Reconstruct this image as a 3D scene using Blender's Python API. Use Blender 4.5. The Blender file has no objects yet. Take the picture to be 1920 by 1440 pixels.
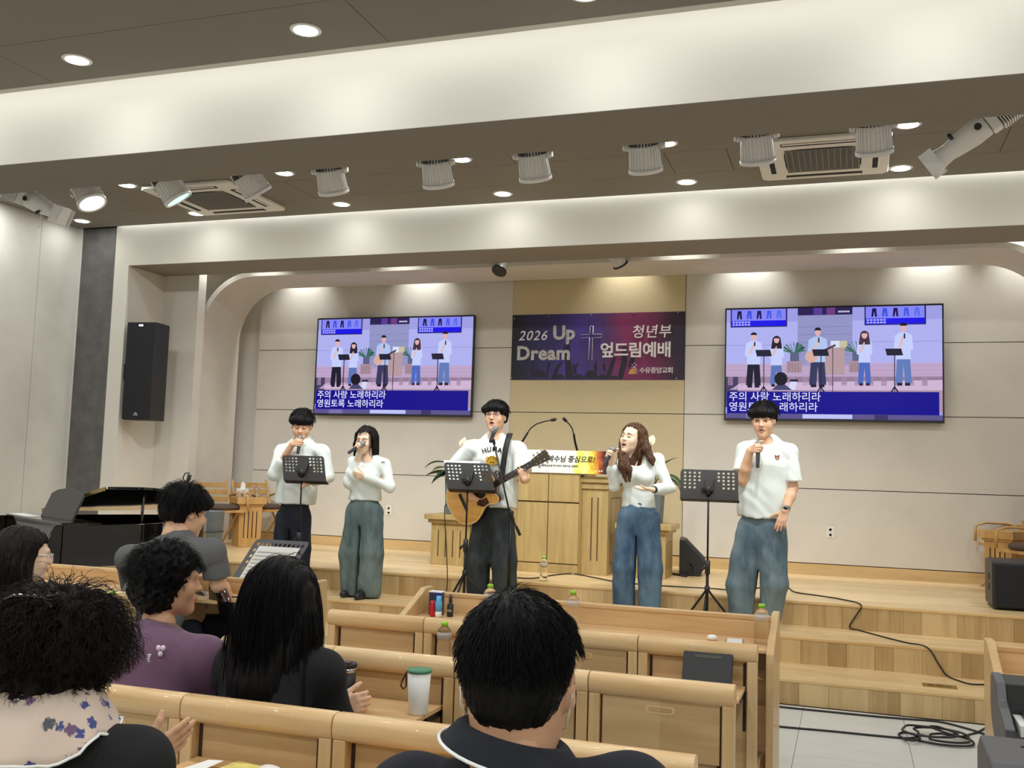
import bpy, bmesh, math, random
import numpy as np
from mathutils import Vector, Matrix
SC = bpy.context.scene
COL = SC.collection
random.seed(7)
RNG = np.random.default_rng(7)

# ---------------------------------------------------------------- camera
FPX, EYE = 1853.4, 1.5
YAW, PITCH, ROLL = (math.radians(a) for a in (18.904, 4.999, 1.788))
_f = np.array([-math.sin(YAW) * math.cos(PITCH), math.cos(YAW) * math.cos(PITCH), math.sin(PITCH)])
_r0 = np.array([math.cos(YAW), math.sin(YAW), 0.0])
_u0 = np.cross(_r0, _f)
_r = math.cos(ROLL) * _r0 + math.sin(ROLL) * _u0
_u = -math.sin(ROLL) * _r0 + math.cos(ROLL) * _u0
cam = bpy.data.cameras.new('camera')
cam.sensor_width = 36.0
cam.lens = FPX / 1920 * 36.0
cam.clip_start = 0.05
camo = bpy.data.objects.new('camera', cam)
COL.objects.link(camo)
mw = Matrix.Identity(4)
for i in range(3):
    mw[i][0], mw[i][1], mw[i][2] = _r[i], _u[i], -_f[i]
mw[2][3] = EYE
camo.matrix_world = mw
SC.camera = camo

# ---------------------------------------------------------------- world and exposure
w = bpy.data.worlds.new('world')
SC.world = w
w.use_nodes = True
w.node_tree.nodes['Background'].inputs[0].default_value = (0.75, 0.8, 0.9, 1)
w.node_tree.nodes['Background'].inputs[1].default_value = 0.05
SC.view_settings.view_transform = 'Standard'
SC.view_settings.look = 'None'
SC.view_settings.gamma = 1.0
SC.view_settings.use_curve_mapping = False
SC.view_settings.exposure = 0.12
SC.cycles.use_denoising = True
SC.cycles.max_bounces = 7
SC.cycles.diffuse_bounces = 4
SC.cycles.glossy_bounces = 3
SC.cycles.transmission_bounces = 7
SC.cycles.transparent_max_bounces = 8
SC.cycles.caustics_reflective = False
SC.cycles.caustics_refractive = False
SC.cycles.sample_clamp_indirect = 4.0

# ---------------------------------------------------------------- light
CEIL = 4.07
WARM = (0.97, 1.0, 0.99)
LIGHT_X = [-6.45, -4.75, -3.06, -1.35, 0.40, 2.05]

def lamp(kind, name, loc, power, color=WARM, rot=None, **kw):
    l = bpy.data.lights.new(name, kind)
    l.energy = power
    l.color = color
    for k, v in kw.items():
        setattr(l, k, v)
    o = bpy.data.objects.new(name, l)
    o.location = loc
    if rot is not None:
        o.rotation_euler = rot
    COL.objects.link(o)
    return o

DOWN_W, WASH_W = 14.0, 120.0
for yy in (-3.6, -1.4, 0.8, 2.9, 4.95, 7.45, 8.5):
    for xx in [-7.93] + LIGHT_X:  # leftmost column unseen except by the header, added to brighten the left wall
        lamp('AREA', 'downlight_lamp', (xx, yy, CEIL - 0.012), DOWN_W * (0.14 if yy > 8 else 0.55 if xx < -7 else 0.45 if yy == 4.95 else 1.05), shape='DISK', size=0.15)
# wall washers in the slot in front of the back wall and in the slot behind the header
for xx in (-6.35, -4.75, -2.33, -1.0, 0.75, 1.65):
    lamp('SPOT', 'wall_washer_lamp', (xx, 10.44, 4.22), 95, spot_size=math.radians(82), spot_blend=1.0, shadow_soft_size=0.04)
for xx in (-6.93, -6.3, -4.6, -1.55, 0.05, 1.75):
    lamp('SPOT', 'slot_lamp', (xx, 9.55, 4.0), 20, spot_size=math.radians(100), spot_blend=0.9, shadow_soft_size=0.03)
# LED strip in the cove above the big beam
lamp('AREA', 'cove_strip_lamp', (-2.65, 5.27, 4.22), 25, rot=(math.radians(24), 0, 0), shape='RECTANGLE', size=11.0, size_y=0.03)
lamp('AREA', 'header_fill_lamp', (-2.65, 8.822, 4.2), 32, rot=(math.radians(14), 0, 0), shape='RECTANGLE', size=10.2, size_y=0.03)  # unseen strip added to brighten the header face evenly
# the wash lights on the pipe, turned to the stage
for xx, tx in ((-5.0, -6.3), (-4.2, -5.2), (-3.2, -4.0), (-2.35, -3.0), (-1.45, -2.0), (-0.5, -1.2), (0.45, -0.2)):
    o = lamp('SPOT', 'wash_lamp', (xx, 6.66, 3.50), WASH_W, color=(0.97, 1.0, 0.98), spot_size=math.radians(70), spot_blend=1.0, shadow_soft_size=0.09)
    o.rotation_euler = Vector((tx - xx, 8.9 - 6.66, 1.3 - 3.50)).to_track_quat('-Z', 'Y').to_euler()
lamp('SPOT', 'stage_lamp', (-3.35, 9.5, 3.72), 25, rot=(math.radians(40), 0, math.radians(190)), spot_size=math.radians(60), spot_blend=0.6, shadow_soft_size=0.05)

# ---------------------------------------------------------------- pixel -> point on a plane, for reading positions off the photograph
def _ray(u, v):
    a = np.array([(u - 960) / FPX, -(v - 720) / FPX, 1.0])
    return a[0] * _r + a[1] * _u + a[2] * _f
def aty(u, v, y):
    d = _ray(u, v); t = y / d[1]
    return np.array([0, 0, EYE]) + t * d
def atz(u, v, z):
    d = _ray(u, v); t = (z - EYE) / d[2]
    return np.array([0, 0, EYE]) + t * d

# ---------------------------------------------------------------- objects
def tag(o, label=None, cat=None, group=None, kind=None):
    if label: o['label'] = label
    if cat: o['category'] = cat
    if group: o['group'] = group
    if kind: o['kind'] = kind
    return o

def thing(name, label, cat, loc=(0, 0, 0), rz=0.0, group=None):
    o = bpy.data.objects.new(name, None)
    o.empty_display_size = 0.1
    o.location = loc
    o.rotation_euler = (0, 0, rz)
    COL.objects.link(o)
    return tag(o, label, cat, group)

def npmesh(name, V, F, mats=None, mi=None, smooth=False):
    V = np.asarray(V, np.float32).reshape(-1, 3)
    me = bpy.data.meshes.new(name)
    if isinstance(F, np.ndarray):
        n, k = F.shape
        loops = F.reshape(-1).astype(np.int32)
        starts = (np.arange(n) * k).astype(np.int32)
    else:
        lens = np.array([len(f) for f in F], np.int32)
        loops = np.array([i for f in F for i in f], np.int32)
        starts = np.concatenate([[0], np.cumsum(lens)[:-1]]).astype(np.int32)
        n = len(F)
    me.vertices.add(len(V)); me.vertices.foreach_set('co', V.reshape(-1))
    me.loops.add(len(loops)); me.loops.foreach_set('vertex_index', loops)
    me.polygons.add(n); me.polygons.foreach_set('loop_start', starts)
    if mi is not None:
        me.polygons.foreach_set('material_index', np.asarray(mi, np.int32))
    sm = np.full(n, bool(smooth)) if not isinstance(smooth, np.ndarray) else smooth
    me.polygons.foreach_set('use_smooth', sm)
    for m in (mats or []):
        me.materials.append(m)
    me.update(calc_edges=True)
    me.validate()
    return me

def link(name, me, parent=None, bevel=0.0, seg=2, world=False):
    o = bpy.data.objects.new(name, me)
    COL.objects.link(o)
    if parent is not None:
        o.parent = parent
        if world:
            o.matrix_parent_inverse = Matrix.LocRotScale(parent.location, parent.rotation_euler, None).inverted()
    if bevel:
        m = o.modifiers.new('bevel', 'BEVEL')
        m.width = bevel; m.segments = seg; m.limit_method = 'ANGLE'; m.angle_limit = math.radians(40)
        m.harden_normals = False
    return o

class MB:
    def __init__(s):
        s.V = []; s.F = []; s.M = []; s.S = []; s.mi = 0
    def add(s, V, F, smooth=False, T=None):
        b = len(s.V)
        for v in V:
            v = Vector(v)
            if T is not None: v = T @ v
            s.V.append(tuple(v))
        for f in F:
            s.F.append([b + i for i in f]); s.M.append(s.mi); s.S.append(smooth)
        return s
    def box(s, lo, hi, T=None):
        x0, y0, z0 = lo; x1, y1, z1 = hi
        V = [(x0, y0, z0), (x1, y0, z0), (x1, y1, z0), (x0, y1, z0), (x0, y0, z1), (x1, y0, z1), (x1, y1, z1), (x0, y1, z1)]
        return s.add(V, [(0, 3, 2, 1), (4, 5, 6, 7), (0, 1, 5, 4), (1, 2, 6, 5), (2, 3, 7, 6), (3, 0, 4, 7)], T=T)
    def cbox(s, c, d, T=None):
        return s.box([c[i] - d[i] / 2 for i in range(3)], [c[i] + d[i] / 2 for i in range(3)], T)
    def prism(s, pts, a, b, axis='y', T=None, smooth=False):
        """polygon pts extruded from a to b along axis; pts are the other two coordinates in xyz order"""
        def put(p, t):
            return {'x': (t, p[0], p[1]), 'y': (p[0], t, p[1]), 'z': (p[0], p[1], t)}[axis]
        n = len(pts)
        V = [put(p, a) for p in pts] + [put(p, b) for p in pts]
        area = sum(pts[i][0] * pts[(i + 1) % n][1] - pts[(i + 1) % n][0] * pts[i][1] for i in range(n))
        flip = (area > 0) != (axis == 'y')
        c0, c1 = list(range(n)), list(range(n, 2 * n))
        sides = [(i, (i + 1) % n, n + (i + 1) % n, n + i) for i in range(n)]
        if flip: c0 = c0[::-1]
        else:
            c1 = c1[::-1]; sides = [f[::-1] for f in sides]
        s.add(V, [c0, c1], T=T)
        b0 = len(s.V) - 2 * n
        for f in sides:
            s.F.append([b0 + i for i in f]); s.M.append(s.mi); s.S.append(smooth)
        return s
    def tube(s, P, r, n=8, cap=True, T=None, smooth=True, flat=1.0):
        P = [Vector(p) for p in P]
        rs = r if isinstance(r, (list, tuple)) else [r] * len(P)
        up = None; rings = []
        for i, p in enumerate(P):
            d = (P[min(i + 1, len(P) - 1)] - P[max(i - 1, 0)]).normalized()
            if up is None:
                up = Vector((0, 0, 1)) if abs(d.z) < 0.9 else Vector((0, 1, 0))
            side = d.cross(up).normalized(); up = side.cross(d).normalized()
            rings.append([p + (side * math.cos(t) + up * math.sin(t) * flat) * rs[i] for t in (2 * math.pi * k / n for k in range(n))])
        V = [v for ring in rings for v in ring]
        F = []
        for i in range(len(P) - 1):
            for k in range(n):
                F.append((i * n + k, i * n + (k + 1) % n, (i + 1) * n + (k + 1) % n, (i + 1) * n + k))
        s.add(V, F, smooth, T)
        if cap:
            b0 = len(s.V) - len(V)
            for f in (list(range(n))[::-1], list(range(len(V) - n, len(V)))):
                s.F.append([b0 + i for i in f]); s.M.append(s.mi); s.S.append(False)
        return s
    def cyl(s, a, b, r, r2=None, n=16, T=None, smooth=True):
        return s.tube([a, b], [r, r if r2 is None else r2], n=n, T=T, smooth=smooth)
    def lathe(s, prof, n=20, T=None, smooth=True, sq=None):
        """prof: (r, z) from bottom to top"""
        V = []; F = []
        for r, z in prof:
            for k in range(n):
                t = 2 * math.pi * k / n
                V.append((r * math.cos(t), r * math.sin(t), z))
        for i in range(len(prof) - 1):
            for k in range(n):
                F.append((i * n + k, i * n + (k + 1) % n, (i + 1) * n + (k + 1) % n, (i + 1) * n + k))
        s.add(V, F, smooth, T)
        b0 = len(s.V) - len(V)
        for f in (list(range(n))[::-1], list(range(len(V) - n, len(V)))):
            s.F.append([b0 + i for i in f]); s.M.append(s.mi); s.S.append(False)
        return s
    def ball(s, c, r, n=12, m=8, T=None):
        r = r if isinstance(r, (list, tuple)) else (r, r, r)
        V = [(c[0], c[1], c[2] - r[2])]; F = []
        for j in range(1, m):
            ph = -math.pi / 2 + math.pi * j / m
            for k in range(n):
                t = 2 * math.pi * k / n
                V.append((c[0] + r[0] * math.cos(ph) * math.cos(t), c[1] + r[1] * math.cos(ph) * math.sin(t), c[2] + r[2] * math.sin(ph)))
        V.append((c[0], c[1], c[2] + r[2]))
        for k in range(n):
            F.append((0, 1 + (k + 1) % n, 1 + k))
            F.append((len(V) - 1, 1 + (m - 2) * n + k, 1 + (m - 2) * n + (k + 1) % n))
        for j in range(m - 2):
            for k in range(n):
                F.append((1 + j * n + k, 1 + j * n + (k + 1) % n, 1 + (j + 1) * n + (k + 1) % n, 1 + (j + 1) * n + k))
        return s.add(V, F, True, T)
    def build(s, name, mats, parent=None, bevel=0.0, seg=2, world=False):
        mats = mats if isinstance(mats, (list, tuple)) else [mats]
        me = npmesh(name, s.V, s.F, mats, s.M, np.array(s.S, bool))
        bm = bmesh.new(); bm.from_mesh(me)
        bmesh.ops.recalc_face_normals(bm, faces=bm.faces)
        bm.to_mesh(me); bm.free()
        return link(name, me, parent, bevel, seg, world)

def quick(name, mat, parent, lo, hi, bevel=0.0, world=False):
    return MB().box(lo, hi).build(name, mat, parent, bevel, world=world)

def copy_tree(o, parent=None):
    c = o.copy(); COL.objects.link(c)
    if parent is not None: c.parent = parent
    for ch in [x for x in bpy.data.objects if x.parent == o]:
        copy_tree(ch, c)
    return c

KIDS = {}
def dup(root, loc, rz=0.0, label=None, group=None):
    kids = KIDS.get(root.name)
    if kids is None:
        kids = KIDS[root.name] = [(ch, list(ch.children)) for ch in root.children]
    r = root.copy(); COL.objects.link(r)
    r.location = loc; r.rotation_euler = (0, 0, rz)
    if label: r['label'] = label
    if group: r['group'] = group
    for ch, gs in kids:
        c = ch.copy(); COL.objects.link(c); c.parent = r
        for g in gs:
            d = g.copy(); COL.objects.link(d); d.parent = c
    return r

def text_mesh(name, body, size, mat, parent=None, bold=0.0, shear=0.0, align='LEFT', space=1.0):
    cu = bpy.data.curves.new(name, 'FONT')
    cu.body = body; cu.size = size; cu.offset = bold * size; cu.shear = shear
    cu.align_x = align; cu.space_character = space; cu.resolution_u = 3
    cu.extrude = 0.0015
    o = bpy.data.objects.new(name, cu); COL.objects.link(o)
    dg = bpy.context.evaluated_depsgraph_get()
    me = bpy.data.meshes.new_from_object(o.evaluated_get(dg))
    bpy.data.objects.remove(o)
    me.materials.clear(); me.materials.append(mat)
    return link(name, me, parent)

STAND = Matrix.Rotation(math.pi / 2, 4, 'X')        # text plane XY -> XZ facing -Y
# ---------------------------------------------------------------- materials
def srgb(r, g, b):
    return tuple(((c / 255) / 12.92 if c <= 10.3 else (((c / 255) + 0.055) / 1.055) ** 2.4) for c in (r, g, b)) + (1.0,)

def new_mat(name):
    m = bpy.data.materials.new(name); m.use_nodes = True
    nt = m.node_tree
    return m, nt, nt.nodes['Principled BSDF'], nt.nodes.new, nt.links.new

def coords(nt, scale=(1, 1, 1), rnd=False):
    tc = nt.nodes.new('ShaderNodeTexCoord'); mp = nt.nodes.new('ShaderNodeMapping')
    mp.inputs['Scale'].default_value = scale
    nt.links.new(tc.outputs['Object'], mp.inputs['Vector'])
    if rnd:
        oi = nt.nodes.new('ShaderNodeObjectInfo'); ml = nt.nodes.new('ShaderNodeMath'); ml.operation = 'MULTIPLY'
        ml.inputs[1].default_value = 37.0
        nt.links.new(oi.outputs['Random'], ml.inputs[0])
        nt.links.new(ml.outputs[0], mp.inputs['Location'])
    return mp.outputs['Vector']

def plain(name, col, rough=0.5, metal=0.0, var=0.0, vscale=3.0, bump=0.0, bscale=60.0, coat=0.0, spec=0.5, stretch=(1, 1, 1), sheen=0.0):
    m, nt, b, N, L = new_mat(name)
    b.inputs['Base Color'].default_value = col
    b.inputs['Roughness'].default_value = rough
    b.inputs['Metallic'].default_value = metal
    b.inputs['Specular IOR Level'].default_value = spec
    b.inputs['Coat Weight'].default_value = coat
    b.inputs['Sheen Weight'].default_value = sheen
    if var or bump:
        vec = coords(nt, stretch)
    if var:
        n = N('ShaderNodeTexNoise'); n.inputs['Scale'].default_value = vscale; n.inputs['Detail'].default_value = 5
        L(vec, n.inputs['Vector'])
        r = N('ShaderNodeValToRGB')
        r.color_ramp.elements[0].position = 0.3; r.color_ramp.elements[1].position = 0.7
        r.color_ramp.elements[0].color = tuple(c * (1 - var) for c in col[:3]) + (1,)
        r.color_ramp.elements[1].color = tuple(min(1, c * (1 + var)) for c in col[:3]) + (1,)
        L(n.outputs['Fac'], r.inputs['Fac']); L(r.outputs['Color'], b.inputs['Base Color'])
    if bump:
        n2 = N('ShaderNodeTexNoise'); n2.inputs['Scale'].default_value = bscale; n2.inputs['Detail'].default_value = 4
        L(vec, n2.inputs['Vector'])
        bp = N('ShaderNodeBump'); bp.inputs['Strength'].default_value = bump; bp.inputs['Distance'].default_value = 0.01
        L(n2.outputs['Fac'], bp.inputs['Height']); L(bp.outputs['Normal'], b.inputs['Normal'])
    return m

def wood(name, c1, c2, axis='x', rough=0.42, scale=14.0, rnd_tone=0.0, coat=0.0, strips=0.0):
    """grain runs along axis; strips > 0 glues up staves of that width (metres), each a little different"""
    m, nt, b, N, L = new_mat(name)
    st = {'x': (0.07, 1, 1), 'y': (1, 0.07, 1), 'z': (1, 1, 0.07)}[axis]
    vec = coords(nt, st, True)
    n = N('ShaderNodeTexNoise'); n.inputs['Scale'].default_value = scale; n.inputs['Detail'].default_value = 6; n.inputs['Distortion'].default_value = 0.8
    L(vec, n.inputs['Vector'])
    fine = N('ShaderNodeTexNoise'); fine.inputs['Scale'].default_value = scale * 9; fine.inputs['Detail'].default_value = 3
    L(vec, fine.inputs['Vector'])
    mx = N('ShaderNodeMath'); mx.operation = 'MULTIPLY_ADD'; mx.inputs[1].default_value = 0.3
    L(fine.outputs['Fac'], mx.inputs[0]); L(n.outputs['Fac'], mx.inputs[2])
    fac = mx.outputs[0]
    if strips:
        bk = N('ShaderNodeTexBrick')
        tc = N('ShaderNodeTexCoord'); mp = N('ShaderNodeMapping')
        if axis == 'z': mp.inputs['Rotation'].default_value = (0, math.pi / 2, 0)
        L(tc.outputs['Object'], mp.inputs['Vector']); L(mp.outputs['Vector'], bk.inputs['Vector'])
        bk.inputs['Scale'].default_value = 1.0
        bk.inputs['Mortar Size'].default_value = 0.0
        bk.inputs['Brick Width'].default_value = 0.55; bk.inputs['Row Height'].default_value = strips
        bk.inputs['Color1'].default_value = (0, 0, 0, 1); bk.inputs['Color2'].default_value = (1, 1, 1, 1)
        bk.offset = 0.37
        ma = N('ShaderNodeMath'); ma.operation = 'MULTIPLY_ADD'; ma.inputs[1].default_value = 0.32
        ms = N('ShaderNodeMath'); ms.operation = 'SUBTRACT'; ms.inputs[1].default_value = 0.16
        L(bk.outputs['Color'], ma.inputs[0]); L(fac, ma.inputs[2]); L(ma.outputs[0], ms.inputs[0])
        fac = ms.outputs[0]
    if rnd_tone:
        oi = N('ShaderNodeObjectInfo')
        ma = N('ShaderNodeMath'); ma.operation = 'MULTIPLY_ADD'; ma.inputs[1].default_value = rnd_tone
        ms = N('ShaderNodeMath'); ms.operation = 'SUBTRACT'; ms.inputs[1].default_value = rnd_tone / 2
        L(oi.outputs['Random'], ma.inputs[0]); L(fac, ma.inputs[2]); L(ma.outputs[0], ms.inputs[0])
        fac = ms.outputs[0]
    r = N('ShaderNodeValToRGB')
    r.color_ramp.elements[0].position = 0.42; r.color_ramp.elements[1].position = 0.9
    r.color_ramp.elements[0].color = c1; r.color_ramp.elements[1].color = c2
    L(fac, r.inputs['Fac']); L(r.outputs['Color'], b.inputs['Base Color'])
    b.inputs['Roughness'].default_value = rough
    b.inputs['Coat Weight'].default_value = coat
    return m

def emit(name, col, strength):
    m, nt, b, N, L = new_mat(name)
    b.inputs['Base Color'].default_value = (0, 0, 0, 1)
    b.inputs['Specular IOR Level'].default_value = 0.2
    b.inputs['Roughness'].default_value = 0.25
    b.inputs['Emission Color'].default_value = col
    b.inputs['Emission Strength'].default_value = strength
    return m

def glassy(name, col, rough=0.03, ior=1.3):
    m, nt, b, N, L = new_mat(name)
    b.inputs['Base Color'].default_value = col
    b.inputs['Roughness'].default_value = rough
    b.inputs['IOR'].default_value = ior
    b.inputs['Transmission Weight'].default_value = 1.0
    return m

def denim(name, dark, light):
    m, nt, b, N, L = new_mat(name)
    vec = coords(nt, (1, 1, 0.35))
    n = N('ShaderNodeTexNoise'); n.inputs['Scale'].default_value = 6; n.inputs['Detail'].default_value = 6; n.inputs['Roughness'].default_value = 0.6
    L(vec, n.inputs['Vector'])
    r = N('ShaderNodeValToRGB'); r.color_ramp.elements[0].position = 0.33; r.color_ramp.elements[1].position = 0.72
    r.color_ramp.elements[0].color = dark; r.color_ramp.elements[1].color = light
    L(n.outputs['Fac'], r.inputs['Fac']); L(r.outputs['Color'], b.inputs['Base Color'])
    b.inputs['Roughness'].default_value = 0.85
    b.inputs['Specular IOR Level'].default_value = 0.2
    n2 = N('ShaderNodeTexNoise'); n2.inputs['Scale'].default_value = 25; n2.inputs['Detail'].default_value = 5
    L(vec, n2.inputs['Vector'])
    bp = N('ShaderNodeBump'); bp.inputs['Strength'].default_value = 0.35; bp.inputs['Distance'].default_value = 0.02
    L(n2.outputs['Fac'], bp.inputs['Height']); L(bp.outputs['Normal'], b.inputs['Normal'])
    return m

def hairmat(name, c1, c2, rough=0.42):
    m, nt, b, N, L = new_mat(name)
    vec = coords(nt, (1, 1, 0.12))
    n = N('ShaderNodeTexNoise'); n.inputs['Scale'].default_value = 160; n.inputs['Detail'].default_value = 3
    L(vec, n.inputs['Vector'])
    r = N('ShaderNodeValToRGB'); r.color_ramp.elements[0].position = 0.35; r.color_ramp.elements[1].position = 0.75
    r.color_ramp.elements[0].color = c1; r.color_ramp.elements[1].color = c2
    L(n.outputs['Fac'], r.inputs['Fac']); L(r.outputs['Color'], b.inputs['Base Color'])
    b.inputs['Roughness'].default_value = rough
    b.inputs['Specular IOR Level'].default_value = 0.12
    return m

M = {}
M['white_paint'] = plain('white_paint', srgb(222, 217, 206), 0.75, var=0.015, vscale=1.2)
M['beam_paint'] = plain('beam_paint', srgb(206, 201, 191), 0.75, var=0.012, vscale=1.0)
M['wall_panel'] = plain('wall_panel', srgb(216, 210, 200), 0.7, var=0.05, vscale=2.2, bump=0.03, bscale=40)
M['side_panel'] = plain('side_panel', srgb(216, 213, 205), 0.7, var=0.07, vscale=2.6, bump=0.03, bscale=40)
M['plaster'] = plain('plaster', srgb(212, 206, 196), 0.75, var=0.045, vscale=3.0)
M['tan_panel'] = plain('tan_panel', srgb(206, 188, 150), 0.7, var=0.07, vscale=90, bump=0.06, bscale=150)
M['stone_dark'] = plain('stone_dark', srgb(98, 96, 94), 0.6, var=0.22, vscale=7, bump=0.05)
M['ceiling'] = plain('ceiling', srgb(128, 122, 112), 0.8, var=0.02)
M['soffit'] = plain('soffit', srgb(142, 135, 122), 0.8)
M['gap'] = plain('gap', srgb(60, 56, 50), 0.9)
M['tile'] = plain('tile', srgb(205, 203, 196), 0.35, var=0.05, vscale=5, stretch=(0.6, 1.4, 1))
M['grout'] = plain('grout', srgb(150, 148, 142), 0.9)
M['riser'] = wood('riser', srgb(174, 144, 98), srgb(212, 184, 136), 'z', 0.4, 10, rnd_tone=0.55)
M['tread'] = wood('tread', srgb(208, 176, 126), srgb(234, 206, 160), 'x', 0.33, 9, strips=0.045)
M['nosing'] = wood('nosing', srgb(205, 170, 114), srgb(226, 193, 140), 'x', 0.4, 9)
M['skirting'] = wood('skirting', srgb(204, 172, 120), srgb(222, 192, 142), 'x', 0.45, 9)
M['pew'] = wood('pew', srgb(204, 164, 110), srgb(230, 198, 150), 'x', 0.36, 12, rnd_tone=0.12, coat=0.15)
M['pew_post'] = wood('pew_post', srgb(196, 158, 106), srgb(222, 190, 142), 'z', 0.36, 12, rnd_tone=0.12, coat=0.15)
M['pew_panel'] = wood('pew_panel', srgb(184, 150, 104), srgb(212, 180, 134), 'x', 0.4, 10, rnd_tone=0.15, strips=0.07)
M['desk_wood'] = wood('desk_wood', srgb(200, 160, 110), srgb(228, 192, 144), 'x', 0.38, 11, rnd_tone=0.1)
M['podium'] = wood('podium', srgb(168, 142, 90), srgb(192, 167, 114), 'z', 0.45, 16, rnd_tone=0.06)
M['chair_wood'] = wood('chair_wood', srgb(180, 136, 76), srgb(206, 166, 106), 'z', 0.45, 12)
M['groove'] = plain('groove', srgb(92, 70, 40), 0.8)
M['slot'] = plain('slot', srgb(46, 26, 16), 0.6)
M['cushion'] = plain('cushion', srgb(112, 120, 134), 0.9, var=0.05, vscale=40, bump=0.15, bscale=300)
M['brown_cushion'] = plain('brown_cushion', srgb(84, 66, 56), 0.8, var=0.05)
M['black_plastic'] = plain('black_plastic', srgb(30, 30, 32), 0.45, bump=0.03, bscale=400)
M['black_matte'] = plain('black_matte', srgb(26, 25, 26), 0.65)
M['black_metal'] = plain('black_metal', srgb(24, 23, 24), 0.4, metal=0.3)
M['stand_metal'] = plain('stand_metal', srgb(34, 30, 28), 0.5, metal=0.2)
M['stand_grey'] = plain('stand_grey', srgb(92, 92, 96), 0.5, metal=0.2)
M['grille'] = plain('grille', srgb(12, 14, 20), 0.7, bump=0.2, bscale=700)
M['lacquer'] = plain('lacquer', srgb(9, 8, 9), 0.08, coat=0.6)
M['lacquer_grey_sheen'] = plain('lacquer_grey_sheen', srgb(66, 64, 64), 0.35)  # piano music desk: reflection on the lacquer put into a grey colour
M['brass'] = plain('brass', srgb(176, 148, 80), 0.3, metal=0.9)
M['chrome'] = plain('chrome', srgb(200, 200, 205), 0.2, metal=1.0)
M['white_plastic'] = plain('white_plastic', srgb(232, 230, 224), 0.4)
M['lamp_grey'] = plain('lamp_grey', srgb(226, 223, 220), 0.4)
M['lamp_dark'] = plain('lamp_dark', srgb(60, 58, 56), 0.6)
M['ac_white'] = plain('ac_white', srgb(224, 221, 212), 0.45)
M['ac_grille'] = plain('ac_grille', srgb(120, 116, 106), 0.6)
M['dark_hole'] = plain('dark_hole', srgb(20, 18, 22), 0.8)
M['cable'] = plain('cable', srgb(28, 24, 26), 0.5)
M['skin'] = plain('skin', srgb(226, 180, 148), 0.5, var=0.04, vscale=20, spec=0.35)
M['skin_pale'] = plain('skin_pale', srgb(238, 203, 176), 0.5, var=0.03, vscale=20, spec=0.35)
M['skin_warm'] = plain('skin_warm', srgb(208, 160, 126), 0.5, var=0.05, vscale=20, spec=0.35)
M['lips'] = plain('lips', srgb(202, 140, 122), 0.45)
M['mouth'] = plain('mouth', srgb(70, 24, 22), 0.5)
M['teeth'] = plain('teeth', srgb(236, 230, 220), 0.3)
M['eye_white'] = plain('eye_white', srgb(226, 220, 212), 0.2)
M['iris'] = plain('iris', srgb(26, 16, 12), 0.15)
M['brow'] = plain('brow', srgb(38, 28, 24), 0.8)
M['hair_black'] = hairmat('hair_black', srgb(10, 9, 10), srgb(24, 22, 22), 0.5)
M['hair_dark'] = hairmat('hair_dark', srgb(16, 13, 13), srgb(40, 32, 29), 0.5)
M['hair_brown'] = hairmat('hair_brown', srgb(58, 38, 28), srgb(108, 78, 58), 0.5)
M['tee_white'] = plain('tee_white', srgb(226, 232, 228), 0.85, bump=0.5, bscale=11, sheen=0.1)
M['tee_grey'] = plain('tee_grey', srgb(98, 98, 98), 0.9, bump=0.2, bscale=14)
M['knit_navy'] = plain('knit_navy', srgb(20, 22, 32), 0.9, bump=0.2, bscale=20)
M['black_cloth'] = plain('black_cloth', srgb(20, 20, 22), 0.9, bump=0.2, bscale=16)
M['brown_cloth'] = plain('brown_cloth', srgb(48, 42, 36), 0.9, bump=0.2, bscale=16)
M['purple_cloth'] = plain('purple_cloth', srgb(112, 78, 104), 0.8, var=0.05, vscale=8, bump=0.25, bscale=10, sheen=0.2)
M['navy_trouser'] = plain('navy_trouser', srgb(22, 27, 40), 0.85, bump=0.25, bscale=14)
M['jeans_teal'] = denim('jeans_teal', srgb(72, 86, 88), srgb(126, 142, 140))
M['jeans_black'] = denim('jeans_black', srgb(38, 42, 44), srgb(76, 82, 82))
M['jeans_blue'] = denim('jeans_blue', srgb(52, 76, 104), srgb(112, 138, 158))
M['jeans_grey'] = denim('jeans_grey', srgb(70, 90, 104), srgb(136, 154, 160))
M['guitar_top'] = wood('guitar_top', srgb(210, 146, 62), srgb(232, 178, 96), 'x', 0.2, 10, coat=0.6)
M['guitar_side'] = plain('guitar_side', srgb(58, 28, 20), 0.2, coat=0.5)
M['guitar_edge'] = plain('guitar_edge', srgb(232, 206, 150), 0.3)
M['fretboard'] = plain('fretboard', srgb(34, 26, 22), 0.4)
M['headstock'] = plain('headstock', srgb(86, 78, 62), 0.35)
M['leaf'] = plain('leaf', srgb(52, 92, 44), 0.35, var=0.25, vscale=8)
M['leaf_dark'] = plain('leaf_dark', srgb(34, 62, 34), 0.35, var=0.25, vscale=8)
M['petal'] = plain('petal', srgb(232, 228, 200), 0.5)
M['pot_grey'] = plain('pot_grey', srgb(98, 104, 104), 0.6, var=0.1, vscale=20)
M['pet'] = glassy('pet', (0.97, 0.99, 1.0, 1), 0.09, 1.13)
M['cap_green'] = plain('cap_green', srgb(150, 210, 50), 0.35)
M['paper'] = plain('paper', srgb(240, 240, 236), 0.8)
M['ink'] = plain('ink', srgb(60, 60, 62), 0.8)
M['ink_black'] = plain('ink_black', srgb(24, 22, 22), 0.8)
M['downlight'] = emit('downlight', (1.0, 0.93, 0.80, 1), 9.0)
M['par_glow'] = emit('par_glow', (0.95, 0.97, 1.0, 1), 6.0)
M['par_green'] = emit('par_green', (0.45, 1.0, 0.75, 1), 1.6)
M['led_blue'] = emit('led_blue', (0.5, 0.55, 1.0, 1), 5.0)
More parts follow.
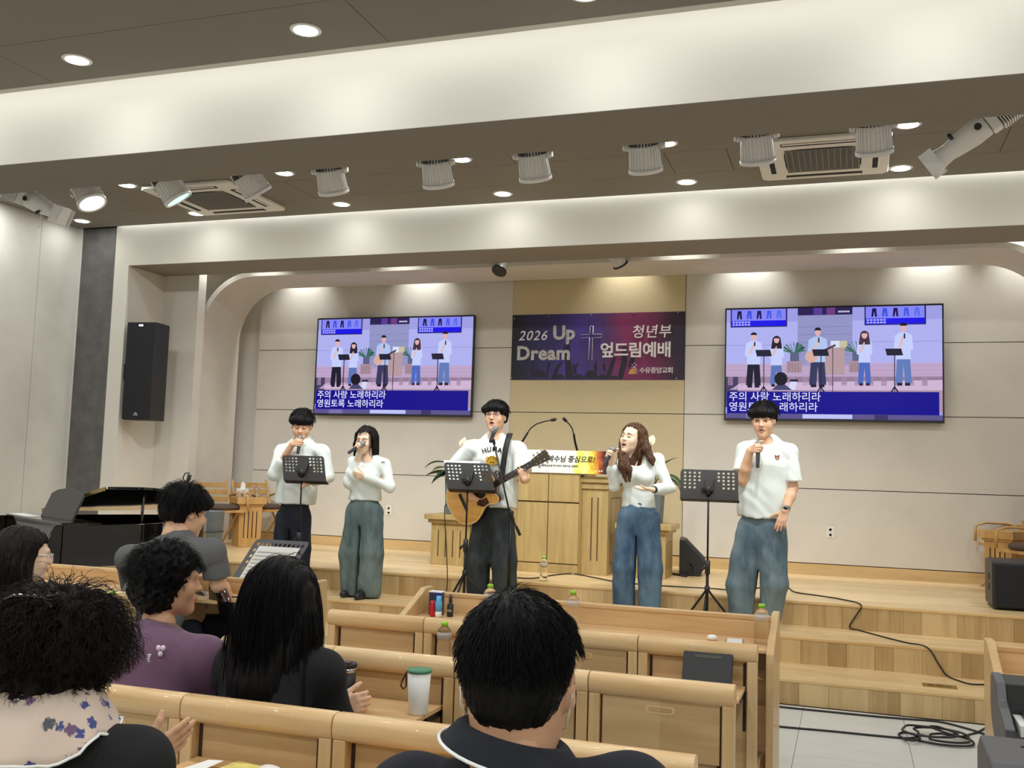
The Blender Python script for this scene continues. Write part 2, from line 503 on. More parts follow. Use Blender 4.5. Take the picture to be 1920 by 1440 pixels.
# ---------------------------------------------------------------- the room
XL, XR = -8.23, 2.93                 # side walls
YB, YN = 10.58, -6.0                 # back wall of the stage, wall behind the viewer
STAGE_Z, S2, S1 = 0.55, 0.357, 0.167
Y1, Y2, Y3 = 7.03, 7.63, 8.20        # fronts of the three steps
SOFFIT = 3.63

def struct(name, mb, mat, bevel=0.0, parent=None):
    o = mb.build(name, mat, parent, bevel)
    if parent is None: o['kind'] = 'structure'
    return o

# floor: screed with large pale tiles laid on it
floor = struct('floor', MB().box((XL, YN, -0.1), (XR, YB, -0.008)), M['grout'])
tile0 = None
nt_ = 0
x0 = -0.283 - 0.612 * 13
for i in range(19):
    for j in range(8):
        a = (x0 + i * 0.612, Y1 - 0.03 - (j + 1) * 1.22)
        if a[0] < XL - 0.3 or a[0] + 0.6 > XR + 0.5: continue
        if tile0 is None:
            tile0 = MB().box((0.0015, 0.0015, -0.008), (0.6105, 1.2185, 0.0)).build('floor_tile', M['tile'], floor)
            t = tile0
        else:
            t = tile0.copy(); COL.objects.link(t)
        t.location = (a[0], a[1], 0)

# stage with two broad steps: carcass, treads, nosings, riser boards
stage = struct('stage', MB()
    .box((XL, Y3 + 0.016, 0), (XR, YB, STAGE_Z - 0.016))
    .box((-5.3 + 0.016, Y2 + 0.016, 0), (XR, Y3 + 0.02, S2 - 0.016))
    .box((-5.3 + 0.016, Y1 + 0.016, 0), (XR, Y2 + 0.02, S1 - 0.016)), M['podium'])
for lo, hi in (((XL, Y3 + 0.03, STAGE_Z - 0.016), (XR, YB, STAGE_Z)), ((-5.27, Y2 + 0.03, S2 - 0.016), (XR, Y3 + 0.016, S2)), ((-5.27, Y1 + 0.03, S1 - 0.016), (XR, Y2 + 0.016, S1))):
    quick('tread', M['tread'], stage, lo, hi)
for xx, yy, zz in ((XL, Y3, STAGE_Z), (-5.3, Y2, S2), (-5.3, Y1, S1)):
    quick('nosing', M['nosing'], stage, (xx, yy - 0.006, zz - 0.022), (XR, yy + 0.03, zz), 0.004)
quick('nosing', M['nosing'], stage, (-5.3, Y2 + 0.03, S2 - 0.022), (-5.27, Y3 + 0.016, S2))
quick('nosing', M['nosing'], stage, (-5.3, Y1 + 0.03, S1 - 0.022), (-5.27, Y2 + 0.016, S1))
for yy, zb, zt, xs in ((Y3, 0.0, STAGE_Z, XL), (Y2, 0.0, S2, -5.3), (Y1, 0.0, S1, -5.3)):
    zt -= 0.022
    if yy > Y1: zb = {Y3: S2, Y2: S1}[yy] if xs > XL else 0.0
    xx = xs; board = None
    rr = random.Random(int(yy * 100))
    wds = [0.19, 0.19, 0.19, 0.125, 0.25]
    shared = {}
    while xx < XR - 0.01:
        wd = min(rr.choice(wds), XR - xx)
        if XR - xx - wd < 0.05: wd = XR - xx
        key = round(wd, 3)
        if key not in shared:
            shared[key] = MB().box((0.0008, 0, zb), (wd - 0.0008, 0.016, zt)).build('riser_board', M['riser'], stage)
            o = shared[key]
        else:
            o = shared[key].copy(); COL.objects.link(o)
        o.location = (xx, yy, 0)
        xx += wd
for ya, yb, zb, zt in ((Y2, Y3, S1, S2), (Y1, Y2, 0, S1)):
    quick('side_board', M['riser'], stage, (-5.3, ya, 0), (-5.284, yb, zt - 0.022))

# ceiling: dark grey boards with open joints
ceiling = struct('ceiling', MB()
    .box((XL, YN, CEIL + 0.02), (XR, 5.23, CEIL + 0.4))
    .box((XL, 6.16, CEIL + 0.02), (XR, 8.80, CEIL + 0.36))
    .box((XL, 5.23, CEIL + 0.33), (XR, 6.16, CEIL + 0.4)).box((XL, 8.80, CEIL + 0.25), (XR, 8.85, CEIL + 0.36)), M['gap'])
def boards(xs, ys):
    for i in range(len(xs) - 1):
        for j in range(len(ys) - 1):
            quick('ceiling_board', M['ceiling'], ceiling, (xs[i] + 0.0025, ys[j] + 0.0025, CEIL), (xs[i + 1] - 0.0025, ys[j + 1] - 0.0025, CEIL + 0.02))
boards([XL, -5.2, -2.65, -0.1, XR], [YN, -3.5, -1.4, 0.6, 2.6, 4.655, 5.23])
boards([XL, -2.65, XR], [6.16, 7.05, 7.68])
boards([XL, -6.9, -4.9, -4.41, -1.407, -0.918, 1.1, XR], [7.68, 8.262])
boards([XL, XR], [8.262, 8.80])
trim1 = struct('trim_1', MB().box((XL, 5.232, CEIL - 0.004), (XR, 5.292, CEIL + 0.018)).box((XL, 5.20, CEIL + 0.02), (XR, 5.232, CEIL + 0.33)), M['beam_paint'])
beam = struct('ceiling_beam', MB().box((XL, 5.53, SOFFIT + 0.003), (XR, 6.16, CEIL + 0.33)), M['beam_paint'])
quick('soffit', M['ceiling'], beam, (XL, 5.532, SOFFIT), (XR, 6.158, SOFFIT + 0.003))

# left wall of tall plaster panels, charcoal strip in its corner
wl = struct('wall_left', MB().box((XL - 0.2, YN, 0), (XL - 0.012, YB, CEIL + 0.4)), M['gap'])
ys = [YN, -3.4, -1.6, 0.2, 2.0, 3.8, 5.6, 6.97, 8.249, 8.85]
for a, b in zip(ys[:-1], ys[1:]):
    quick('wall_panel', M['side_panel'], wl, (XL - 0.012, a + 0.003, 0.0), (XL, b - 0.003, CEIL + 0.3))
struct('trim_2', MB().box((XL + 0.0, 8.838, 0), (XL + 0.006, 8.85, CEIL)), M['white_paint'])
struct('wall_right', MB().box((XR, YN, 0), (XR + 0.2, YB, CEIL + 0.4)), M['side_panel'])
struct('wall_rear', MB().box((XL, YN - 0.2, 0), (XR, YN, CEIL + 0.4)), M['side_panel'])
struct('trim_3', MB().box((XL, 8.85, 0), (-7.762, 9.0, CEIL)), M['stone_dark'])
struct('trim_4', MB().box((2.462, 8.85, 0), (XR, 9.0, CEIL)), M['stone_dark'])

# white portal round the stage
portal = struct('wall_portal', MB()
    .box((-7.76, 8.85, 0), (-7.57, 9.46, CEIL + 0.3)).box((2.27, 8.85, 0), (2.46, 9.46, CEIL + 0.3))
    .box((-7.57, 8.85, SOFFIT + 0.003), (2.27, 9.46, CEIL + 0.3)), M['white_paint'])
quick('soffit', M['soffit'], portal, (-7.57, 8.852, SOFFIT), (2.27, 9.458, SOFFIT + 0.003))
# piers inside the portal
struct('wall_pier_left', MB().box((-7.76, 9.46, STAGE_Z), (-7.085, 9.60, 4.32)), M['plaster'])
struct('wall_pier_right', MB().box((1.785, 9.46, STAGE_Z), (2.46, 9.60, 4.32)), M['plaster'])
struct('wall_niche_left', MB().box((-7.76, 9.6, STAGE_Z), (-7.40, YB, 4.32)), M['plaster'])
struct('wall_niche_right', MB().box((2.10, 9.6, STAGE_Z), (2.46, YB, 4.32)), M['plaster'])
struct('ceiling_slot', MB().box((-7.76, 9.46, 4.32), (2.46, YB, 4.4)), M['white_paint'])

# the arch: a thin curved hood
def arch():
    cx, hw, R, th = -2.65, 4.49, 0.66, 0.06
    inner = [(cx - hw, STAGE_Z)] + [(cx - hw + R - R * math.cos(t), SOFFIT - R + R * math.sin(t)) for t in [math.pi / 2 * i / 16 for i in range(17)]]
    inner += [(2 * cx - x, z) for x, z in inner[::-1]]
    Ro = R + th
    outer = [(cx - hw - th, STAGE_Z)] + [(cx - hw + R - Ro * math.cos(t), SOFFIT - R + Ro * math.sin(t)) for t in [math.pi / 2 * i / 16 for i in range(17)]]
    outer += [(2 * cx - x, z) for x, z in outer[::-1]]
    n = len(inner); V = []
    for y in (9.64, 10.39):
        V += [(x, y, z) for x, z in inner] + [(x, y, z) for x, z in outer]
    F = []
    for i in range(n - 1):
        F += [(i, i + 1, 2 * n + i + 1, 2 * n + i), (n + i, 3 * n + i, 3 * n + i + 1, n + i + 1),
              (i, n + i, n + i + 1, i + 1), (2 * n + i, 2 * n + i + 1, 3 * n + i + 1, 3 * n + i)]
    F += [(0, 2 * n, 3 * n, n), (n - 1, 2 * n - 1, 4 * n - 1, 3 * n - 1)]
    mb = MB(); mb.add(V, F, True)
    o = mb.build('wall_arch', M['plaster'])
    o['kind'] = 'structure'
    m = o.modifiers.new('split', 'EDGE_SPLIT'); m.split_angle = math.radians(40)
arch()

# back wall: plaster with rows of flat panels and a tan middle bay, timber skirting
wb = struct('wall_back', MB().box((-7.4, YB + 0.002, STAGE_Z), (2.1, YB + 0.2, 4.32)), M['plaster'])
zs = [0.660, 1.410, 2.157, 2.893, 4.30]
xs = [-6.97, -3.632, -1.668, 1.67]
for i in range(3):
    for j in range(4):
        pr = 0.028 if i == 1 else 0.016
        quick('wall_panel', M['tan_panel'] if i == 1 else M['wall_panel'], wb, (xs[i] + 0.003, YB - pr, zs[j] + 0.004), (xs[i + 1] - 0.003, YB + 0.002, zs[j + 1] - 0.004))
quick('panel_joint', M['gap'], wb, (xs[0] + 0.004, YB - 0.004, 0.655), (xs[-1] - 0.004, YB + 0.001, 4.30))
struct('baseboard_back', MB().box((-6.97, YB - 0.012, STAGE_Z), (1.67, YB, 0.655)), M['skirting'])
struct('baseboard_left', MB().box((-7.57, 9.448, STAGE_Z), (-7.085, 9.46, 0.655)), M['skirting'])

# ---------------------------------------------------------------- ceiling fittings
def downlight(x, y, label, z=CEIL, r=0.075):
    t = thing('downlight', label, 'light', (x, y, z), 0, 'round recessed downlights')
    MB().lathe([(r, -0.006), (r + 0.018, -0.004), (r + 0.02, 0.0)], 24).build('trim_ring', M['white_plastic'], t)
    MB().lathe([(0.001, -0.0085), (r * 0.7, -0.0085), (r - 0.002, -0.0065)], 24).build('diffuser', M['downlight'], t)
    return t
dl = None
NTH = ['first', 'second', 'third', 'fourth', 'fifth', 'sixth', 'seventh']
for yy, row in ((4.95, 'row nearest the viewer'), (7.45, 'row half hidden by the beam'), (8.5, 'row along the stage header')):
    for k, xx in enumerate([-7.93] + LIGHT_X):  # leftmost fitting of the two nearer rows is unseen, added with its lamp
        lb = f'lit downlight, {NTH[k]} from the left in the {row}'
        if dl is None: dl = downlight(xx, yy, lb)
        else: dup(dl, (xx, yy, CEIL), 0, lb)

def cassette(x, y, label):
    t = thing('air_conditioner', label, 'air conditioner', (x, y, CEIL), 0, 'ceiling cassette air conditioners')
    w_ = 0.50
    MB().prism([(-w_, -w_ + 0.04), (-w_ + 0.04, -w_), (w_ - 0.04, -w_), (w_, -w_ + 0.04), (w_, w_ - 0.04), (w_ - 0.04, w_), (-w_ + 0.04, w_), (-w_, w_ - 0.04)], -0.035, 0.0, 'z').build('panel', M['ac_white'], t, 0.01)
    g = MB()
    pts = [(0.29 * (1 if c > 0 else -1) * min(1, abs(c) ** 0.35), 0.29 * (1 if s_ > 0 else -1) * min(1, abs(s_) ** 0.35)) for c, s_ in ((math.cos(a), math.sin(a)) for a in [2 * math.pi * (i + 0.5) / 40 for i in range(40)])]
    g.prism(pts, -0.038, -0.034, 'z').build('intake', M['dark_hole'], t)
    b = MB()
    for i in range(13):
        xx = -0.27 + 0.045 * i
        b.cbox((xx, 0, -0.041), (0.009, 0.56, 0.008))
    for i in range(27):
        yy = -0.273 + 0.021 * i
        b.cbox((0, yy, -0.040), (0.56, 0.009, 0.006))
    o = b.build('grille', M['ac_grille'], t); o['kind'] = 'stuff'
    for k in range(4):
        T = Matrix.Rotation(k * math.pi / 2, 4, 'Z')
        MB().cbox((0, 0.405, -0.036), (0.60, 0.062, 0.006), T).build('air_slot', M['dark_hole'], t, 0.002)
        MB().cbox((0, 0.425, -0.040), (0.58, 0.022, 0.006), T).build('vane', M['ac_white'], t, 0.002)
    return t
ac = cassette(-0.20, 8.02, 'square white ceiling air conditioner, right of the two, beside a downlight')
dup(ac, (-5.86, 8.0, CEIL), 0, 'square white ceiling air conditioner, left of the two, behind two spotlights')
# ---------------------------------------------------------------- stage lights behind the beam
PIPE_Y, PIPE_Z = 6.62, 3.93
t = thing('lighting_pipe', 'grey steel pipe carrying the row of stage lights behind the beam', 'pipe', (-3.0, PIPE_Y, PIPE_Z))
MB().cyl((-5.0, 0, 0), (5.6, 0, 0), 0.024, n=12).build('tube', M['lamp_grey'], t)
for xx in (-4.6, -2.0, 0.6, 3.2, 5.2):
    MB().cyl((xx, 0, 0.02), (xx, 0, CEIL - PIPE_Z), 0.01, n=8).build('hanger', M['lamp_grey'], t)

def frame_from(z_axis, x_hint=(1, 0, 0)):
    z = Vector(z_axis).normalized(); x = Vector(x_hint)
    x = (x - z * x.dot(z)).normalized(); y = z.cross(x)
    return Matrix((x, y, z)).transposed()

def par(loc, aim, label, glow, spin=0.0, knob=True):
    """finned LED wash light; lens looks along aim"""
    t = thing('stage_light', label, 'spotlight', tuple(loc), 0, 'LED wash lights behind the beam')
    R = frame_from([-c for c in aim], (math.cos(spin), math.sin(spin), 0)).to_4x4()
    b = MB()
    b.lathe([(0.06, 0.125), (0.090, 0.115), (0.094, 0.06), (0.102, -0.06), (0.106, -0.10)][::-1], 28, T=R)
    b.build('housing', M['lamp_grey'], t)
    f = MB()
    for k in range(28):
        a = 2 * math.pi * k / 28; T = R @ Matrix.Rotation(a, 4, 'Z')
        f.add([(0.090, -0.003, 0.055), (0.090, 0.003, 0.055), (0.104, 0.003, 0.050), (0.104, -0.003, 0.050),
               (0.096, -0.003, -0.095), (0.096, 0.003, -0.095), (0.114, 0.003, -0.095), (0.114, -0.003, -0.095)],
              [(0, 1, 2, 3), (4, 7, 6, 5), (0, 4, 5, 1), (1, 5, 6, 2), (2, 6, 7, 3), (3, 7, 4, 0)], T=T)
    o = f.build('cooling_fin', M['lamp_grey'], t); o['kind'] = 'stuff'
    d = MB()
    for k in range(28):
        T = R @ Matrix.Rotation(2 * math.pi * (k + 0.5) / 28, 4, 'Z')
        d.cbox((0.099, 0, 0.078), (0.012, 0.011, 0.040), T)
    o = d.build('vent_slot', M['lamp_dark'], t); o['kind'] = 'stuff'
    MB().lathe([(0.108, -0.098), (0.119, -0.102), (0.119, -0.128), (0.104, -0.128), (0.102, -0.118)][::-1], 28, T=R).build('rim', M['lamp_grey'], t)
    MB().lathe([(0.001, -0.121), (0.098, -0.121), (0.098, -0.117)], 28, T=R).build('lens', glow, t)
    y = MB()
    arc = [(-0.118, 0, 0.02), (-0.118, 0, 0.10), (-0.10, 0, 0.165), (-0.05, 0, 0.19), (0.05, 0, 0.19), (0.10, 0, 0.165), (0.118, 0, 0.10), (0.118, 0, 0.02)]
    y.tube(arc, 0.014, 6, T=R, flat=0.5)
    y.build('yoke', M['lamp_grey'], t)
    for sx in (-1, 1):
        MB().cyl((0.105 * sx, 0, 0.045), (0.128 * sx, 0, 0.045), 0.012, n=10, T=R).cyl((0.128 * sx, 0, 0.045), (0.146 * sx, 0, 0.045), 0.020, n=8, T=R).build('knob', M['white_plastic'], t)
    top = R @ Vector((0, 0, 0.19))
    MB().tube([top, Vector((top.x, PIPE_Y - loc[1], PIPE_Z - loc[2] - 0.036))], 0.012, 8).build('clamp', M['lamp_grey'], t)
    return t
PY = 6.52
pars = [((163, 369), (0.50, -0.02, -0.86), 'wash light tilted right with a bright white lens', 'par_glow', 0.1),
        ((318, 360), (0.46, 0.36, -0.80), 'wash light tilted right with a green rim of light', 'par_green', 0.1),
        ((468, 350), (0.36, 0.52, -0.76), 'tilted unlit wash light at the right edge of the left air conditioner', 'lamp_dark', 0.1),
        ((620, 342), (-0.02, 0.5, -0.86), 'white finned wash light pointing down, first from the left of the upright ones', 'lamp_dark', 0.12),
        ((818, 328), (-0.03, 0.5, -0.86), 'white finned wash light pointing down, second from the left of the upright ones', 'lamp_dark', 0.1),
        ((1000, 315), (0.0, 0.5, -0.86), 'white finned wash light pointing down, third from the left of the upright ones', 'lamp_dark', 0.0),
        ((1208, 299), (0.0, 0.5, -0.86), 'white finned wash light pointing down, fourth from the left of the upright ones', 'lamp_dark', 0.0),
        ((1419, 281), (0.03, 0.5, -0.86), 'white finned wash light before the left edge of the right air conditioner', 'lamp_dark', -0.05),
        ((1638, 263), (0.05, 0.5, -0.86), 'white finned wash light before the right edge of the right air conditioner', 'lamp_dark', -0.05)]
for (u, v), aim, lb, gl, sp in pars:
    p = aty(u, v, PY) + np.array([0, 0, 0.045])
    par(p, aim, lb, M[gl], sp)

def profile_spot(loc, aim, label):
    """long ellipsoidal spot: finned LED engine behind, barrel, flared square lens end"""
    t = thing('profile_spot', label, 'spotlight', tuple(loc), 0, 'profile spots at the ends of the pipe')
    R = frame_from(aim, (0, 1, 0)).to_4x4()
    MB().lathe([(0.062, -0.10), (0.075, -0.09), (0.078, 0.0), (0.062, 0.13), (0.056, 0.16), (0.060, 0.20), (0.072, 0.26), (0.080, 0.28), (0.072, 0.279), (0.05, 0.262)], 20, T=R).build('barrel', M['lamp_grey'], t)
    MB().cbox((0, 0, 0.265), (0.15, 0.15, 0.05), R).build('lens_hood', M['lamp_grey'], t, 0.006)
    for sx in (-1, 1):
        MB().cbox((0.082 * sx, 0, 0.27), (0.005, 0.15, 0.085), R).build('frame_holder', M['lamp_grey'], t)
    MB().cbox((0, 0, -0.135), (0.13, 0.15, 0.06), R).build('engine_neck', M['lamp_grey'], t, 0.01)
    MB().cbox((0, 0, -0.29), (0.105, 0.125, 0.25), R).build('heat_sink', M['lamp_dark'], t)
    f = MB()
    for k in range(17):
        f.cbox((0, 0, -0.175 - 0.015 * k), (0.15, 0.165, 0.007), R)
    o = f.build('cooling_fin', M['lamp_grey'], t); o['kind'] = 'stuff'
    for sx in (-1, 1):
        MB().cyl((0.06 * sx, 0, -0.05), (0.10 * sx, 0, -0.05), 0.022, n=12, T=R).build('knob', M['black_plastic'], t)
        MB().cbox((0.09 * sx, 0.0, -0.05), (0.006, 0.05, 0.05), R).build('yoke_plate', M['white_plastic'], t)
    for q in ((0.06, -0.05, 0.05), (-0.06, -0.045, 0.10)):
        MB().cyl(q, (q[0] * 1.5, q[1] * 1.5, q[2]), 0.012, n=8, T=R).build('shutter_handle', M['black_plastic'], t)
    c0 = R @ Vector((0.0, 0, -0.05))
    MB().tube([c0 + Vector((0, 0, 0.07)), Vector((c0.x, PIPE_Y - loc[1], PIPE_Z - loc[2]))], 0.012, 8).build('clamp', M['lamp_grey'], t)
    a = R @ Vector((0.03, -0.07, 0.05))
    MB().tube([a, a + Vector((0.01, 0.0, -0.07)), a + Vector((-0.02, 0, -0.12)), a + Vector((0.02, 0.0, -0.11))], 0.003, 5).build('safety_cord', M['lamp_grey'], t)
    return t
profile_spot(aty(70, 381, 6.5), (0.88, 0.1, -0.42), 'long white profile spot with finned rear aimed right, at the left end of the lights')
profile_spot(aty(1822, 253, 6.5), (-0.80, 0.22, -0.55), 'long white profile spot with finned rear aimed left, at the right end of the lights')

def small_par(loc, aim, label, glow):
    t = thing('stage_light', label, 'spotlight', tuple(loc), 0)
    t.scale = (0.72, 0.72, 0.72)
    R = frame_from([-c for c in aim]).to_4x4()
    MB().lathe([(0.05, 0.11), (0.075, 0.10), (0.08, 0.02), (0.098, -0.08)][::-1], 24, T=R).build('housing', M['lamp_grey'], t)
    f = MB()
    for k in range(24):
        f.cbox((0.088, 0, 0.01), (0.016, 0.006, 0.15), R @ Matrix.Rotation(2 * math.pi * k / 24, 4, 'Z'))
    o = f.build('cooling_fin', M['lamp_grey'], t); o['kind'] = 'stuff'
    MB().lathe([(0.096, -0.08), (0.112, -0.085), (0.112, -0.10), (0.09, -0.10)][::-1], 24, T=R).build('rim', M['black_plastic'], t)
    MB().lathe([(0.001, -0.099), (0.092, -0.099), (0.092, -0.094)], 24, T=R).build('lens', glow, t)
    MB().tube([R @ Vector((-0.11, 0, 0)), R @ Vector((-0.11, 0, 0.13)), R @ Vector((0.11, 0, 0.13)), R @ Vector((0.11, 0, 0))], 0.01, 6).tube([R @ Vector((0, 0, 0.13)), (0, 0, (4.31 - loc[2]) / 0.72)], 0.01, 6).build('yoke', M['lamp_grey'], t)
    return t
small_par(aty(940, 500, 9.555), (-0.12, -0.62, -0.78), 'lit flood lamp tilted to the pews in the slot under the stage header', M['par_glow'])
small_par(aty(1158, 486, 9.555), (0.35, 0.55, -0.75), 'unlit flood lamp peeping from the slot above the tan bay', M['lamp_dark'])

# ---------------------------------------------------------------- pews
UW = 0.4715
def rail_profile(n=14, ry=0.034, rz=0.036, z=0.815):
    return [(ry * (1 if math.cos(a) > 0 else -1) * abs(math.cos(a)) ** 0.75, z + rz * (1 if math.sin(a) > 0 else -1) * abs(math.sin(a)) ** 0.75) for a in [2 * math.pi * (i + 0.5) / n for i in range(n)]]

def make_pew(state, name='pew'):
    t = thing(name, 'seat', 'pew')
    h = UW / 2
    MB().prism(rail_profile(), -h + 0.0012, h - 0.0012, 'x', smooth=True).build('top_rail', M['pew'], t, 0.004)
    for sx in (-1, 1):
        MB().box((sx * (h - 0.021) - 0.0185, -0.027, 0.0), (sx * (h - 0.021) + 0.0185, 0.027, 0.786)).build('stile', M['pew_post'], t, 0.003)
    MB().box((-h + 0.04, 0.0, 0.36), (h - 0.04, 0.016, 0.785)).build('back_panel', M['pew_panel'], t, 0.001)
    if state == 'closed':
        tr = MB().box((-h + 0.047, -0.018, 0.60), (h - 0.047, -0.003, 0.782)).build('tray', M['pew_panel'], t, 0.002)
        o = MB()
        ring = [(0.05 * math.cos(a) ** 3 * 0 + (0.034 if math.cos(a) > 0 else -0.034) + 0.014 * math.cos(a), 0.752 + 0.0125 * math.sin(a)) for a in [2 * math.pi * (i + 0.5) / 24 for i in range(24)]]
        o.prism(ring, -0.0196, -0.0178, 'y').build('handle', M['pew'], tr)
        ring = [((0.031 if math.cos(a) > 0 else -0.031) + 0.008 * math.cos(a), 0.7525 + 0.0075 * math.sin(a)) for a in [2 * math.pi * (i + 0.5) / 24 for i in range(24)]]
        MB().prism(ring, -0.0205, -0.0178, 'y').build('handle_recess', M['pew_panel'], tr)
    else:
        tr = MB().box((-h + 0.047, -0.255, 0.672), (h - 0.047, -0.004, 0.688)).build('tray', M['desk_wood'], t, 0.003)
        for sx in (-1, 1):
            MB().cbox((sx * (h - 0.056), -0.07, 0.661), (0.008, 0.12, 0.02)).build('tray_bracket', M['black_metal'], tr)
    for sx in (-1, 1):
        MB().prism([(sx * (h - 0.051) + 0.006 * math.cos(a), (0.77 if math.sin(a) > 0 else 0.52) + 0.006 * math.sin(a)) for a in [2 * math.pi * (i + 0.5) / 12 for i in range(12)]], -0.0012, 0.002, 'y').build('slot', M['slot'], t)
    MB().box((-h + 0.045, 0.017, 0.50), (h - 0.045, 0.040, 0.80)).build('back_pad', M['cushion'], t, 0.012, 3)
    MB().box((-h + 0.03, 0.045, 0.375), (h - 0.03, 0.41, 0.44)).build('seat_cushion', M['cushion'], t, 0.028, 4)
    MB().box((-h + 0.035, 0.04, 0.345), (h - 0.035, 0.40, 0.376)).build('seat_base', M['black_matte'], t)
    for sx in (-1, 1):
        MB().box((sx * (h - 0.021) - 0.0175, 0.335, 0.0), (sx * (h - 0.021) + 0.0175, 0.385, 0.345)).build('leg', M['pew_post'], t, 0.003)
        MB().box((sx * (h - 0.021) - 0.012, 0.027, 0.300), (sx * (h - 0.021) + 0.012, 0.335, 0.345)).build('side_rail', M['pew_post'], t, 0.002)
    return t
PEW = {}
XR0, XL0 = -0.335, -3.30
def pew(x_right, k, y, state, label):
    loc = (x_right - UW * (k + 0.5), y, 0)
    if state not in PEW:
        PEW[state] = make_pew(state)
        PEW[state].location = loc
        tag(PEW[state], label, 'pew', 'wooden pew seats with fold-down trays')
        return PEW[state]
    return dup(PEW[state], loc, 0, label, 'wooden pew seats with fold-down trays')
R1, R2, R3, R4 = 4.05, 3.245, 2.395, 1.24
o_, c_ = 'open', 'closed'
pew(XR0, 0, R1, o_, 'pew seat at the aisle end of the first row, tray down under a black book')
pew(XR0, 1, R1, c_, 'pew seat with closed tray panel, second from the aisle in the first row')
pew(XR0, 2, R1, o_, 'pew seat of the first row with a water bottle on its open tray')
pew(XR0, 3, R1, o_, 'pew seat at the far left end of the first row, in front of the steps')
pew(XR0, 0, R2, c_, 'pew seat with handled closed panel at the aisle end of the second row')
pew(XR0, 1, R2, c_, 'second row pew seat partly hidden by the head of the man in the polo')
pew(XR0, 2, R2, o_, 'pew seat of the second row with two tumblers on its open tray')
pew(XR0, 3, R2, o_, 'pew seat at the left end of the second row, behind the black-haired woman')
pew(XR0, 0, R3, o_, 'nearest row pew seat at the aisle end, right of the polo man')
pew(XR0, 1, R3, o_, 'pew seat of the nearest row, just left of the man in the polo')
pew(XR0, 2, R3, o_, 'pew seat of the nearest row with papers on its open tray')
pew(XR0, 3, R3, c_, 'nearest row pew seat beside the head of the woman with the scarf')
pew(XR0, 0, R4, c_, 'pew seat under the man in the navy polo shirt')
pew(XR0, 2, R4, c_, 'pew seat under the woman with the floral scarf')
pew(XL0, 0, R1, o_, 'pew seat across the aisle under the young man in the grey shirt')
pew(XL0, 1, R1, c_, 'pew seat across the aisle, left neighbour of the grey-shirted man')
pew(XL0, 0, R2, o_, 'pew seat across the aisle under the woman at the left edge')

def pew_desk(x0, x1, y, label, zt=0.885, cut=False):
    """front rail of a block of pews: panel, shelf, shaped end boards"""
    t = thing('pew_desk', label, 'desk', (x0, y, 0), 0, 'front desks of the pew blocks')
    L_ = x1 - x0
    MB().box((0.032, 0.0, 0.16), (L_ - 0.032, 0.022, zt - 0.012)).build('front_panel', M['desk_wood'], t, 0.003)
    MB().box((0.032, -0.004, zt - 0.024), (L_ - 0.032, 0.026, zt)).build('top_cap', M['desk_wood'], t, 0.006)
    MB().box((0.032, -0.30, 0.768), (L_ - 0.032, 0.0, 0.786)).build('shelf', M['desk_wood'], t, 0.004)
    prof = [(0.035, 0.0), (0.035, zt + 0.022), (-0.05, zt + 0.022), (-0.085, zt + 0.005), (-0.30, 0.80), (-0.34, 0.775), (-0.345, 0.74), (-0.345, 0.0)]
    for a in (0.0, L_ - 0.032):
        if cut and a == 0.0: prof_ = prof[:6] + [(-0.335, 0.745), (-0.16, 0.70), (-0.12, 0.0)]
        else: prof_ = prof
        MB().prism(prof_, a, a + 0.032, 'x').build('end_board', M['pew_post'], t, 0.005)
    MB().cyl((L_ - 0.10, -0.22, 0.66), (L_ - 0.032, -0.22, 0.64), 0.006, n=8).build('peg', M['chair_wood'], t)
    return t
DESK_Y = 4.64
pew_desk(-2.02, -0.292, DESK_Y, 'long wooden front desk with shelf and shaped ends, holding the bottles', 0.885, True)
pew_desk(-5.25, -2.62, 4.70, 'wooden front desk across the aisle, before the piano', 0.87)
pew_desk(0.50, 2.30, 4.30, 'wooden front desk with shaped end board behind the digital piano')
M['soundboard'] = plain('soundboard', srgb(58, 46, 28), 0.6)
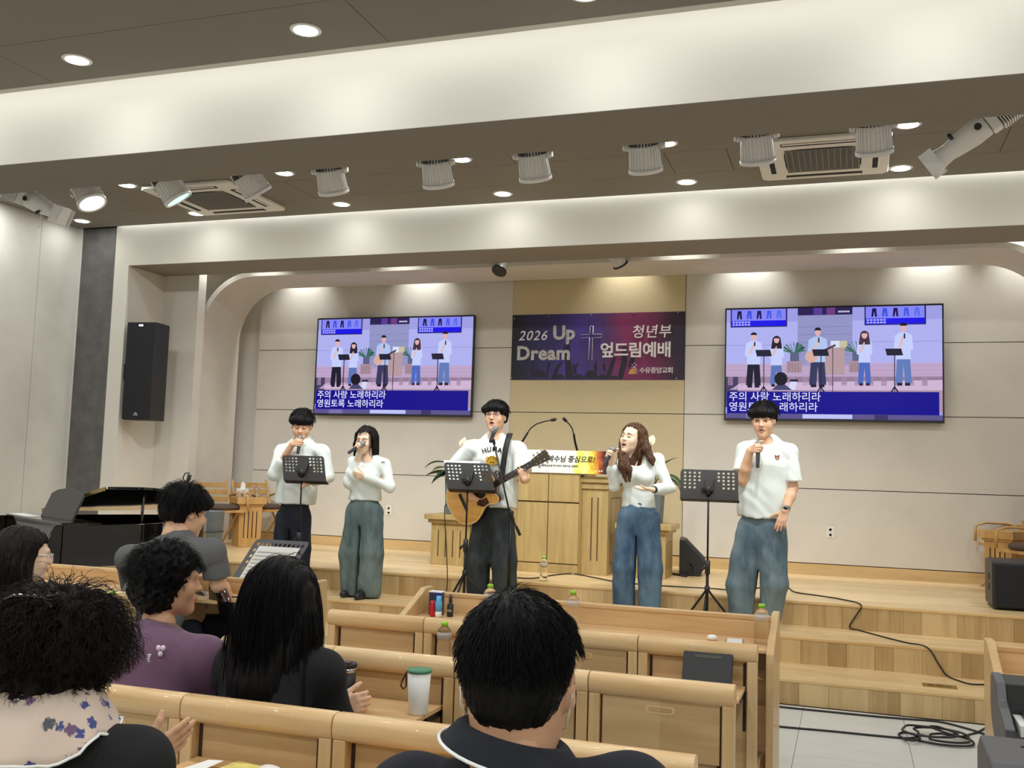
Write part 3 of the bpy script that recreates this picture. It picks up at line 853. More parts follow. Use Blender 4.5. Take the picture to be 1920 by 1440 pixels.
# ---------------------------------------------------------------- grand piano
def piano():
    A = Vector((-5.60, 6.03, 0)); rz = math.atan2(0.88, 0.47)
    t = thing('grand_piano', 'black lacquered grand piano with lid slightly raised, left of the singers', 'piano', A, rz)
    # local: +x towards the tail, +y away from the viewer (bass side)
    W_, L_ = 1.44, 1.52
    def outline(inset=0.0):
        P = [(inset, inset), (0.56, inset)]
        for s_ in range(1, 13):                              # bent side
            u = s_ / 12
            P.append((0.56 + 0.78 * u, inset + 0.50 * (0.5 - 0.5 * math.cos(math.pi * u)) ** 1.1))
        for s_ in range(1, 11):                              # round tail
            a = -math.pi / 2 + math.pi * s_ / 10
            P.append((L_ - 0.20 + (0.20 - inset) * math.cos(a) * 1.0, 0.90 + (0.46 - inset) * math.sin(a) * 0.9 + 0.02))
        P += [(L_ - 0.42, W_ - 0.05 - inset), (0.5, W_ - inset), (inset, W_ - inset)]
        return P
    z0, z1 = 0.665, 0.985
    out, inn = outline(), outline(0.035)
    n = len(out)
    V = [(x, y, z) for z in (z0, z1) for x, y in out] + [(x, y, z) for z in (z0 + 0.12, z1) for x, y in inn]
    F = []
    for i in range(n):
        j = (i + 1) % n
        F += [(i, j, n + j, n + i), (2 * n + i, 3 * n + i, 3 * n + j, 2 * n + j), (n + i, n + j, 3 * n + j, 3 * n + i)]
    F += [tuple(range(n))[::-1], tuple(range(2 * n, 3 * n))]
    MB().add(V, F).build('rim', M['lacquer'], t, 0.004)
    MB().prism(outline(0.06), z0 + 0.135, z0 + 0.15, 'z').build('soundboard', M['soundboard'], t)
    MB().box((-0.26, 0.03, 0.60), (0.0, W_ - 0.03, 0.70)).build('keybed', M['lacquer'], t, 0.006)
    for y0 in (0.0, W_ - 0.05):
        MB().prism([(-0.27, 0.60), (0.0, 0.60), (0.0, z1), (-0.06, z1), (-0.12, 0.86), (-0.27, 0.80)], y0, y0 + 0.05, 'y').build('key_arm', M['lacquer'], t, 0.008)
    MB().box((-0.22, 0.06, 0.70), (-0.07, W_ - 0.06, 0.722)).build('white_keys', M['white_plastic'], t)
    bk = MB()
    for i in range(52):
        if i % 7 in (1, 2, 4, 5, 6): bk.cbox((-0.115, 0.08 + i * 0.0247, 0.728), (0.09, 0.011, 0.014))
    o = bk.build('black_keys', M['black_plastic'], t); o['kind'] = 'stuff'
    MB().box((0.0, 0.04, z1 - 0.04), (0.30, W_ - 0.04, z1 + 0.012)).build('front_lid', M['lacquer'], t, 0.006)
    # music desk, leaning back
    T = Matrix.Translation((0.16, 0.30, z1 + 0.012)) @ Matrix.Rotation(math.radians(22), 4, 'Y')
    MB().prism([(0.0, 0.0), (0.0, 0.21), (0.10, 0.245), (0.24, 0.26), (0.36, 0.27), (0.48, 0.26), (0.62, 0.245), (0.72, 0.21), (0.72, 0.0)], 0.0, 0.02, 'x', T).build('music_desk', M['lacquer_grey_sheen'], t, 0.004)
    # raised main lid, hinged along the far side
    ang = math.radians(9.5)
    T = Matrix.Translation((0, W_, z1 + 0.03)) @ Matrix.Rotation(-ang, 4, 'X') @ Matrix.Translation((0, -W_, 0))
    lid = [(max(x, 0.31), y) for x, y in outline(-0.012)]
    lid = [p for i, p in enumerate(lid) if i == 0 or p != lid[i - 1]]
    ld = MB().prism(lid, 0.0, 0.022, 'z', T).build('lid', M['lacquer'], t, 0.004)
    MB().cbox((0.305, 0.36, 0.008), (0.012, 0.70, 0.03), T).build('lid_edge', M['brass'], ld, 0.002)
    MB().cbox((0.305, 1.08, 0.008), (0.012, 0.70, 0.03), T).build('lid_edge', M['brass'], ld, 0.002)
    MB().cyl((0.62, 0.06, z1 - 0.1), (0.62, 0.045, z1 + 0.235), 0.012, n=10).build('lid_prop', M['lacquer'], t)
    MB().box((0.02, 0.95, z1 + 0.012), (0.14, 1.40, z1 + 0.016)).build('score', M['paper'], t)
    for lx, ly in ((0.16, 0.14), (0.16, W_ - 0.14), (1.22, 0.86)):
        MB().lathe([(0.03, 0.0), (0.03, 0.04), (0.022, 0.06), (0.035, 0.10), (0.06, 0.45), (0.065, 0.6), (0.07, 0.667)], 14, T=Matrix.Translation((lx, ly, 0))).build('leg', M['lacquer'], t)
    MB().box((0.34, 0.55, 0.06), (0.40, 0.89, 0.10)).box((0.36, 0.60, 0.1), (0.38, 0.63, 0.667)).box((0.36, 0.81, 0.1), (0.38, 0.84, 0.667)).build('pedal_lyre', M['lacquer'], t, 0.003)
piano()

# ---------------------------------------------------------------- pulpit and plant stands
def pulpit():
    t = thing('pulpit', 'wide pale oak pulpit with panelled front and fluted wings, behind the guitarist', 'pulpit', (-2.70, 9.06, STAGE_Z))
    d = MB().box((-0.56, 0.10, 0.0), (0.56, 0.86, 0.86)); d.build('carcass', M['podium'], t, 0.003)
    MB().box((-0.31, 0.0, 0.0), (0.31, 0.12, 0.93)).build('front_slab', M['podium'], t, 0.004)
    for x0, x1, z0, z1 in ((-0.302, -0.004, 0.095, 0.655), (0.004, 0.302, 0.095, 0.655), (-0.302, -0.004, 0.67, 0.925), (0.004, 0.302, 0.67, 0.925), (-0.302, 0.302, 0.0, 0.085)):
        MB().box((x0, -0.012, z0), (x1, 0.001, z1)).build('panel', M['podium'], t, 0.003)
    MB().box((-0.305, -0.002, 0.0), (0.305, 0.0006, 0.925)).build('panel_joint', M['groove'], t)
    for sx in (-1, 1):
        MB().box((sx * 0.435 - 0.125, 0.075, 0.0), (sx * 0.435 + 0.125, 0.101, 0.80)).build('wing', M['podium'], t, 0.003)
        for k in (-1, 1):
            MB().box((sx * 0.435 + k * 0.03 - 0.006, 0.0735, 0.13), (sx * 0.435 + k * 0.03 + 0.006, 0.0755, 0.72)).build('flute', M['groove'], t)
        MB().box((sx * 0.435 - 0.148, 0.03, 0.86), (sx * 0.435 + 0.148, 0.90, 0.915)).build('wing_top', M['podium'], t, 0.004)
        MB().box((sx * 0.435 - 0.13, 0.055, 0.80), (sx * 0.435 + 0.13, 0.88, 0.86)).build('cornice', M['podium'], t, 0.004)
        MB().box((sx * 0.5605 - 0.0015, 0.20, 0.10), (sx * 0.5605 + 0.0015, 0.206, 0.72)).box((sx * 0.5605 - 0.0015, 0.62, 0.10), (sx * 0.5605 + 0.0015, 0.626, 0.72)).box((sx * 0.5605 - 0.0015, 0.20, 0.714), (sx * 0.5605 + 0.0015, 0.626, 0.72)).box((sx * 0.5605 - 0.0015, 0.20, 0.10), (sx * 0.5605 + 0.0015, 0.626, 0.106)).build('side_groove', M['groove'], t)
    MB().prism([(0.0, 0.93), (0.60, 0.98), (0.60, 0.90), (0.0, 0.90)], -0.31, 0.31, 'x').build('reading_top', M['podium'], t, 0.003)
pulpit()

def goose(name, pts, label):
    base = pts[0]
    t = thing(name, label, 'microphone', tuple(base))
    P = [Vector(p) - Vector(base) for p in pts]
    MB().cyl((0, 0, -0.012), (0, 0, 0.02), 0.022, n=12).build('base', M['black_plastic'], t)
    MB().tube(P[:3], 0.011, 8).build('lower_tube', M['black_metal'], t)
    MB().tube(P[2:], 0.006, 8).build('gooseneck', M['black_metal'], t)
    d = (P[-1] - P[-2]).normalized()
    MB().tube([P[-1] - d * 0.005, P[-1] + d * 0.01, P[-1] + d * 0.05, P[-1] + d * 0.062], [0.008, 0.016, 0.016, 0.008], 10).build('capsule', M['black_plastic'], t)
zt = STAGE_Z + 0.95
goose('gooseneck_microphone', [(-3.09, 9.40, zt + 0.035), aty(972, 840, 9.33), aty(989, 812, 9.26), aty(995, 803, 9.2), aty(1006, 795, 9.16), aty(1022, 790, 9.12), aty(1033, 788, 9.1)], 'long black gooseneck microphone curving right on the pulpit')
goose('gooseneck_microphone', [(-2.47, 9.40, zt + 0.035), aty(1078, 828, 9.36), aty(1076, 815, 9.3), aty(1073, 804, 9.26), aty(1068, 796, 9.2), aty(1062, 790, 9.15)], 'black gooseneck microphone curving left above the pulpit banner')

def stand_box(x, label):
    t = thing('plant_stand', label, 'plant stand', (x, 9.13, STAGE_Z), 0, 'oak plant stands flanking the pulpit')
    MB().box((-0.205, 0.03, 0.0), (0.205, 0.42, 0.41)).build('body', M['podium'], t, 0.004)
    for k in range(4):
        MB().box((-0.125 + 0.078 * k - 0.006, 0.0285, 0.08), (-0.125 + 0.078 * k + 0.006, 0.0305, 0.34)).build('flute', M['groove'], t)
    for k in range(4):
        for sx in (-1, 1):
            MB().box((sx * 0.205 - 0.0012, 0.10 + 0.075 * k, 0.08), (sx * 0.205 + 0.0012, 0.112 + 0.075 * k, 0.34)).build('flute', M['groove'], t)
    MB().box((-0.232, 0.0, 0.41), (0.232, 0.45, 0.445)).build('cornice', M['podium'], t, 0.004)
    MB().box((-0.262, -0.03, 0.445), (0.262, 0.48, 0.495)).build('top', M['podium'], t, 0.004)
    return t
stand_box(-3.735, 'low oak plant stand with fluted front, left of the pulpit')
stand_box(-1.80, 'low oak plant stand right of the pulpit, behind the brown-haired woman')

def leaf_mesh(L_, W_, bend, yaw, pitch, base, roll=0.0):
    V = []; F = []
    n = 8
    p = Vector(base); a = pitch
    ds = L_ / n
    dirh = Vector((math.cos(yaw), math.sin(yaw), 0)); side = Vector((-math.sin(yaw), math.cos(yaw), 0))
    for i in range(n + 1):
        u = i / n
        wd = W_ * (math.sin(math.pi * min(1, u * 1.02) ** 0.75) ** 0.9 if 0 < u < 1 else 0.02)
        nrm = dirh * -math.sin(a) + Vector((0, 0, 1)) * math.cos(a)
        s2 = side * math.cos(roll) + nrm * math.sin(roll)
        V += [p + s2 * wd + nrm * wd * 0.25, p, p - s2 * wd + nrm * wd * 0.25]
        p = p + (dirh * math.cos(a) + Vector((0, 0, 1)) * math.sin(a)) * ds
        a -= bend / n
    for i in range(n):
        b = 3 * i
        F += [(b, b + 1, b + 4, b + 3), (b + 1, b + 2, b + 5, b + 4)]
    return V, F
def peace_lily(x, y, z, label, seed, flower, leaves):
    rr = random.Random(seed)
    pt = thing('planter', label[0], 'planter', (x, y, z), 0, 'square grey planters on the oak stands')
    MB().prism([(-0.105, 0.0), (0.105, 0.0), (0.125, 0.37), (-0.125, 0.37)], -0.105, 0.105, 'y').build('pot', M['pot_grey'], pt, 0.006)
    MB().box((-0.10, -0.09, 0.345), (0.10, 0.09, 0.372)).build('soil', M['slot'], pt)
    t = thing('peace_lily', label[1], 'plant', (x, y, z + 0.372), 0, 'peace lilies beside the pulpit')
    for yaw, L_, W_, pitch, bend in leaves:
        st = Vector((0.03 * math.cos(yaw), 0.03 * math.sin(yaw), 0))
        stem_l = rr.uniform(0.10, 0.16)
        e = st + Vector((math.cos(yaw) * stem_l * 0.5, math.sin(yaw) * stem_l * 0.5, stem_l * math.sin(max(0.2, pitch))))
        MB().tube([st + Vector((0, 0, -0.02)), (st + e) / 2 + Vector((0, 0, 0.02)), e], 0.004, 6).build('stem', M['leaf'], t)
        V, F = leaf_mesh(L_, W_, bend, yaw, pitch * 0.6, e, rr.uniform(-0.4, 0.4))
        o = MB().add(V, F, True).build('leaf', M[rr.choice(['leaf', 'leaf_dark'])], t)
        m = o.modifiers.new('solid', 'SOLIDIFY'); m.thickness = 0.002
    for fx, fz in flower:
        fs = MB().tube([(0, 0, 0), (fx * 0.4, -0.01, fz * 0.6), (fx, -0.02, fz)], 0.004, 6).build('flower_stem', M['leaf'], t)
        MB().add(*leaf_mesh(0.12, 0.042, 0.5, 1.4, 1.35, (fx, -0.02, fz)), True).build('petal', M['petal'], fs)
        MB().tube([(fx, -0.035, fz + 0.01), (fx, -0.035, fz + 0.07)], 0.007, 6).build('spadix', M['petal'], fs)
PI = math.pi
peace_lily(-3.73, 9.36, STAGE_Z + 0.495, ('tall square grey planter on the oak stand left of the pulpit', 'peace lily with broad dark leaves left of the guitarist'), 3, [(0.02, 0.30), (0.05, 0.25)],
           [(PI, 0.34, 0.045, 1.0, 1.5), (PI * 0.95, 0.24, 0.06, 0.5, 0.9), (PI * 1.1, 0.26, 0.05, 0.25, 0.6), (PI * 1.2, 0.24, 0.055, 0.05, 1.1), (PI * 1.3, 0.22, 0.05, 0.4, 1.4), (0.2, 0.28, 0.05, 0.9, 1.0), (-0.5, 0.25, 0.05, 0.7, 1.2), (PI * 0.6, 0.25, 0.05, 1.1, 0.9), (-1.6, 0.22, 0.045, 0.9, 1.5), (2.2, 0.28, 0.05, 0.9, 1.2)])
peace_lily(-1.79, 9.40, STAGE_Z + 0.495, ('tall square grey planter on the oak stand right of the pulpit', 'peace lily with drooping leaves behind the brown-haired woman'), 5, [(0.0, 0.36), (-0.03, 0.28)],
           [(0.0, 0.30, 0.05, 0.5, 2.2), (-0.4, 0.22, 0.04, 1.3, 0.6), (0.3, 0.26, 0.05, 0.3, 1.8), (PI, 0.30, 0.05, 0.7, 1.6), (PI * 0.9, 0.26, 0.05, 1.0, 0.9), (PI * 1.1, 0.24, 0.05, 0.2, 1.2), (-1.5, 0.24, 0.05, 0.6, 1.3), (1.5, 0.26, 0.05, 1.0, 1.0)])

# pulpit banner
def pulpit_banner():
    c = [aty(958, 842, 9.02), aty(1146, 851, 9.02), aty(958, 884, 9.02)]
    wdt, hgt = c[1][0] - c[0][0], c[0][2] - c[2][2]
    t = thing('pulpit_banner', 'small white and yellow sunburst banner with brush lettering on the pulpit front', 'banner', (c[0][0], 9.032, c[0][2]))
    MB().box((0, 0, -hgt), (wdt, 0.006, 0)).build('sheet', M['sunburst'], t)
    tx = text_mesh('lettering', '님 예수님 중심으로!', 0.066, M['ink_black'], t, 0.012, 0.2)
    tx.matrix_local = Matrix.Translation((0.285, -0.002, -0.105)) @ STAND
    tx = text_mesh('small_print', '예수 그리스도를 중심으로 하나되어 세워가는 공동체', 0.0225, M['ink'], t)
    tx.matrix_local = Matrix.Translation((0.18, -0.002, -0.155)) @ STAND
    for k, bx in enumerate((0.83, 0.86, 0.885)):
        MB().prism([(bx, -0.19), (bx + 0.012, -0.175), (bx + 0.024, -0.19)], -0.002, 0.0, 'y').build('emblem', M['petal'], t)
m, nt, b, N, L = new_mat('sunburst')
tc = N('ShaderNodeTexCoord'); mp = N('ShaderNodeMapping'); L(tc.outputs['Object'], mp.inputs['Vector'])
mp.inputs['Location'].default_value = (-0.97, 0, 0.15)
gr = N('ShaderNodeVectorMath'); gr.operation = 'LENGTH'; L(mp.outputs['Vector'], gr.inputs[0])
wv = N('ShaderNodeTexNoise'); wv.inputs['Scale'].default_value = 14; L(mp.outputs['Vector'], wv.inputs['Vector'])
sx = N('ShaderNodeSeparateXYZ'); L(tc.outputs['Object'], sx.inputs[0])
ad = N('ShaderNodeMath'); ad.operation = 'MULTIPLY_ADD'; ad.inputs[1].default_value = 0.16; L(wv.outputs['Fac'], ad.inputs[0]); L(sx.outputs['X'], ad.inputs[2])
r = N('ShaderNodeValToRGB'); els = r.color_ramp.elements
els[0].position = 0.545; els[0].color = srgb(238, 238, 232)
els[1].position = 1.0; els[1].color = srgb(30, 36, 40)
for p_, c_ in ((0.58, (238, 232, 90)), (0.64, (245, 240, 150)), (0.69, (240, 205, 60)), (0.735, (190, 90, 40)), (0.77, (110, 44, 34)), (0.80, (36, 34, 32))):
    e = els.new(p_); e.color = srgb(*c_)
sc_ = N('ShaderNodeMath'); sc_.operation = 'MULTIPLY'; sc_.inputs[1].default_value = 0.78; L(ad.outputs[0], sc_.inputs[0])
L(sc_.outputs[0], r.inputs['Fac']); L(r.outputs['Color'], b.inputs['Base Color']); b.inputs['Roughness'].default_value = 0.6
M['sunburst'] = m
pulpit_banner()

# ---------------------------------------------------------------- wall banner
def flat(name, mat, parent, polys, y0, y1, dup_mat=None):
    mb = MB()
    for p in polys: mb.prism(p, y0, y1, 'y')
    return mb.build(name, mat, parent)
def wall_banner():
    x0, x1, z0, z1 = -3.628, -1.668, 2.522, 3.262
    Wd, Hd = x1 - x0, z1 - z0
    t = thing('wall_banner', 'dark purple concert banner with white lettering and a glowing cross on the tan bay', 'banner', (x0, YB - 0.036, z0))
    MB().box((0, 0, 0), (Wd, 0.006, Hd)).build('sheet', M['banner_art'], t)
    def q(u, v): return (u / 1920.0 * 2.1 - 0.12, Hd - (v - 95) / 853.0 * 0.935)   # coordinates measured on an enlarged view
    sil = M['banner_dark']
    arms = [[(545, 762), (590, 640), (640, 590), (665, 590), (620, 660), (600, 762)], [(700, 762), (690, 560), (670, 400), (700, 420), (735, 410), (745, 560), (790, 762)],
            [(480, 762), (510, 590), (535, 590), (500, 762)], [(330, 690), (345, 560), (360, 560), (350, 690)], [(1110, 762), (1150, 640), (1180, 540), (1215, 545), (1190, 660), (1150, 762)],
            [(1235, 762), (1270, 600), (1280, 440), (1330, 440), (1330, 600), (1290, 762)], [(1000, 690), (990, 620), (1015, 570), (1022, 620), (1030, 690)],
            [(775, 660), (770, 590), (800, 620), (825, 590), (830, 615), (805, 660), (820, 720), (790, 720)], [(1090, 680), (1085, 600), (1110, 610), (1115, 690)], [(1340, 640), (1380, 500), (1420, 520), (1390, 650)]]
    flat('raised_hands', sil, t, [[q(*p) for p in a] for a in arms], -0.0016, 0.0)['kind'] = 'stuff'
    heads = []
    for cu, cv, ru, rv in ((405, 740, 82, 75), (640, 760, 45, 50), (965, 760, 70, 88), (840, 770, 60, 55), (1080, 765, 45, 50), (1200, 765, 50, 35)):
        heads.append([q(cu + ru * math.cos(a), min(762, cv - rv * math.sin(a))) for a in [PI * i / 10 for i in range(11)]])
    flat('crowd', sil, t, heads, -0.0024, 0.0)['kind'] = 'stuff'
    def put(body, u, v, size, mat, bold=0.0, shear=0.0, name='lettering', space=1.0):
        o = text_mesh(name, body, size, mat, t, bold, shear, space=space)
        x, z = q(u, v)
        o.matrix_local = Matrix.Translation((x, -0.004, z)) @ STAND
    wh = M['banner_white']; gr_ = M['banner_grunge']
    put('2026', 180, 360, 0.155, wh, 0.004, 0.25, space=1.12)
    put('Up', 550, 352, 0.215, gr_, 0.035)
    put('Dream', 165, 560, 0.215, gr_, 0.035, space=1.06)
    put('청년부', 1370, 340, 0.155, wh, 0.008, 0.12, space=1.05)
    put('엎드림예배', 1050, 530, 0.178, wh, 0.022, space=0.93)
    put('수유중앙교회', 1455, 700, 0.072, wh, 0.008, space=0.86)
    cr = [(945, 225), (975, 225), (975, 308), (1063, 308), (1063, 342), (975, 342), (970, 570), (935, 570), (940, 342), (850, 342), (850, 312), (945, 308)]
    pts = [q(*p) for p in cr]
    mb = MB()
    mb.tube([(x, -0.004, z) for x, z in pts + pts[:1]], 0.0065, 6, flat=0.4)
    mb.build('cross_outline', wh, t)
    flat('dome_logo', M['banner_gold'], t, [[q(1345, 712), q(1360, 675), q(1390, 650), q(1415, 665), q(1425, 712)]], -0.003, 0.0)
    mb = MB()
    mb.tube([(x, -0.0035, z) for x, z in [q(1375, 645), q(1400, 640), q(1430, 670), q(1440, 715)]], 0.003, 5)
    mb.build('logo_line', wh, t)
    for u, v in ((1385, 620), (1405, 605), (1425, 622), (1412, 640)):
        x, z = q(u, v)
        MB().ball((x, -0.003, z), (0.006, 0.002, 0.006), 8, 6).build('logo_spark', wh, t)
    for u, v in ((130, 132), (500, 118), (948, 108), (1390, 98), (1832, 88), (106, 750), (1825, 755)):
        x, z = q(u, v)
        MB().lathe([(0.006, 0), (0.008, 0.002), (0.005, 0.003)], 10, T=Matrix.Translation((min(max(x, 0.012), Wd - 0.012), -0.0005, min(max(z, 0.012), Hd - 0.012))) @ Matrix.Rotation(PI / 2, 4, 'X')).build('eyelet', M['chrome'], t)
m, nt, b, N, L = new_mat('banner_art')
tc = N('ShaderNodeTexCoord'); sx = N('ShaderNodeSeparateXYZ'); L(tc.outputs['Object'], sx.inputs[0])
nz = N('ShaderNodeTexNoise'); nz.inputs['Scale'].default_value = 2.6; nz.inputs['Detail'].default_value = 4; L(tc.outputs['Object'], nz.inputs['Vector'])
ad = N('ShaderNodeMath'); ad.operation = 'MULTIPLY_ADD'; ad.inputs[1].default_value = 0.5; L(nz.outputs['Fac'], ad.inputs[0]); L(sx.outputs['X'], ad.inputs[2])
dv = N('ShaderNodeMath'); dv.operation = 'MULTIPLY'; dv.inputs[1].default_value = 0.42; L(ad.outputs[0], dv.inputs[0])
r = N('ShaderNodeValToRGB'); els = r.color_ramp.elements
els[0].position = 0.12; els[0].color = srgb(26, 26, 40); els[1].position = 0.97; els[1].color = srgb(30, 26, 40)
for p_, c_ in ((0.27, (52, 46, 104)), (0.42, (74, 58, 150)), (0.55, (78, 50, 110)), (0.66, (132, 44, 96)), (0.76, (120, 38, 84)), (0.88, (50, 34, 56))):
    e = els.new(p_); e.color = srgb(*c_)
L(dv.outputs[0], r.inputs['Fac']); L(r.outputs['Color'], b.inputs['Base Color']); b.inputs['Roughness'].default_value = 0.6
M['banner_art'] = m
M['banner_dark'] = plain('banner_dark', srgb(34, 28, 48), 0.6)
M['banner_white'] = plain('banner_white', srgb(236, 232, 232), 0.6)
M['banner_grunge'] = plain('banner_grunge', srgb(196, 192, 190), 0.6, var=0.4, vscale=45)
M['banner_gold'] = plain('banner_gold', srgb(214, 160, 90), 0.6)
wall_banner()

# ---------------------------------------------------------------- television screens showing the live picture
SCR = {}
def scol(name, c, s=1.0):
    if name not in SCR:
        SCR[name] = emit('screen_' + name, srgb(*c), s)
    return SCR[name]
def television(x0, x1, z0, z1, y, rz, label, gain):
    Wd, Hd = x1 - x0, z1 - z0
    t = thing('television', label, 'television', ((x0 + x1) / 2, y, (z0 + z1) / 2), rz, 'wall televisions showing the live singers')
    MB().cbox((0, 0.03, 0), (Wd, 0.05, Hd)).build('housing', M['black_plastic'], t, 0.006)
    MB().cbox((0, 0.075, 0), (0.6, 0.05, 0.4)).build('wall_bracket', M['black_metal'], t)
    mats = []; idx = {}
    mb = MB()
    Wp, Hp = Wd - 0.028, Hd - 0.04
    def P(u, v): return (-Wp / 2 + Wp * u, Hp / 2 + 0.004 - Hp * v)
    def poly(pts, col, layer):
        key = tuple(col)
        if key not in idx:
            idx[key] = len(mats); mats.append(scol('%02x%02x%02x_%d' % (key + (int(gain * 10),)), key, gain))
        mb.mi = idx[key]
        mb.prism([P(*p) for p in pts], 0.0045 - 0.0006 * layer, 0.006, 'y')
    def rect(u0, v0, u1, v1, col, layer): poly([(u0, v0), (u1, v0), (u1, v1), (u0, v1)], col, layer)
    def oval(u, v, ru, rv, col, layer, n=12): poly([(u + ru * math.cos(2 * PI * i / n), v + rv * math.sin(2 * PI * i / n)) for i in range(n)], col, layer)
    rect(0, 0, 1, 1, (158, 158, 226), 0)
    rect(0, 0.12, 1, 0.5, (174, 176, 238), 1)
    rect(0.345, 0.0, 0.60, 0.52, (146, 148, 196), 2)
    for v in (0.17, 0.24, 0.31, 0.42): rect(0.345, v, 0.60, v + 0.003, (112, 112, 160), 3)
    rect(0, 0.33, 0.345, 0.334, (140, 140, 200), 3); rect(0.60, 0.31, 1, 0.314, (140, 140, 200), 3)
    rect(0, 0.50, 1, 0.80, (190, 164, 200), 2)
    for v in (0.525, 0.56, 0.60): rect(0, v, 1, v + 0.006, (176, 150, 190), 3)
    rect(0, 0.62, 1, 0.70, (148, 122, 150), 3)
    for k in range(16): rect(0.06 * k + 0.01, 0.62, 0.06 * k + 0.035, 0.70, (158, 132, 158), 4)
    rect(0.0, 0.62, 0.06, 0.9, (70, 60, 100), 4)
    poly([(0.02, 0.74), (0.07, 0.68), (1, 0.65), (1, 0.74)], (206, 180, 212), 4)
    rect(0.02, 0.74, 1, 0.93, (172, 146, 168), 3)
    # banner and the two televisions inside the picture
    rect(0.345, 0.0, 0.60, 0.065, (44, 34, 84), 4)
    for a, c2 in ((0.42, (90, 60, 150)), (0.48, (110, 60, 130))): rect(a, 0.0, a + 0.04, 0.062, c2, 5)
    for k in range(6): rect(0.535 + 0.009 * k, 0.03, 0.541 + 0.009 * k, 0.045, (220, 220, 240), 6)
    for u in (0.02, 0.655):
        rect(u, 0.0, u + 0.275, 0.165, (40, 34, 110), 4)
        rect(u + 0.006, 0.0, u + 0.268, 0.105, (134, 134, 244), 5)
        for k, c2 in enumerate(((24, 20, 70), (60, 80, 220), (30, 24, 90), (70, 90, 230), (90, 110, 235))):
            uu = u + 0.035 + 0.048 * k
            poly([(uu, 0.015), (uu + 0.018, 0.015), (uu + 0.022, 0.09), (uu + 0.012, 0.09), (uu + 0.010, 0.04), (uu + 0.004, 0.09), (uu - 0.004, 0.09)], c2, 6)
        rect(u + 0.006, 0.105, u + 0.268, 0.155, (20, 10, 230), 6)
        for vv in (0.112, 0.135):
            for k in range(6): rect(u + 0.01 + 0.015 * k, vv, u + 0.021 + 0.015 * k, vv + 0.014, (180, 180, 255), 7)
    # planters, stands, pulpit
    for u in (0.33, 0.62):
        rect(u - 0.02, 0.40, u + 0.022, 0.48, (92, 96, 132), 5)
        rect(u - 0.036, 0.48, u + 0.036, 0.585, (166, 140, 150), 5)
        for k in range(4): rect(u - 0.025 + 0.014 * k, 0.50, u - 0.022 + 0.014 * k, 0.575, (130, 104, 120), 6)
        for k in range(9):
            a = PI * (k / 8.0)
            poly([(u, 0.41), (u + 0.045 * math.cos(a) - 0.006, 0.37 - 0.07 * math.sin(a)), (u + 0.058 * math.cos(a), 0.385 - 0.07 * math.sin(a)), (u + 0.03 * math.cos(a), 0.40 - 0.03 * math.sin(a))], (44, 84, 84) if k % 2 else (70, 120, 104), 6)
    rect(0.47, 0.36, 0.565, 0.60, (180, 152, 158), 5)
    rect(0.50, 0.30, 0.575, 0.36, (200, 190, 160), 6); rect(0.50, 0.30, 0.54, 0.36, (214, 224, 244), 7)
    # people
    def fig(u, top, foot, tee, pant, hair, long_hair=False, w_=0.036):
        h = foot - top
        z = lambda k: top + h * k
        poly([(u - w_ * 0.8, z(0.56)), (u + w_ * 0.8, z(0.56)), (u + w_, z(0.96)), (u + 0.006, z(0.97)), (u, z(0.66)), (u - 0.006, z(0.97)), (u - w_, z(0.96))], pant, 8)
        rect(u - w_ * 0.8, z(0.955), u - 0.006, z(1.0), (26, 22, 40), 9); rect(u + 0.006, z(0.955), u + w_ * 0.8, z(1.0), (26, 22, 40), 9)
        poly([(u - w_ * 0.4, z(0.15)), (u + w_ * 0.4, z(0.15)), (u + w_ * 1.05, z(0.20)), (u + w_ * 1.2, z(0.42)), (u + w_ * 0.85, z(0.44)), (u + w_ * 0.9, z(0.58)), (u - w_ * 0.9, z(0.58)), (u - w_ * 0.85, z(0.44)), (u - w_ * 1.2, z(0.42)), (u - w_ * 1.05, z(0.20))], tee, 9)
        if long_hair: poly([(u - 0.018, z(0.03)), (u + 0.018, z(0.03)), (u + 0.027, z(0.25)), (u - 0.027, z(0.25))], hair, 10)
        oval(u, z(0.075), 0.013, 0.075 * h * 0.92, (222, 176, 176), 11)
        poly([(u + 0.016 * math.cos(a), z(0.045) - 0.05 * h * math.sin(a)) for a in [PI * i / 8 for i in range(9)]], hair, 12)
        poly([(u - 0.024, z(0.38)), (u - 0.002, z(0.20)), (u + 0.006, z(0.21)), (u - 0.014, z(0.40))], (224, 184, 184), 11)
        rect(u + 0.001, z(0.17), u + 0.008, z(0.25), (40, 36, 60), 13)
    W2 = (196, 206, 250)
    fig(0.135, 0.215, 0.72, W2, (26, 24, 46), (26, 20, 36))
    fig(0.245, 0.25, 0.71, W2, (92, 116, 182), (40, 28, 44), True, 0.03)
    fig(0.44, 0.18, 0.715, (176, 196, 240), (54, 54, 92), (26, 20, 36), False, 0.04)
    fig(0.655, 0.215, 0.70, W2, (74, 104, 190), (70, 48, 66), True, 0.03)
    fig(0.83, 0.15, 0.70, W2, (96, 122, 186), (20, 16, 30))
    oval(0.41, 0.44, 0.030, 0.055, (214, 172, 160), 13)
    poly([(0.42, 0.42), (0.52, 0.33), (0.525, 0.345), (0.425, 0.44)], (80, 60, 70), 13)
    for u in (0.185, 0.455, 0.79):
        poly([(u - 0.042, 0.375), (u + 0.03, 0.375), (u + 0.038, 0.435), (u - 0.034, 0.435)], (30, 28, 52), 14)
        rect(u - 0.002, 0.43, u + 0.002, 0.76, (30, 28, 52), 14)
        poly([(u, 0.70), (u + 0.022, 0.765), (u + 0.014, 0.765), (u, 0.72), (u - 0.014, 0.765), (u - 0.022, 0.765)], (30, 28, 52), 14)
    rect(0.508, 0.36, 0.511, 0.76, (30, 28, 52), 14)
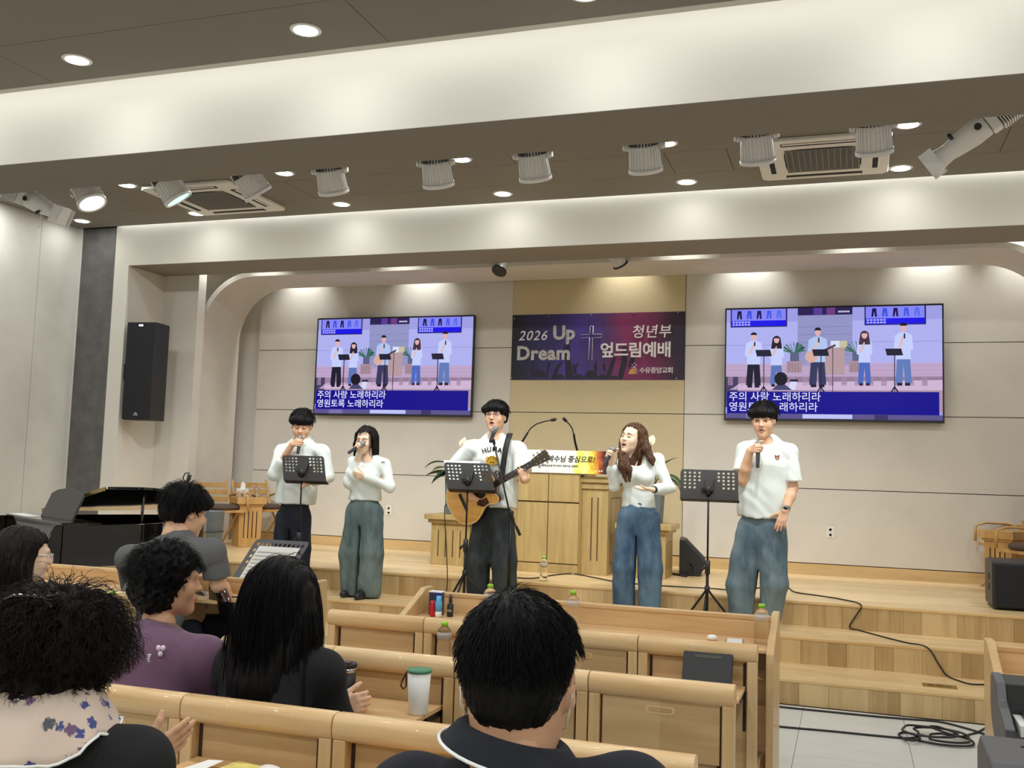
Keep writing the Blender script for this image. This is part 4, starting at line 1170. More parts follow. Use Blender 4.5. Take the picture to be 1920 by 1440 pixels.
    oval(0.267, 0.64, 0.032, 0.062, (22, 18, 34), 14); poly([(0.225, 0.74), (0.25, 0.69), (0.285, 0.69), (0.32, 0.74)], (70, 70, 110), 14)
    poly([(0.30, 0.74), (0.315, 0.65), (0.345, 0.65), (0.335, 0.74)], (210, 216, 244), 13)
    rect(0.31, 0.645, 0.348, 0.665, (30, 28, 52), 14)
    rect(0.008, 0.755, 0.985, 0.955, (14, 4, 140), 15)
    rect(0.0, 0.955, 1.0, 1.0, (92, 84, 140), 14)
    rect(0.37, 0.957, 0.60, 0.995, (190, 196, 246), 15)
    rect(0.10, 0.957, 0.19, 1.0, (120, 112, 170), 15); rect(0.70, 0.957, 0.76, 1.0, (60, 50, 100), 15)
    mb.build('picture', mats, t)
    for k, body in enumerate(('주의 사랑 노래하리라', '영원토록 노래하리라')):
        o = text_mesh('caption', body, Hd * 0.088, scol('caption', (226, 226, 255), gain), t, 0.004)
        x, z = P(0.016, 0.835 + 0.092 * k)
        o.matrix_local = Matrix.Translation((x, -0.007, z)) @ STAND
    for sx in (-1, 1):
        MB().cbox((sx * (Wd / 2 - 0.006), 0.004, 0), (0.012, 0.012, Hd)).build('bezel', M['black_plastic'], t)
    MB().cbox((0, 0.003, -Hd / 2 + 0.012), (Wd, 0.014, 0.026)).build('bezel', M['black_plastic'], t)
    MB().cbox((0, 0.003, Hd / 2 - 0.006), (Wd, 0.012, 0.013)).build('bezel', M['black_plastic'], t)
    return t
television(-6.098, -4.062, 2.088, 3.262, YB - 0.115, 0.0, 'large wall television left of the purple banner, showing the singers above blue lyrics', 0.92)
television(-1.235, 0.880, 2.090, 3.270, YB - 0.115, 0.0, 'large wall television right of the purple banner, its lyrics partly behind a singer', 0.92)
# ---------------------------------------------------------------- loudspeakers
def column_speaker():
    t = thing('column_speaker', 'tall black column loudspeaker hung on the left side of the portal', 'loudspeaker', (-7.305, 8.80, 1.92), math.radians(8))
    MB().box((-0.17, 0.012, 0.0), (0.17, 0.30, 1.07)).build('cabinet', M['black_plastic'], t, 0.012, 3)
    MB().box((-0.165, 0.0, 0.008), (0.165, 0.014, 1.062)).build('grille', M['grille'], t, 0.005)
    MB().box((-0.026, -0.002, 1.022), (0.022, 0.001, 1.040)).build('led_display', M['led_blue'], t)
    for p in ([(-0.028, 0.045), (-0.012, 0.078), (-0.005, 0.066), (-0.016, 0.045)], [(0.028, 0.045), (0.0, 0.088), (-0.007, 0.076), (0.014, 0.045)], [(-0.008, 0.045), (0.001, 0.062), (0.009, 0.045)]):
        MB().prism(p, -0.003, 0.0, 'y').build('emblem', M['chrome'], t)
    MB().box((-0.275, 0.12, 0.45), (-0.17, 0.18, 0.62)).build('wall_bracket', M['black_metal'], t)
column_speaker()
def subwoofer():
    t = thing('subwoofer', 'black boxy loudspeaker on the stage edge at the right', 'loudspeaker', (1.045, 8.48, STAGE_Z))
    MB().box((0.0, 0.02, 0.012), (0.62, 0.46, 0.372)).build('cabinet', M['black_plastic'], t, 0.022, 3)
    MB().box((0.03, 0.006, 0.025), (0.60, 0.03, 0.345)).build('grille', M['grille'], t, 0.006)
    for z in (0.215, 0.135):
        MB().box((-0.001, 0.16, z), (0.004, 0.24, z + 0.05)).build('handle_recess', M['dark_hole'], t)
    for x, y in ((0.04, 0.06), (0.58, 0.06), (0.04, 0.42), (0.58, 0.42)):
        MB().cyl((x, y, 0), (x, y, 0.014), 0.02, n=10).build('rubber_foot', M['black_matte'], t)
subwoofer()
t = thing('floor_monitor', 'black wedge floor monitor beside the right plant stand', 'loudspeaker', (-1.535, 9.58, STAGE_Z), math.radians(8))
MB().prism([(0.0, 0.0), (0.0, 0.345), (0.045, 0.345), (0.25, 0.14), (0.20, 0.0)], 0.0, 0.40, 'y').build('cabinet', M['black_plastic'], t, 0.008)
T = Matrix.Translation((0.148, 0.2, 0.2455)) @ Matrix.Rotation(math.radians(45), 4, 'Y')
MB().cbox((0, 0, 0), (0.26, 0.37, 0.006), T).build('grille', M['grille'], t)
tag(MB().tube([atz(1262, 1076, STAGE_Z + 0.012), atz(1285, 1080, STAGE_Z + 0.012), atz(1298, 1074, STAGE_Z + 0.012), atz(1301, 1066, STAGE_Z + 0.03), aty(1296, 1060, 9.3), aty(1286, 1054, 9.5)], 0.011, 8).build('monitor_cable', M['cable']), 'thick black cable looping behind the wedge monitor', 'cable')

# ---------------------------------------------------------------- music stands
def music_stand(name_label, top_l, top_r, bot_l, y, lean, zfoot, grey=False, yaw=0.0, collar_z=0.55, sheet=None):
    """perforated tilting desk on a pole with tripod; corner pixels read from the photograph on plane y"""
    a, b_, c = aty(*top_l, y), aty(*top_r, y), aty(*bot_l, y)
    cx = (a[0] + b_[0]) / 2; w_ = b_[0] - a[0]; zt = (a[2] + b_[2]) / 2; h = zt - c[2]
    t = thing('music_stand', name_label, 'music stand', (cx, y, zfoot), yaw, 'perforated music stands')
    mt = M['stand_grey'] if grey else M['stand_metal']
    hh = h / math.cos(lean) if abs(lean) < 1.2 else h
    skew = (c[0] - a[0]) - 0.0
    T = Matrix.Translation((0, 0, zt - zfoot)) @ Matrix.Rotation(lean, 4, 'X')
    w2 = w_ / 2
    # plate with punched holes: a grid of cells, each hole cell a square ring round an octagon
    nx, ny = 11, 6
    holes = {(i, j) for j in range(5) for i in (0, 1, 2, 3, 7, 8, 9, 10)} - {(3, 3), (3, 4), (7, 3), (7, 4)}
    if grey: holes = {(i, 0) for i in range(11)} | {(i, 1) for i in range(11)} | {(0, 2), (10, 2), (0, 3), (10, 3), (0, 4), (10, 4)}
    mx, mz = 0.018, 0.012
    cw, ch = (w_ - 2 * mx) / nx, (hh - mz - 0.05) / ny
    V = []; F = []
    th = 0.003
    def sk(z): return skew * (-z / hh)
    def cell(x0, x1, z0, z1, hole):
        q = [(x0, z0), (x1, z0), (x1, z1), (x0, z1)]
        n0 = len(V)
        if not hole:
            for yy in (0, th): V.extend([(x + sk(z), yy, z) for x, z in q])
            F.extend([(n0, n0 + 1, n0 + 2, n0 + 3), (n0 + 7, n0 + 6, n0 + 5, n0 + 4)])
            return
        cxx, czz, r = (x0 + x1) / 2, (z0 + z1) / 2, min(x1 - x0, z1 - z0) * 0.34
        ring = [(x0, z0), ((x0 + x1) / 2, z0), (x1, z0), (x1, (z0 + z1) / 2), (x1, z1), ((x0 + x1) / 2, z1), (x0, z1), (x0, (z0 + z1) / 2)]
        hol = [(cxx + r * math.cos(PI * 1.25 + k * PI / 4), czz + r * math.sin(PI * 1.25 + k * PI / 4)) for k in range(8)]
        for yy in (0, th): V.extend([(x + sk(z), yy, z) for x, z in ring + hol])
        for k in range(8):
            m_ = (k + 1) % 8
            F.append((n0 + k, n0 + m_, n0 + 8 + m_, n0 + 8 + k))
            F.append((n0 + 16 + m_, n0 + 16 + k, n0 + 24 + k, n0 + 24 + m_))
            F.append((n0 + 8 + k, n0 + 8 + m_, n0 + 24 + m_, n0 + 24 + k))
    for i in range(nx):
        for j in range(ny):
            x0 = -w2 + mx + i * cw
            cell(x0, x0 + cw, -mz - (j + 1) * ch, -mz - j * ch, (i, j) in holes)
    cell(-w2, -w2 + mx, -hh, -mz * 1.6, False); cell(w2 - mx, w2, -hh, -mz * 1.6, False)
    cell(-w2 + mx, w2 - mx, -mz, 0, False); cell(-w2 + mx, w2 - mx, -hh, -mz - ny * ch, False)
    cell(-w2 + mx * 0.35, -w2 + mx, -mz * 1.6, -mz * 0.3, False); cell(w2 - mx, w2 - mx * 0.35, -mz * 1.6, -mz * 0.3, False)
    MB().add(V, F, T=T).build('desk', mt, t)
    side = 1 if not grey else -1
    MB().cbox((skew / 1.0, side * 0.028, -hh + 0.004), (w_ + 0.004, 0.055, 0.005), T).build('lip', mt, t, 0.001)
    MB().cbox((skew * 0.55, -side * 0.012, -hh * 0.55), (0.07, 0.022, hh * 0.42), T).build('back_plate', mt, t, 0.005)
    pc = T @ Vector((skew * 0.6, -side * 0.03, -hh * 0.62))
    MB().tube([pc, (pc.x, pc.y, pc.z - 0.06)], 0.02, 10).cbox((pc.x - 0.03, pc.y, pc.z - 0.02), (0.05, 0.02, 0.016)).build('tilt_joint', M['black_plastic'], t)
    MB().tube([(pc.x, pc.y, pc.z - 0.05), (pc.x, pc.y, collar_z)], 0.0075, 10).build('upper_pole', M['black_metal'], t)
    MB().tube([(pc.x, pc.y, collar_z + 0.02), (pc.x, pc.y, 0.08)], 0.0115, 10).build('lower_pole', M['black_metal'], t)
    MB().cyl((pc.x, pc.y, collar_z - 0.05), (pc.x, pc.y, collar_z + 0.05), 0.02, n=12).cyl((pc.x - 0.05, pc.y, collar_z - 0.03), (pc.x - 0.02, pc.y, collar_z), 0.010, n=8).build('collar', M['black_plastic'], t)
    for k in range(3):
        a_ = 2 * PI * k / 3 + 0.5
        e = (pc.x + 0.24 * math.cos(a_), pc.y + 0.24 * math.sin(a_), 0.012)
        lg = MB().tube([(pc.x, pc.y, 0.30), e], 0.009, 8).build('leg', M['black_metal'], t)
        MB().ball(e, 0.012, 8, 6).build('rubber_foot', M['black_matte'], lg)
    MB().cyl((pc.x, pc.y, 0.27), (pc.x, pc.y, 0.32), 0.02, n=10).build('leg_hub', M['black_plastic'], t)
    if sheet:
        s = thing('sheet_music', sheet[0], 'sheet music', (cx, y, zt), yaw)
        T2 = Matrix.Rotation(lean, 4, 'X')
        x0, x1, z0, z1 = sheet[1]
        sgn = -1 if grey else 1
        yy = -0.0035 if grey else 0.0065
        V = [(x + skew * (-z / hh), yy, z) for x, z in ((x0, z0), (x1, z0), (x1, z1), (x0, z1))]
        V2 = [(x, y_ - 0.0012, z) for x, y_, z in V]
        MB().add(V + V2, [(0, 1, 2, 3), (7, 6, 5, 4), (0, 4, 5, 1), (1, 5, 6, 2), (2, 6, 7, 3), (3, 7, 4, 0)], T=T2).build('paper', M['paper'], s)
        ik = MB(); rr = random.Random(3)
        if grey:
            for k in range(9):
                zc = z1 - 0.035 - k * (z1 - z0 - 0.05) / 9
                for l in range(5):
                    zz = zc - 0.0022 * l
                    xx0, xx1 = x0 + 0.012, x1 - 0.012
                    q = [(xx0, zz), (xx1, zz), (xx1, zz - 0.0006), (xx0, zz - 0.0006)]
                    ik.add([(x + skew * (-z / hh), yy - 0.0016, z) for x, z in q], [(0, 1, 2, 3)], T=T2)
                for n_ in range(22):
                    xx = xx0 + (xx1 - xx0) * (n_ + rr.random()) / 22; zz = zc - rr.random() * 0.009
                    q = [(xx, zz), (xx + 0.003, zz), (xx + 0.003, zz - 0.0025), (xx, zz - 0.0025)]
                    ik.add([(x + skew * (-z / hh), yy - 0.0017, z) for x, z in q], [(0, 1, 2, 3)], T=T2)
            o = ik.build('staves', M['ink'], s); o['kind'] = 'stuff'
    return t
music_stand('black music stand in front of the leftmost man in a white shirt', (529, 853), (607, 856), (547, 900), 7.74, math.radians(-32), S2, collar_z=0.5)
music_stand('black music stand hiding the body of the acoustic guitar', (832, 866), (918, 870), (851, 916), 7.74, math.radians(-32), S2, collar_z=0.52,
            sheet=('white song sheet sticking out above the stand before the guitarist', (-0.205, 0.12, -0.25, 0.022)))
music_stand('black music stand at the right, left of the tallest singer', (1276, 880), (1384, 882), (1279, 934), 7.74, math.radians(-24), S2, collar_z=0.46)
music_stand('dark grey music stand with printed score, facing the man in the grey shirt', (481, 1013), (582, 1013), (447, 1092), 5.35, math.radians(-22), 0.0, grey=True, collar_z=0.5,
            sheet=('white page of printed staves lying on the grey music stand', (-0.135, 0.15, -0.31, -0.045)))

# microphone stand with boom, in front of the guitarist
def mic_stand():
    y = 7.70
    base = atz(966, 1135, S2)
    t = thing('microphone_stand', 'black boom microphone stand in front of the guitarist', 'microphone stand', (aty(955, 960, y)[0], y, S2))
    o = Vector(t.location)
    j = Vector(aty(958, 962, y)) - o
    MB().tube([j, (j.x, 0, 0.06)], 0.011, 10).build('pole', M['black_metal'], t)
    MB().tube([j + Vector((0, 0, -0.10)), (j.x, 0, 0.2)], 0.014, 10).build('lower_pole', M['black_metal'], t)
    MB().ball(j, 0.026, 10, 8).build('swivel', M['black_plastic'], t)
    up = Vector(aty(925, 826, y - 0.06)) - o; lo = Vector(aty(975, 1004, y + 0.02)) - o
    MB().tube([up, j + Vector((0.0, -0.03, 0.0)), lo], 0.0075, 8).build('boom', M['black_metal'], t)
    MB().tube([lo + (j - lo) * 0.4, lo], 0.013, 8).build('counterweight', M['black_plastic'], t)
    for k in range(3):
        a_ = 2 * PI * k / 3 + 0.2
        MB().tube([(j.x, 0, 0.22), (j.x + 0.28 * math.cos(a_), 0.28 * math.sin(a_), 0.012)], 0.009, 8).build('leg', M['black_metal'], t)
    MB().tube([up + Vector((0.01, 0, -0.03)), up, Vector(aty(922, 822, y - 0.08)) - o], 0.014, 10).build('clip', M['black_plastic'], t)
mic_stand()
def hand_mic(tail, head, label, y=None, name='microphone'):
    """vocal microphone from its tail to its grille"""
    a, b_ = Vector(tail), Vector(head)
    d = (b_ - a).normalized()
    t = thing(name, label, 'microphone', a, 0, 'vocal microphones')
    L_ = (b_ - a).length
    MB().tube([d * 0.0, d * 0.006, d * (L_ - 0.062), d * (L_ - 0.045)], [0.011, 0.0135, 0.017, 0.020], 14).build('handle', M['mic_body'], t)
    MB().tube([d * (L_ - 0.047), d * (L_ - 0.040)], [0.021, 0.024], 14).build('ring', M['chrome'], t)
    MB().tube([d * (L_ - 0.040), d * (L_ - 0.030), d * (L_ - 0.012), d * (L_ - 0.002), d * L_], [0.0245, 0.026, 0.025, 0.016, 0.006], 14).build('grille_ball', M['mic_grille'], t)
    return t
M['mic_body'] = plain('mic_body', srgb(58, 60, 64), 0.45)
M['mic_grille'] = plain('mic_grille', srgb(150, 152, 156), 0.4, metal=0.8, bump=0.5, bscale=500)
hand_mic(aty(919, 830, 7.63), aty(930, 799, 7.66), 'microphone on the boom stand in front of the guitarist')

# small microphone clipped on a stand above the piano
t = thing('piano_microphone', 'small black microphone on a thin stand above the piano, behind the grey-shirted man', 'microphone', aty(352, 908, 6.6) * np.array([1, 1, 0]))
zz = aty(352, 908, 6.6)[2]
MB().tube([(0, 0, 0.02), (0, 0, zz - 0.01)], 0.008, 8).build('pole', M['black_metal'], t)
MB().lathe([(0.13, 0.0), (0.13, 0.012), (0.02, 0.022)], 20).build('base', M['black_metal'], t)
MB().tube([(-0.03, 0, zz - 0.005), (0.0, 0, zz + 0.03), (0.012, 0, zz + 0.075)], [0.018, 0.014, 0.017], 10).build('capsule', M['black_plastic'], t)
MB().tube([(0.01, 0, zz + 0.09), (-0.03, 0, zz + 0.085), (-0.05, 0, zz + 0.05), (-0.03, 0, zz + 0.02)], 0.005, 6).build('cable_loop', M['cable'], t)

# ---------------------------------------------------------------- chairs and side tables on the stage
def chair(loc, rz, label):
    t = thing('folding_chair', label, 'chair', loc, rz, 'wooden folding armchairs on the stage')
    for sx in (-1, 1):
        MB().tube([(sx * 0.23, 0.30, 0.74), (sx * 0.235, 0.20, 0.45), (sx * 0.24, -0.16, 0.0)], 0.018, 4, smooth=False).build('leg', M['chair_wood'], t, 0.003)
        MB().tube([(sx * 0.20, -0.10, 0.40), (sx * 0.20, 0.28, 0.0)], 0.016, 4, smooth=False).build('leg', M['chair_wood'], t, 0.003)
        MB().tube([(sx * 0.245, 0.22, 0.56), (sx * 0.25, 0.10, 0.59), (sx * 0.25, -0.10, 0.595), (sx * 0.25, -0.20, 0.57), (sx * 0.25, -0.21, 0.42)], 0.017, 6, smooth=True, flat=0.7).build('arm', M['chair_wood'], t)
    for z in (0.68, 0.60, 0.52):
        T = Matrix.Translation((0, 0.285 - (0.70 - z) * 0.30, z))
        MB().prism([(-0.22, -0.006), (-0.1, 0.012), (0.1, 0.012), (0.22, -0.006), (0.22, -0.018), (0.1, 0.0), (-0.1, 0.0), (-0.22, -0.018)], -0.028, 0.028, 'z', T).build('back_slat', M['chair_wood'], t, 0.002)
    MB().box((-0.225, -0.20, 0.385), (0.225, 0.20, 0.415)).build('seat_frame', M['chair_wood'], t, 0.005)
    MB().lathe([(0.19, 0.415), (0.225, 0.43), (0.225, 0.455), (0.18, 0.472), (0.06, 0.476)], 22).build('cushion', M['brown_cushion'], t)
    return t
def onfloor(u, y): return (aty(u, 980, y)[0], y, STAGE_Z)
c1 = chair(onfloor(408, 9.5), math.radians(62), 'wooden folding chair with brown cushion, between the piano and the side table')
dup(c1, onfloor(490, 10.12), math.radians(66), 'wooden folding chair behind the slatted side table, against the back wall')
def side_table(loc, rz, label):  # slatted front
    t = thing('side_table', label, 'table', loc, rz, 'small slatted side tables')
    MB().prism([(-0.125, 0.0), (0.125, 0.0), (0.13, 0.46), (-0.13, 0.46)], -0.15, 0.15, 'y').build('body', M['chair_wood'], t, 0.004)
    for k in range(4):
        MB().box((-0.07 + 0.046 * k - 0.005, -0.152, 0.10), (-0.07 + 0.046 * k + 0.005, -0.149, 0.40)).build('slit', M['slot'], t)
    MB().box((-0.145, -0.165, 0.46), (0.145, 0.165, 0.48)).build('cornice', M['chair_wood'], t, 0.004)
    MB().box((-0.165, -0.185, 0.48), (0.165, 0.185, 0.555)).build('top', M['chair_wood'], t, 0.005)
    return t
tb = onfloor(463, 9.80)
st0 = side_table(tb, math.radians(48), 'small slatted wooden side table with cups, left of the singers')
dup(c1, (1.50, 9.36, STAGE_Z), math.radians(-62), 'wooden folding chair behind the subwoofer, partly out of frame')
dup(c1, (1.43, 10.27, STAGE_Z), math.radians(-66), 'wooden folding chair with loop arm next to the back wall at the right edge')
dup(st0, (1.34, 9.86, STAGE_Z), math.radians(-40), 'small wooden side table between the folding chairs at the right edge')
ztop = STAGE_Z + 0.555
t = thing('tissue_box', 'white tissue box with a tissue sticking up on the side table', 'tissue box', (tb[0] - 0.12, tb[1] + 0.06, ztop))
MB().box((-0.05, -0.05, 0), (0.05, 0.05, 0.09)).build('box', M['paper'], t, 0.003)
MB().prism([(-0.03, 0.085), (0.03, 0.085), (0.035, 0.14), (0.0, 0.17), (-0.025, 0.15)], -0.004, 0.004, 'y').build('tissue', M['paper'], t, 0.002)
t = thing('paper_cup', 'white cup on the side table between the folding chairs', 'cup', (tb[0] - 0.05, tb[1] - 0.08, ztop))
MB().lathe([(0.03, 0), (0.037, 0.075), (0.039, 0.078)], 16).build('cup', M['white_plastic'], t)
for k, xx in enumerate((tb[0] + 0.06, tb[0] + 0.115)):
    t = thing('drink_glass', ('left' if k == 0 else 'right') + ' of two small clear bottles on the side table', 'bottle', (xx, tb[1] + 0.02, ztop), 0)
    MB().lathe([(0.024, 0), (0.025, 0.08), (0.012, 0.10), (0.012, 0.115)], 14).build('body', M['pet'], t)
    MB().cyl((0, 0, 0.112), (0, 0, 0.13), 0.014, n=12).build('cap', M['pink_cap'] if 'pink_cap' in M else M.setdefault('pink_cap', plain('pink_cap', srgb(214, 160, 170), 0.5)), t)
# dark grey umbrella-style waste bin at the tail of the piano
t = thing('waste_bin', 'grey round bin standing at the tail of the piano', 'bin', (aty(397, 1000, 8.6)[0], 8.6, STAGE_Z))
MB().lathe([(0.085, 0.0), (0.10, 0.02), (0.115, 0.44), (0.118, 0.45), (0.105, 0.45), (0.095, 0.43)], 24).build('body', M['pot_grey'], t)
MB().lathe([(0.116, 0.24), (0.118, 0.245), (0.117, 0.25)], 24).build('band', M['lamp_dark'], t)

# ---------------------------------------------------------------- bottles, tumblers and other small things
def bottle(loc, label):
    t = thing('water_bottle', label, 'bottle', loc, 0, 'small water bottles with green caps')
    pr = [(0.024, 0.0), (0.029, 0.004), (0.030, 0.012)]
    for k in range(5):
        z = 0.016 + 0.013 * k
        pr += [(0.030, z), (0.0285, z + 0.0055), (0.030, z + 0.011)]
    pr += [(0.0270, 0.088), (0.0268, 0.098)]
    for k in range(2):
        z = 0.104 + 0.012 * k
        pr += [(0.030, z), (0.0288, z + 0.005), (0.030, z + 0.010)]
    pr += [(0.0295, 0.130), (0.024, 0.142), (0.016, 0.149), (0.0125, 0.152), (0.0125, 0.158)]
    MB().lathe(pr, 22).build('body', M['pet'], t)
    MB().lathe([(0.0145, 0.153), (0.0145, 0.168), (0.012, 0.170)], 18).build('cap', M['cap_green'], t)
    MB().lathe([(0.0302, 0.100), (0.0304, 0.128)], 22).build('label_band', M['label_film'], t)
    return t
m, nt, b, N, L = new_mat('label_film')
b.inputs['Base Color'].default_value = (0.93, 0.95, 0.97, 1); b.inputs['Alpha'].default_value = 0.28; b.inputs['Roughness'].default_value = 0.3
M['label_film'] = m
SHELF = 0.786
def on_shelf(u, y, z=SHELF): return (aty(u, 1150, y)[0], y, z)
b0 = bottle(on_shelf(1428, DESK_Y - 0.15), 'water bottle with green cap at the right end of the front desk')
for p, lb in ((on_shelf(918, DESK_Y - 0.13), 'water bottle on the front desk before the guitarist, behind the big head'),
              (on_shelf(1074, DESK_Y - 0.16), 'water bottle on the front desk just right of the big head'),
              ((aty(833, 1190, 3.92)[0], 3.92, 0.688), 'water bottle on the first row tray, in front of the desk'),
              ((aty(1019, 1085, 8.33)[0], 8.33, STAGE_Z), 'water bottle on the stage edge in front of the pulpit'),
              ((-3.372, 3.985, 0.688), 'water bottle on the tray beside the purple blouse')):
    o = dup(b0, p, 0, lb)
    if p[1] > 8: o.scale = (1.15, 1.15, 1.28)
zs_ = SHELF
yk = DESK_Y - 0.12
t = thing('toothpaste_box', 'dark blue and white small carton at the left end of the front desk', 'box', on_shelf(817, yk + 0.03))
MB().box((-0.03, -0.02, 0), (0.035, 0.02, 0.112)).build('carton', M['carton'] if 'carton' in M else M.setdefault('carton', plain('carton', srgb(44, 54, 78), 0.4)), t, 0.001)
MB().box((-0.031, -0.0205, 0.108), (0.036, 0.0205, 0.1135)).build('lid', M['paper'], t)
MB().box((0.004, -0.0208, 0.06), (0.036, -0.0195, 0.108)).build('print', M.setdefault('print_blue', plain('print_blue', srgb(36, 50, 140), 0.4)), t)
t = thing('red_tube', 'small red bottle in front of the dark carton', 'bottle', on_shelf(811, yk - 0.04))
MB().lathe([(0.013, 0), (0.014, 0.01), (0.014, 0.055), (0.012, 0.062), (0.012, 0.075)], 14).build('body', M.setdefault('red', plain('red', srgb(190, 30, 36), 0.35)), t)
t = thing('blue_bottle', 'small sky blue bottle in front of the dark carton', 'bottle', on_shelf(822, yk - 0.045))
MB().lathe([(0.015, 0), (0.016, 0.01), (0.016, 0.028)], 14).build('base', M['white_plastic'], t)
MB().lathe([(0.0163, 0.028), (0.0163, 0.07), (0.012, 0.08), (0.012, 0.10)], 14).build('body', M.setdefault('sky', plain('sky', srgb(90, 180, 230), 0.35)), t)
t = thing('spray_bottle', 'small black spray bottle on the front desk', 'bottle', on_shelf(844, yk))
MB().lathe([(0.014, 0), (0.0155, 0.006), (0.0155, 0.055), (0.008, 0.066), (0.008, 0.075)], 14).build('body', M['black_plastic'], t)
MB().cbox((0, 0, 0.030), (0.024, 0.0315, 0.012)).build('label', M['chrome'], t, 0.002)
MB().lathe([(0.009, 0.07), (0.009, 0.092), (0.007, 0.104)], 12).build('nozzle', M['lamp_dark'], t)
t = thing('phone', 'phone lying face up on the front desk near its right end', 'phone', on_shelf(1378, DESK_Y - 0.19), 0.1)
MB().box((-0.036, -0.07, 0), (0.036, 0.07, 0.009)).build('body', M['lamp_dark'], t, 0.003)
MB().box((-0.033, -0.066, 0.009), (0.033, 0.066, 0.0095)).build('screen', M['lamp_grey'], t)
t = thing('crumpled_tissue', 'crumpled scrap of white tissue on the front desk', 'tissue', on_shelf(1336, DESK_Y - 0.17))
MB().ball((0, 0, 0.012), (0.024, 0.02, 0.013), 9, 6).build('paper', M['paper'], t)
TRAY = 0.688
t = thing('steel_tumbler', 'black tumbler with steel band and flip lid on the second row tray', 'tumbler', (aty(651, 1260, 3.11)[0], 3.11, TRAY))
MB().lathe([(0.025, 0), (0.027, 0.004), (0.0305, 0.108)], 24).build('body', M['black_metal'], t)
MB().lathe([(0.0312, 0.106), (0.0318, 0.122)], 24).build('steel_band', M['chrome'], t)
MB().lathe([(0.033, 0.122), (0.0335, 0.134), (0.030, 0.138), (0.015, 0.139)], 24).build('lid', M['black_plastic'], t)
MB().cbox((0.0, -0.016, 0.140), (0.045, 0.024, 0.006)).build('flip_tab', M['lamp_dark'], t, 0.002)
t = thing('white_tumbler', 'tall white tumbler with green lid and dark strap on the second row tray', 'tumbler', (aty(785, 1300, 3.085)[0], 3.085, TRAY))
MB().lathe([(0.029, 0), (0.032, 0.004), (0.0345, 0.05), (0.039, 0.138)], 28).build('cup', M['white_plastic'], t)
MB().lathe([(0.0415, 0.137), (0.0425, 0.140), (0.041, 0.1455), (0.02, 0.147)], 28).build('lid', M.setdefault('lid_green', plain('lid_green', srgb(64, 128, 92), 0.45)), t)
MB().tube([(-0.042, 0, 0.139), (-0.050, 0, 0.125), (-0.062, 0, 0.10), (-0.066, 0, 0.085), (-0.056, 0, 0.075), (-0.046, 0, 0.085), (-0.047, 0, 0.11), (-0.049, 0, 0.128)], 0.0045, 6, flat=0.5).build('strap', M.setdefault('strap_wine', plain('strap_wine', srgb(58, 22, 26), 0.7)), t)
t = thing('hymn_book', 'black leather book leaning on the first row tray near the aisle', 'book', (aty(1332, 1270, 3.96)[0] - 0.01, 3.93, TRAY), 0.02)
T = Matrix.Rotation(math.radians(-24), 4, 'X')
MB().box((-0.095, -0.02, 0.010), (0.095, 0.006, 0.135), T).build('cover', M['black_plastic'], t, 0.004)
MB().box((-0.05, -0.0215, 0.112), (0.055, -0.0195, 0.124), T).build('gilt_line', M.setdefault('olive', plain('olive', srgb(70, 66, 52), 0.5)), t)
# papers on the nearest tray
def sheet_at(name, label, cat, pts, z, mat, lift=0.0):
    t = thing(name, label, cat, (pts[0][0], pts[0][1], z))
    V = [(p[0] - pts[0][0], p[1] - pts[0][1], 0.001 + lift * k_) for p, k_ in zip(pts, (0, 0, 1, 1))]
    V2 = [(x, y, zz + 0.0015) for x, y, zz in V]
    MB().add(V + V2, [(3, 2, 1, 0), (4, 5, 6, 7), (0, 1, 5, 4), (1, 2, 6, 5), (2, 3, 7, 6), (3, 0, 4, 7)]).build('sheet', mat, t)
    return t
tx = -1.52
sheet_at('leaflet', 'yellow and white printed leaflet on the nearest tray', 'leaflet', [(tx - 0.07, 2.18), (tx + 0.05, 2.16), (tx + 0.08, 2.34), (tx - 0.03, 2.355)], TRAY, M['leaflet'] if 'leaflet' in M else M.setdefault('leaflet', plain('leaflet', srgb(226, 208, 120), 0.6, var=0.35, vscale=14)), 0.012)
sheet_at('folded_paper', 'folded white paper left of the yellow leaflet', 'paper', [(tx - 0.16, 2.16), (tx - 0.09, 2.17), (tx - 0.06, 2.335), (tx - 0.10, 2.325)], TRAY, M['paper'], 0.014)
t = thing('spectacle_case', 'pale rounded glasses case right of the yellow leaflet', 'case', (tx + 0.14, 2.26, TRAY), -0.6)
MB().ball((0, 0, 0.022), (0.075, 0.03, 0.022), 16, 10).build('case', M['white_plastic'], t)
# a wooden phone holder and cards on the far desk
t = thing('pencil_tray', 'small wooden tray of odds and ends on the far front desk', 'tray', (aty(453, 1130, 4.5)[0], 4.50, 0.786), 0.3)
MB().box((-0.07, -0.045, 0), (0.07, 0.045, 0.012)).build('tray', M['pew'], t, 0.003)
MB().box((-0.05, -0.02, 0.012), (0.02, 0.0, 0.018)).build('pen', M['black_plastic'], t)

# wall sockets
def socket(p, label):
    t = thing('wall_socket', label, 'socket', (p[0], YB - 0.016, p[2]), 0, 'double wall sockets')
    MB().box((-0.038, -0.009, -0.058), (0.038, 0.0, 0.058)).build('plate', M['white_plastic'], t, 0.003)
    for z in (-0.026, 0.026):
        MB().lathe([(0.019, 0.0), (0.020, 0.003), (0.014, 0.003), (0.012, -0.002)], 16, T=Matrix.Translation((0, -0.009, z)) @ Matrix.Rotation(PI / 2, 4, 'X')).build('outlet', M['lamp_grey'], t)
    return t
s0 = socket(aty(729, 957, 10.56), 'white double socket on the back wall between the second singer and the guitarist')
dup(s0, (aty(1557, 998, 10.56)[0], YB - 0.016, aty(1557, 998, 10.56)[2]), 0, 'white double socket on the back wall right of the tallest singer')
t = thing('floor_outlet', 'brass floor outlet plate set in the lowest step', 'outlet', (*atz(1762, 1287, S1)[:2], S1))
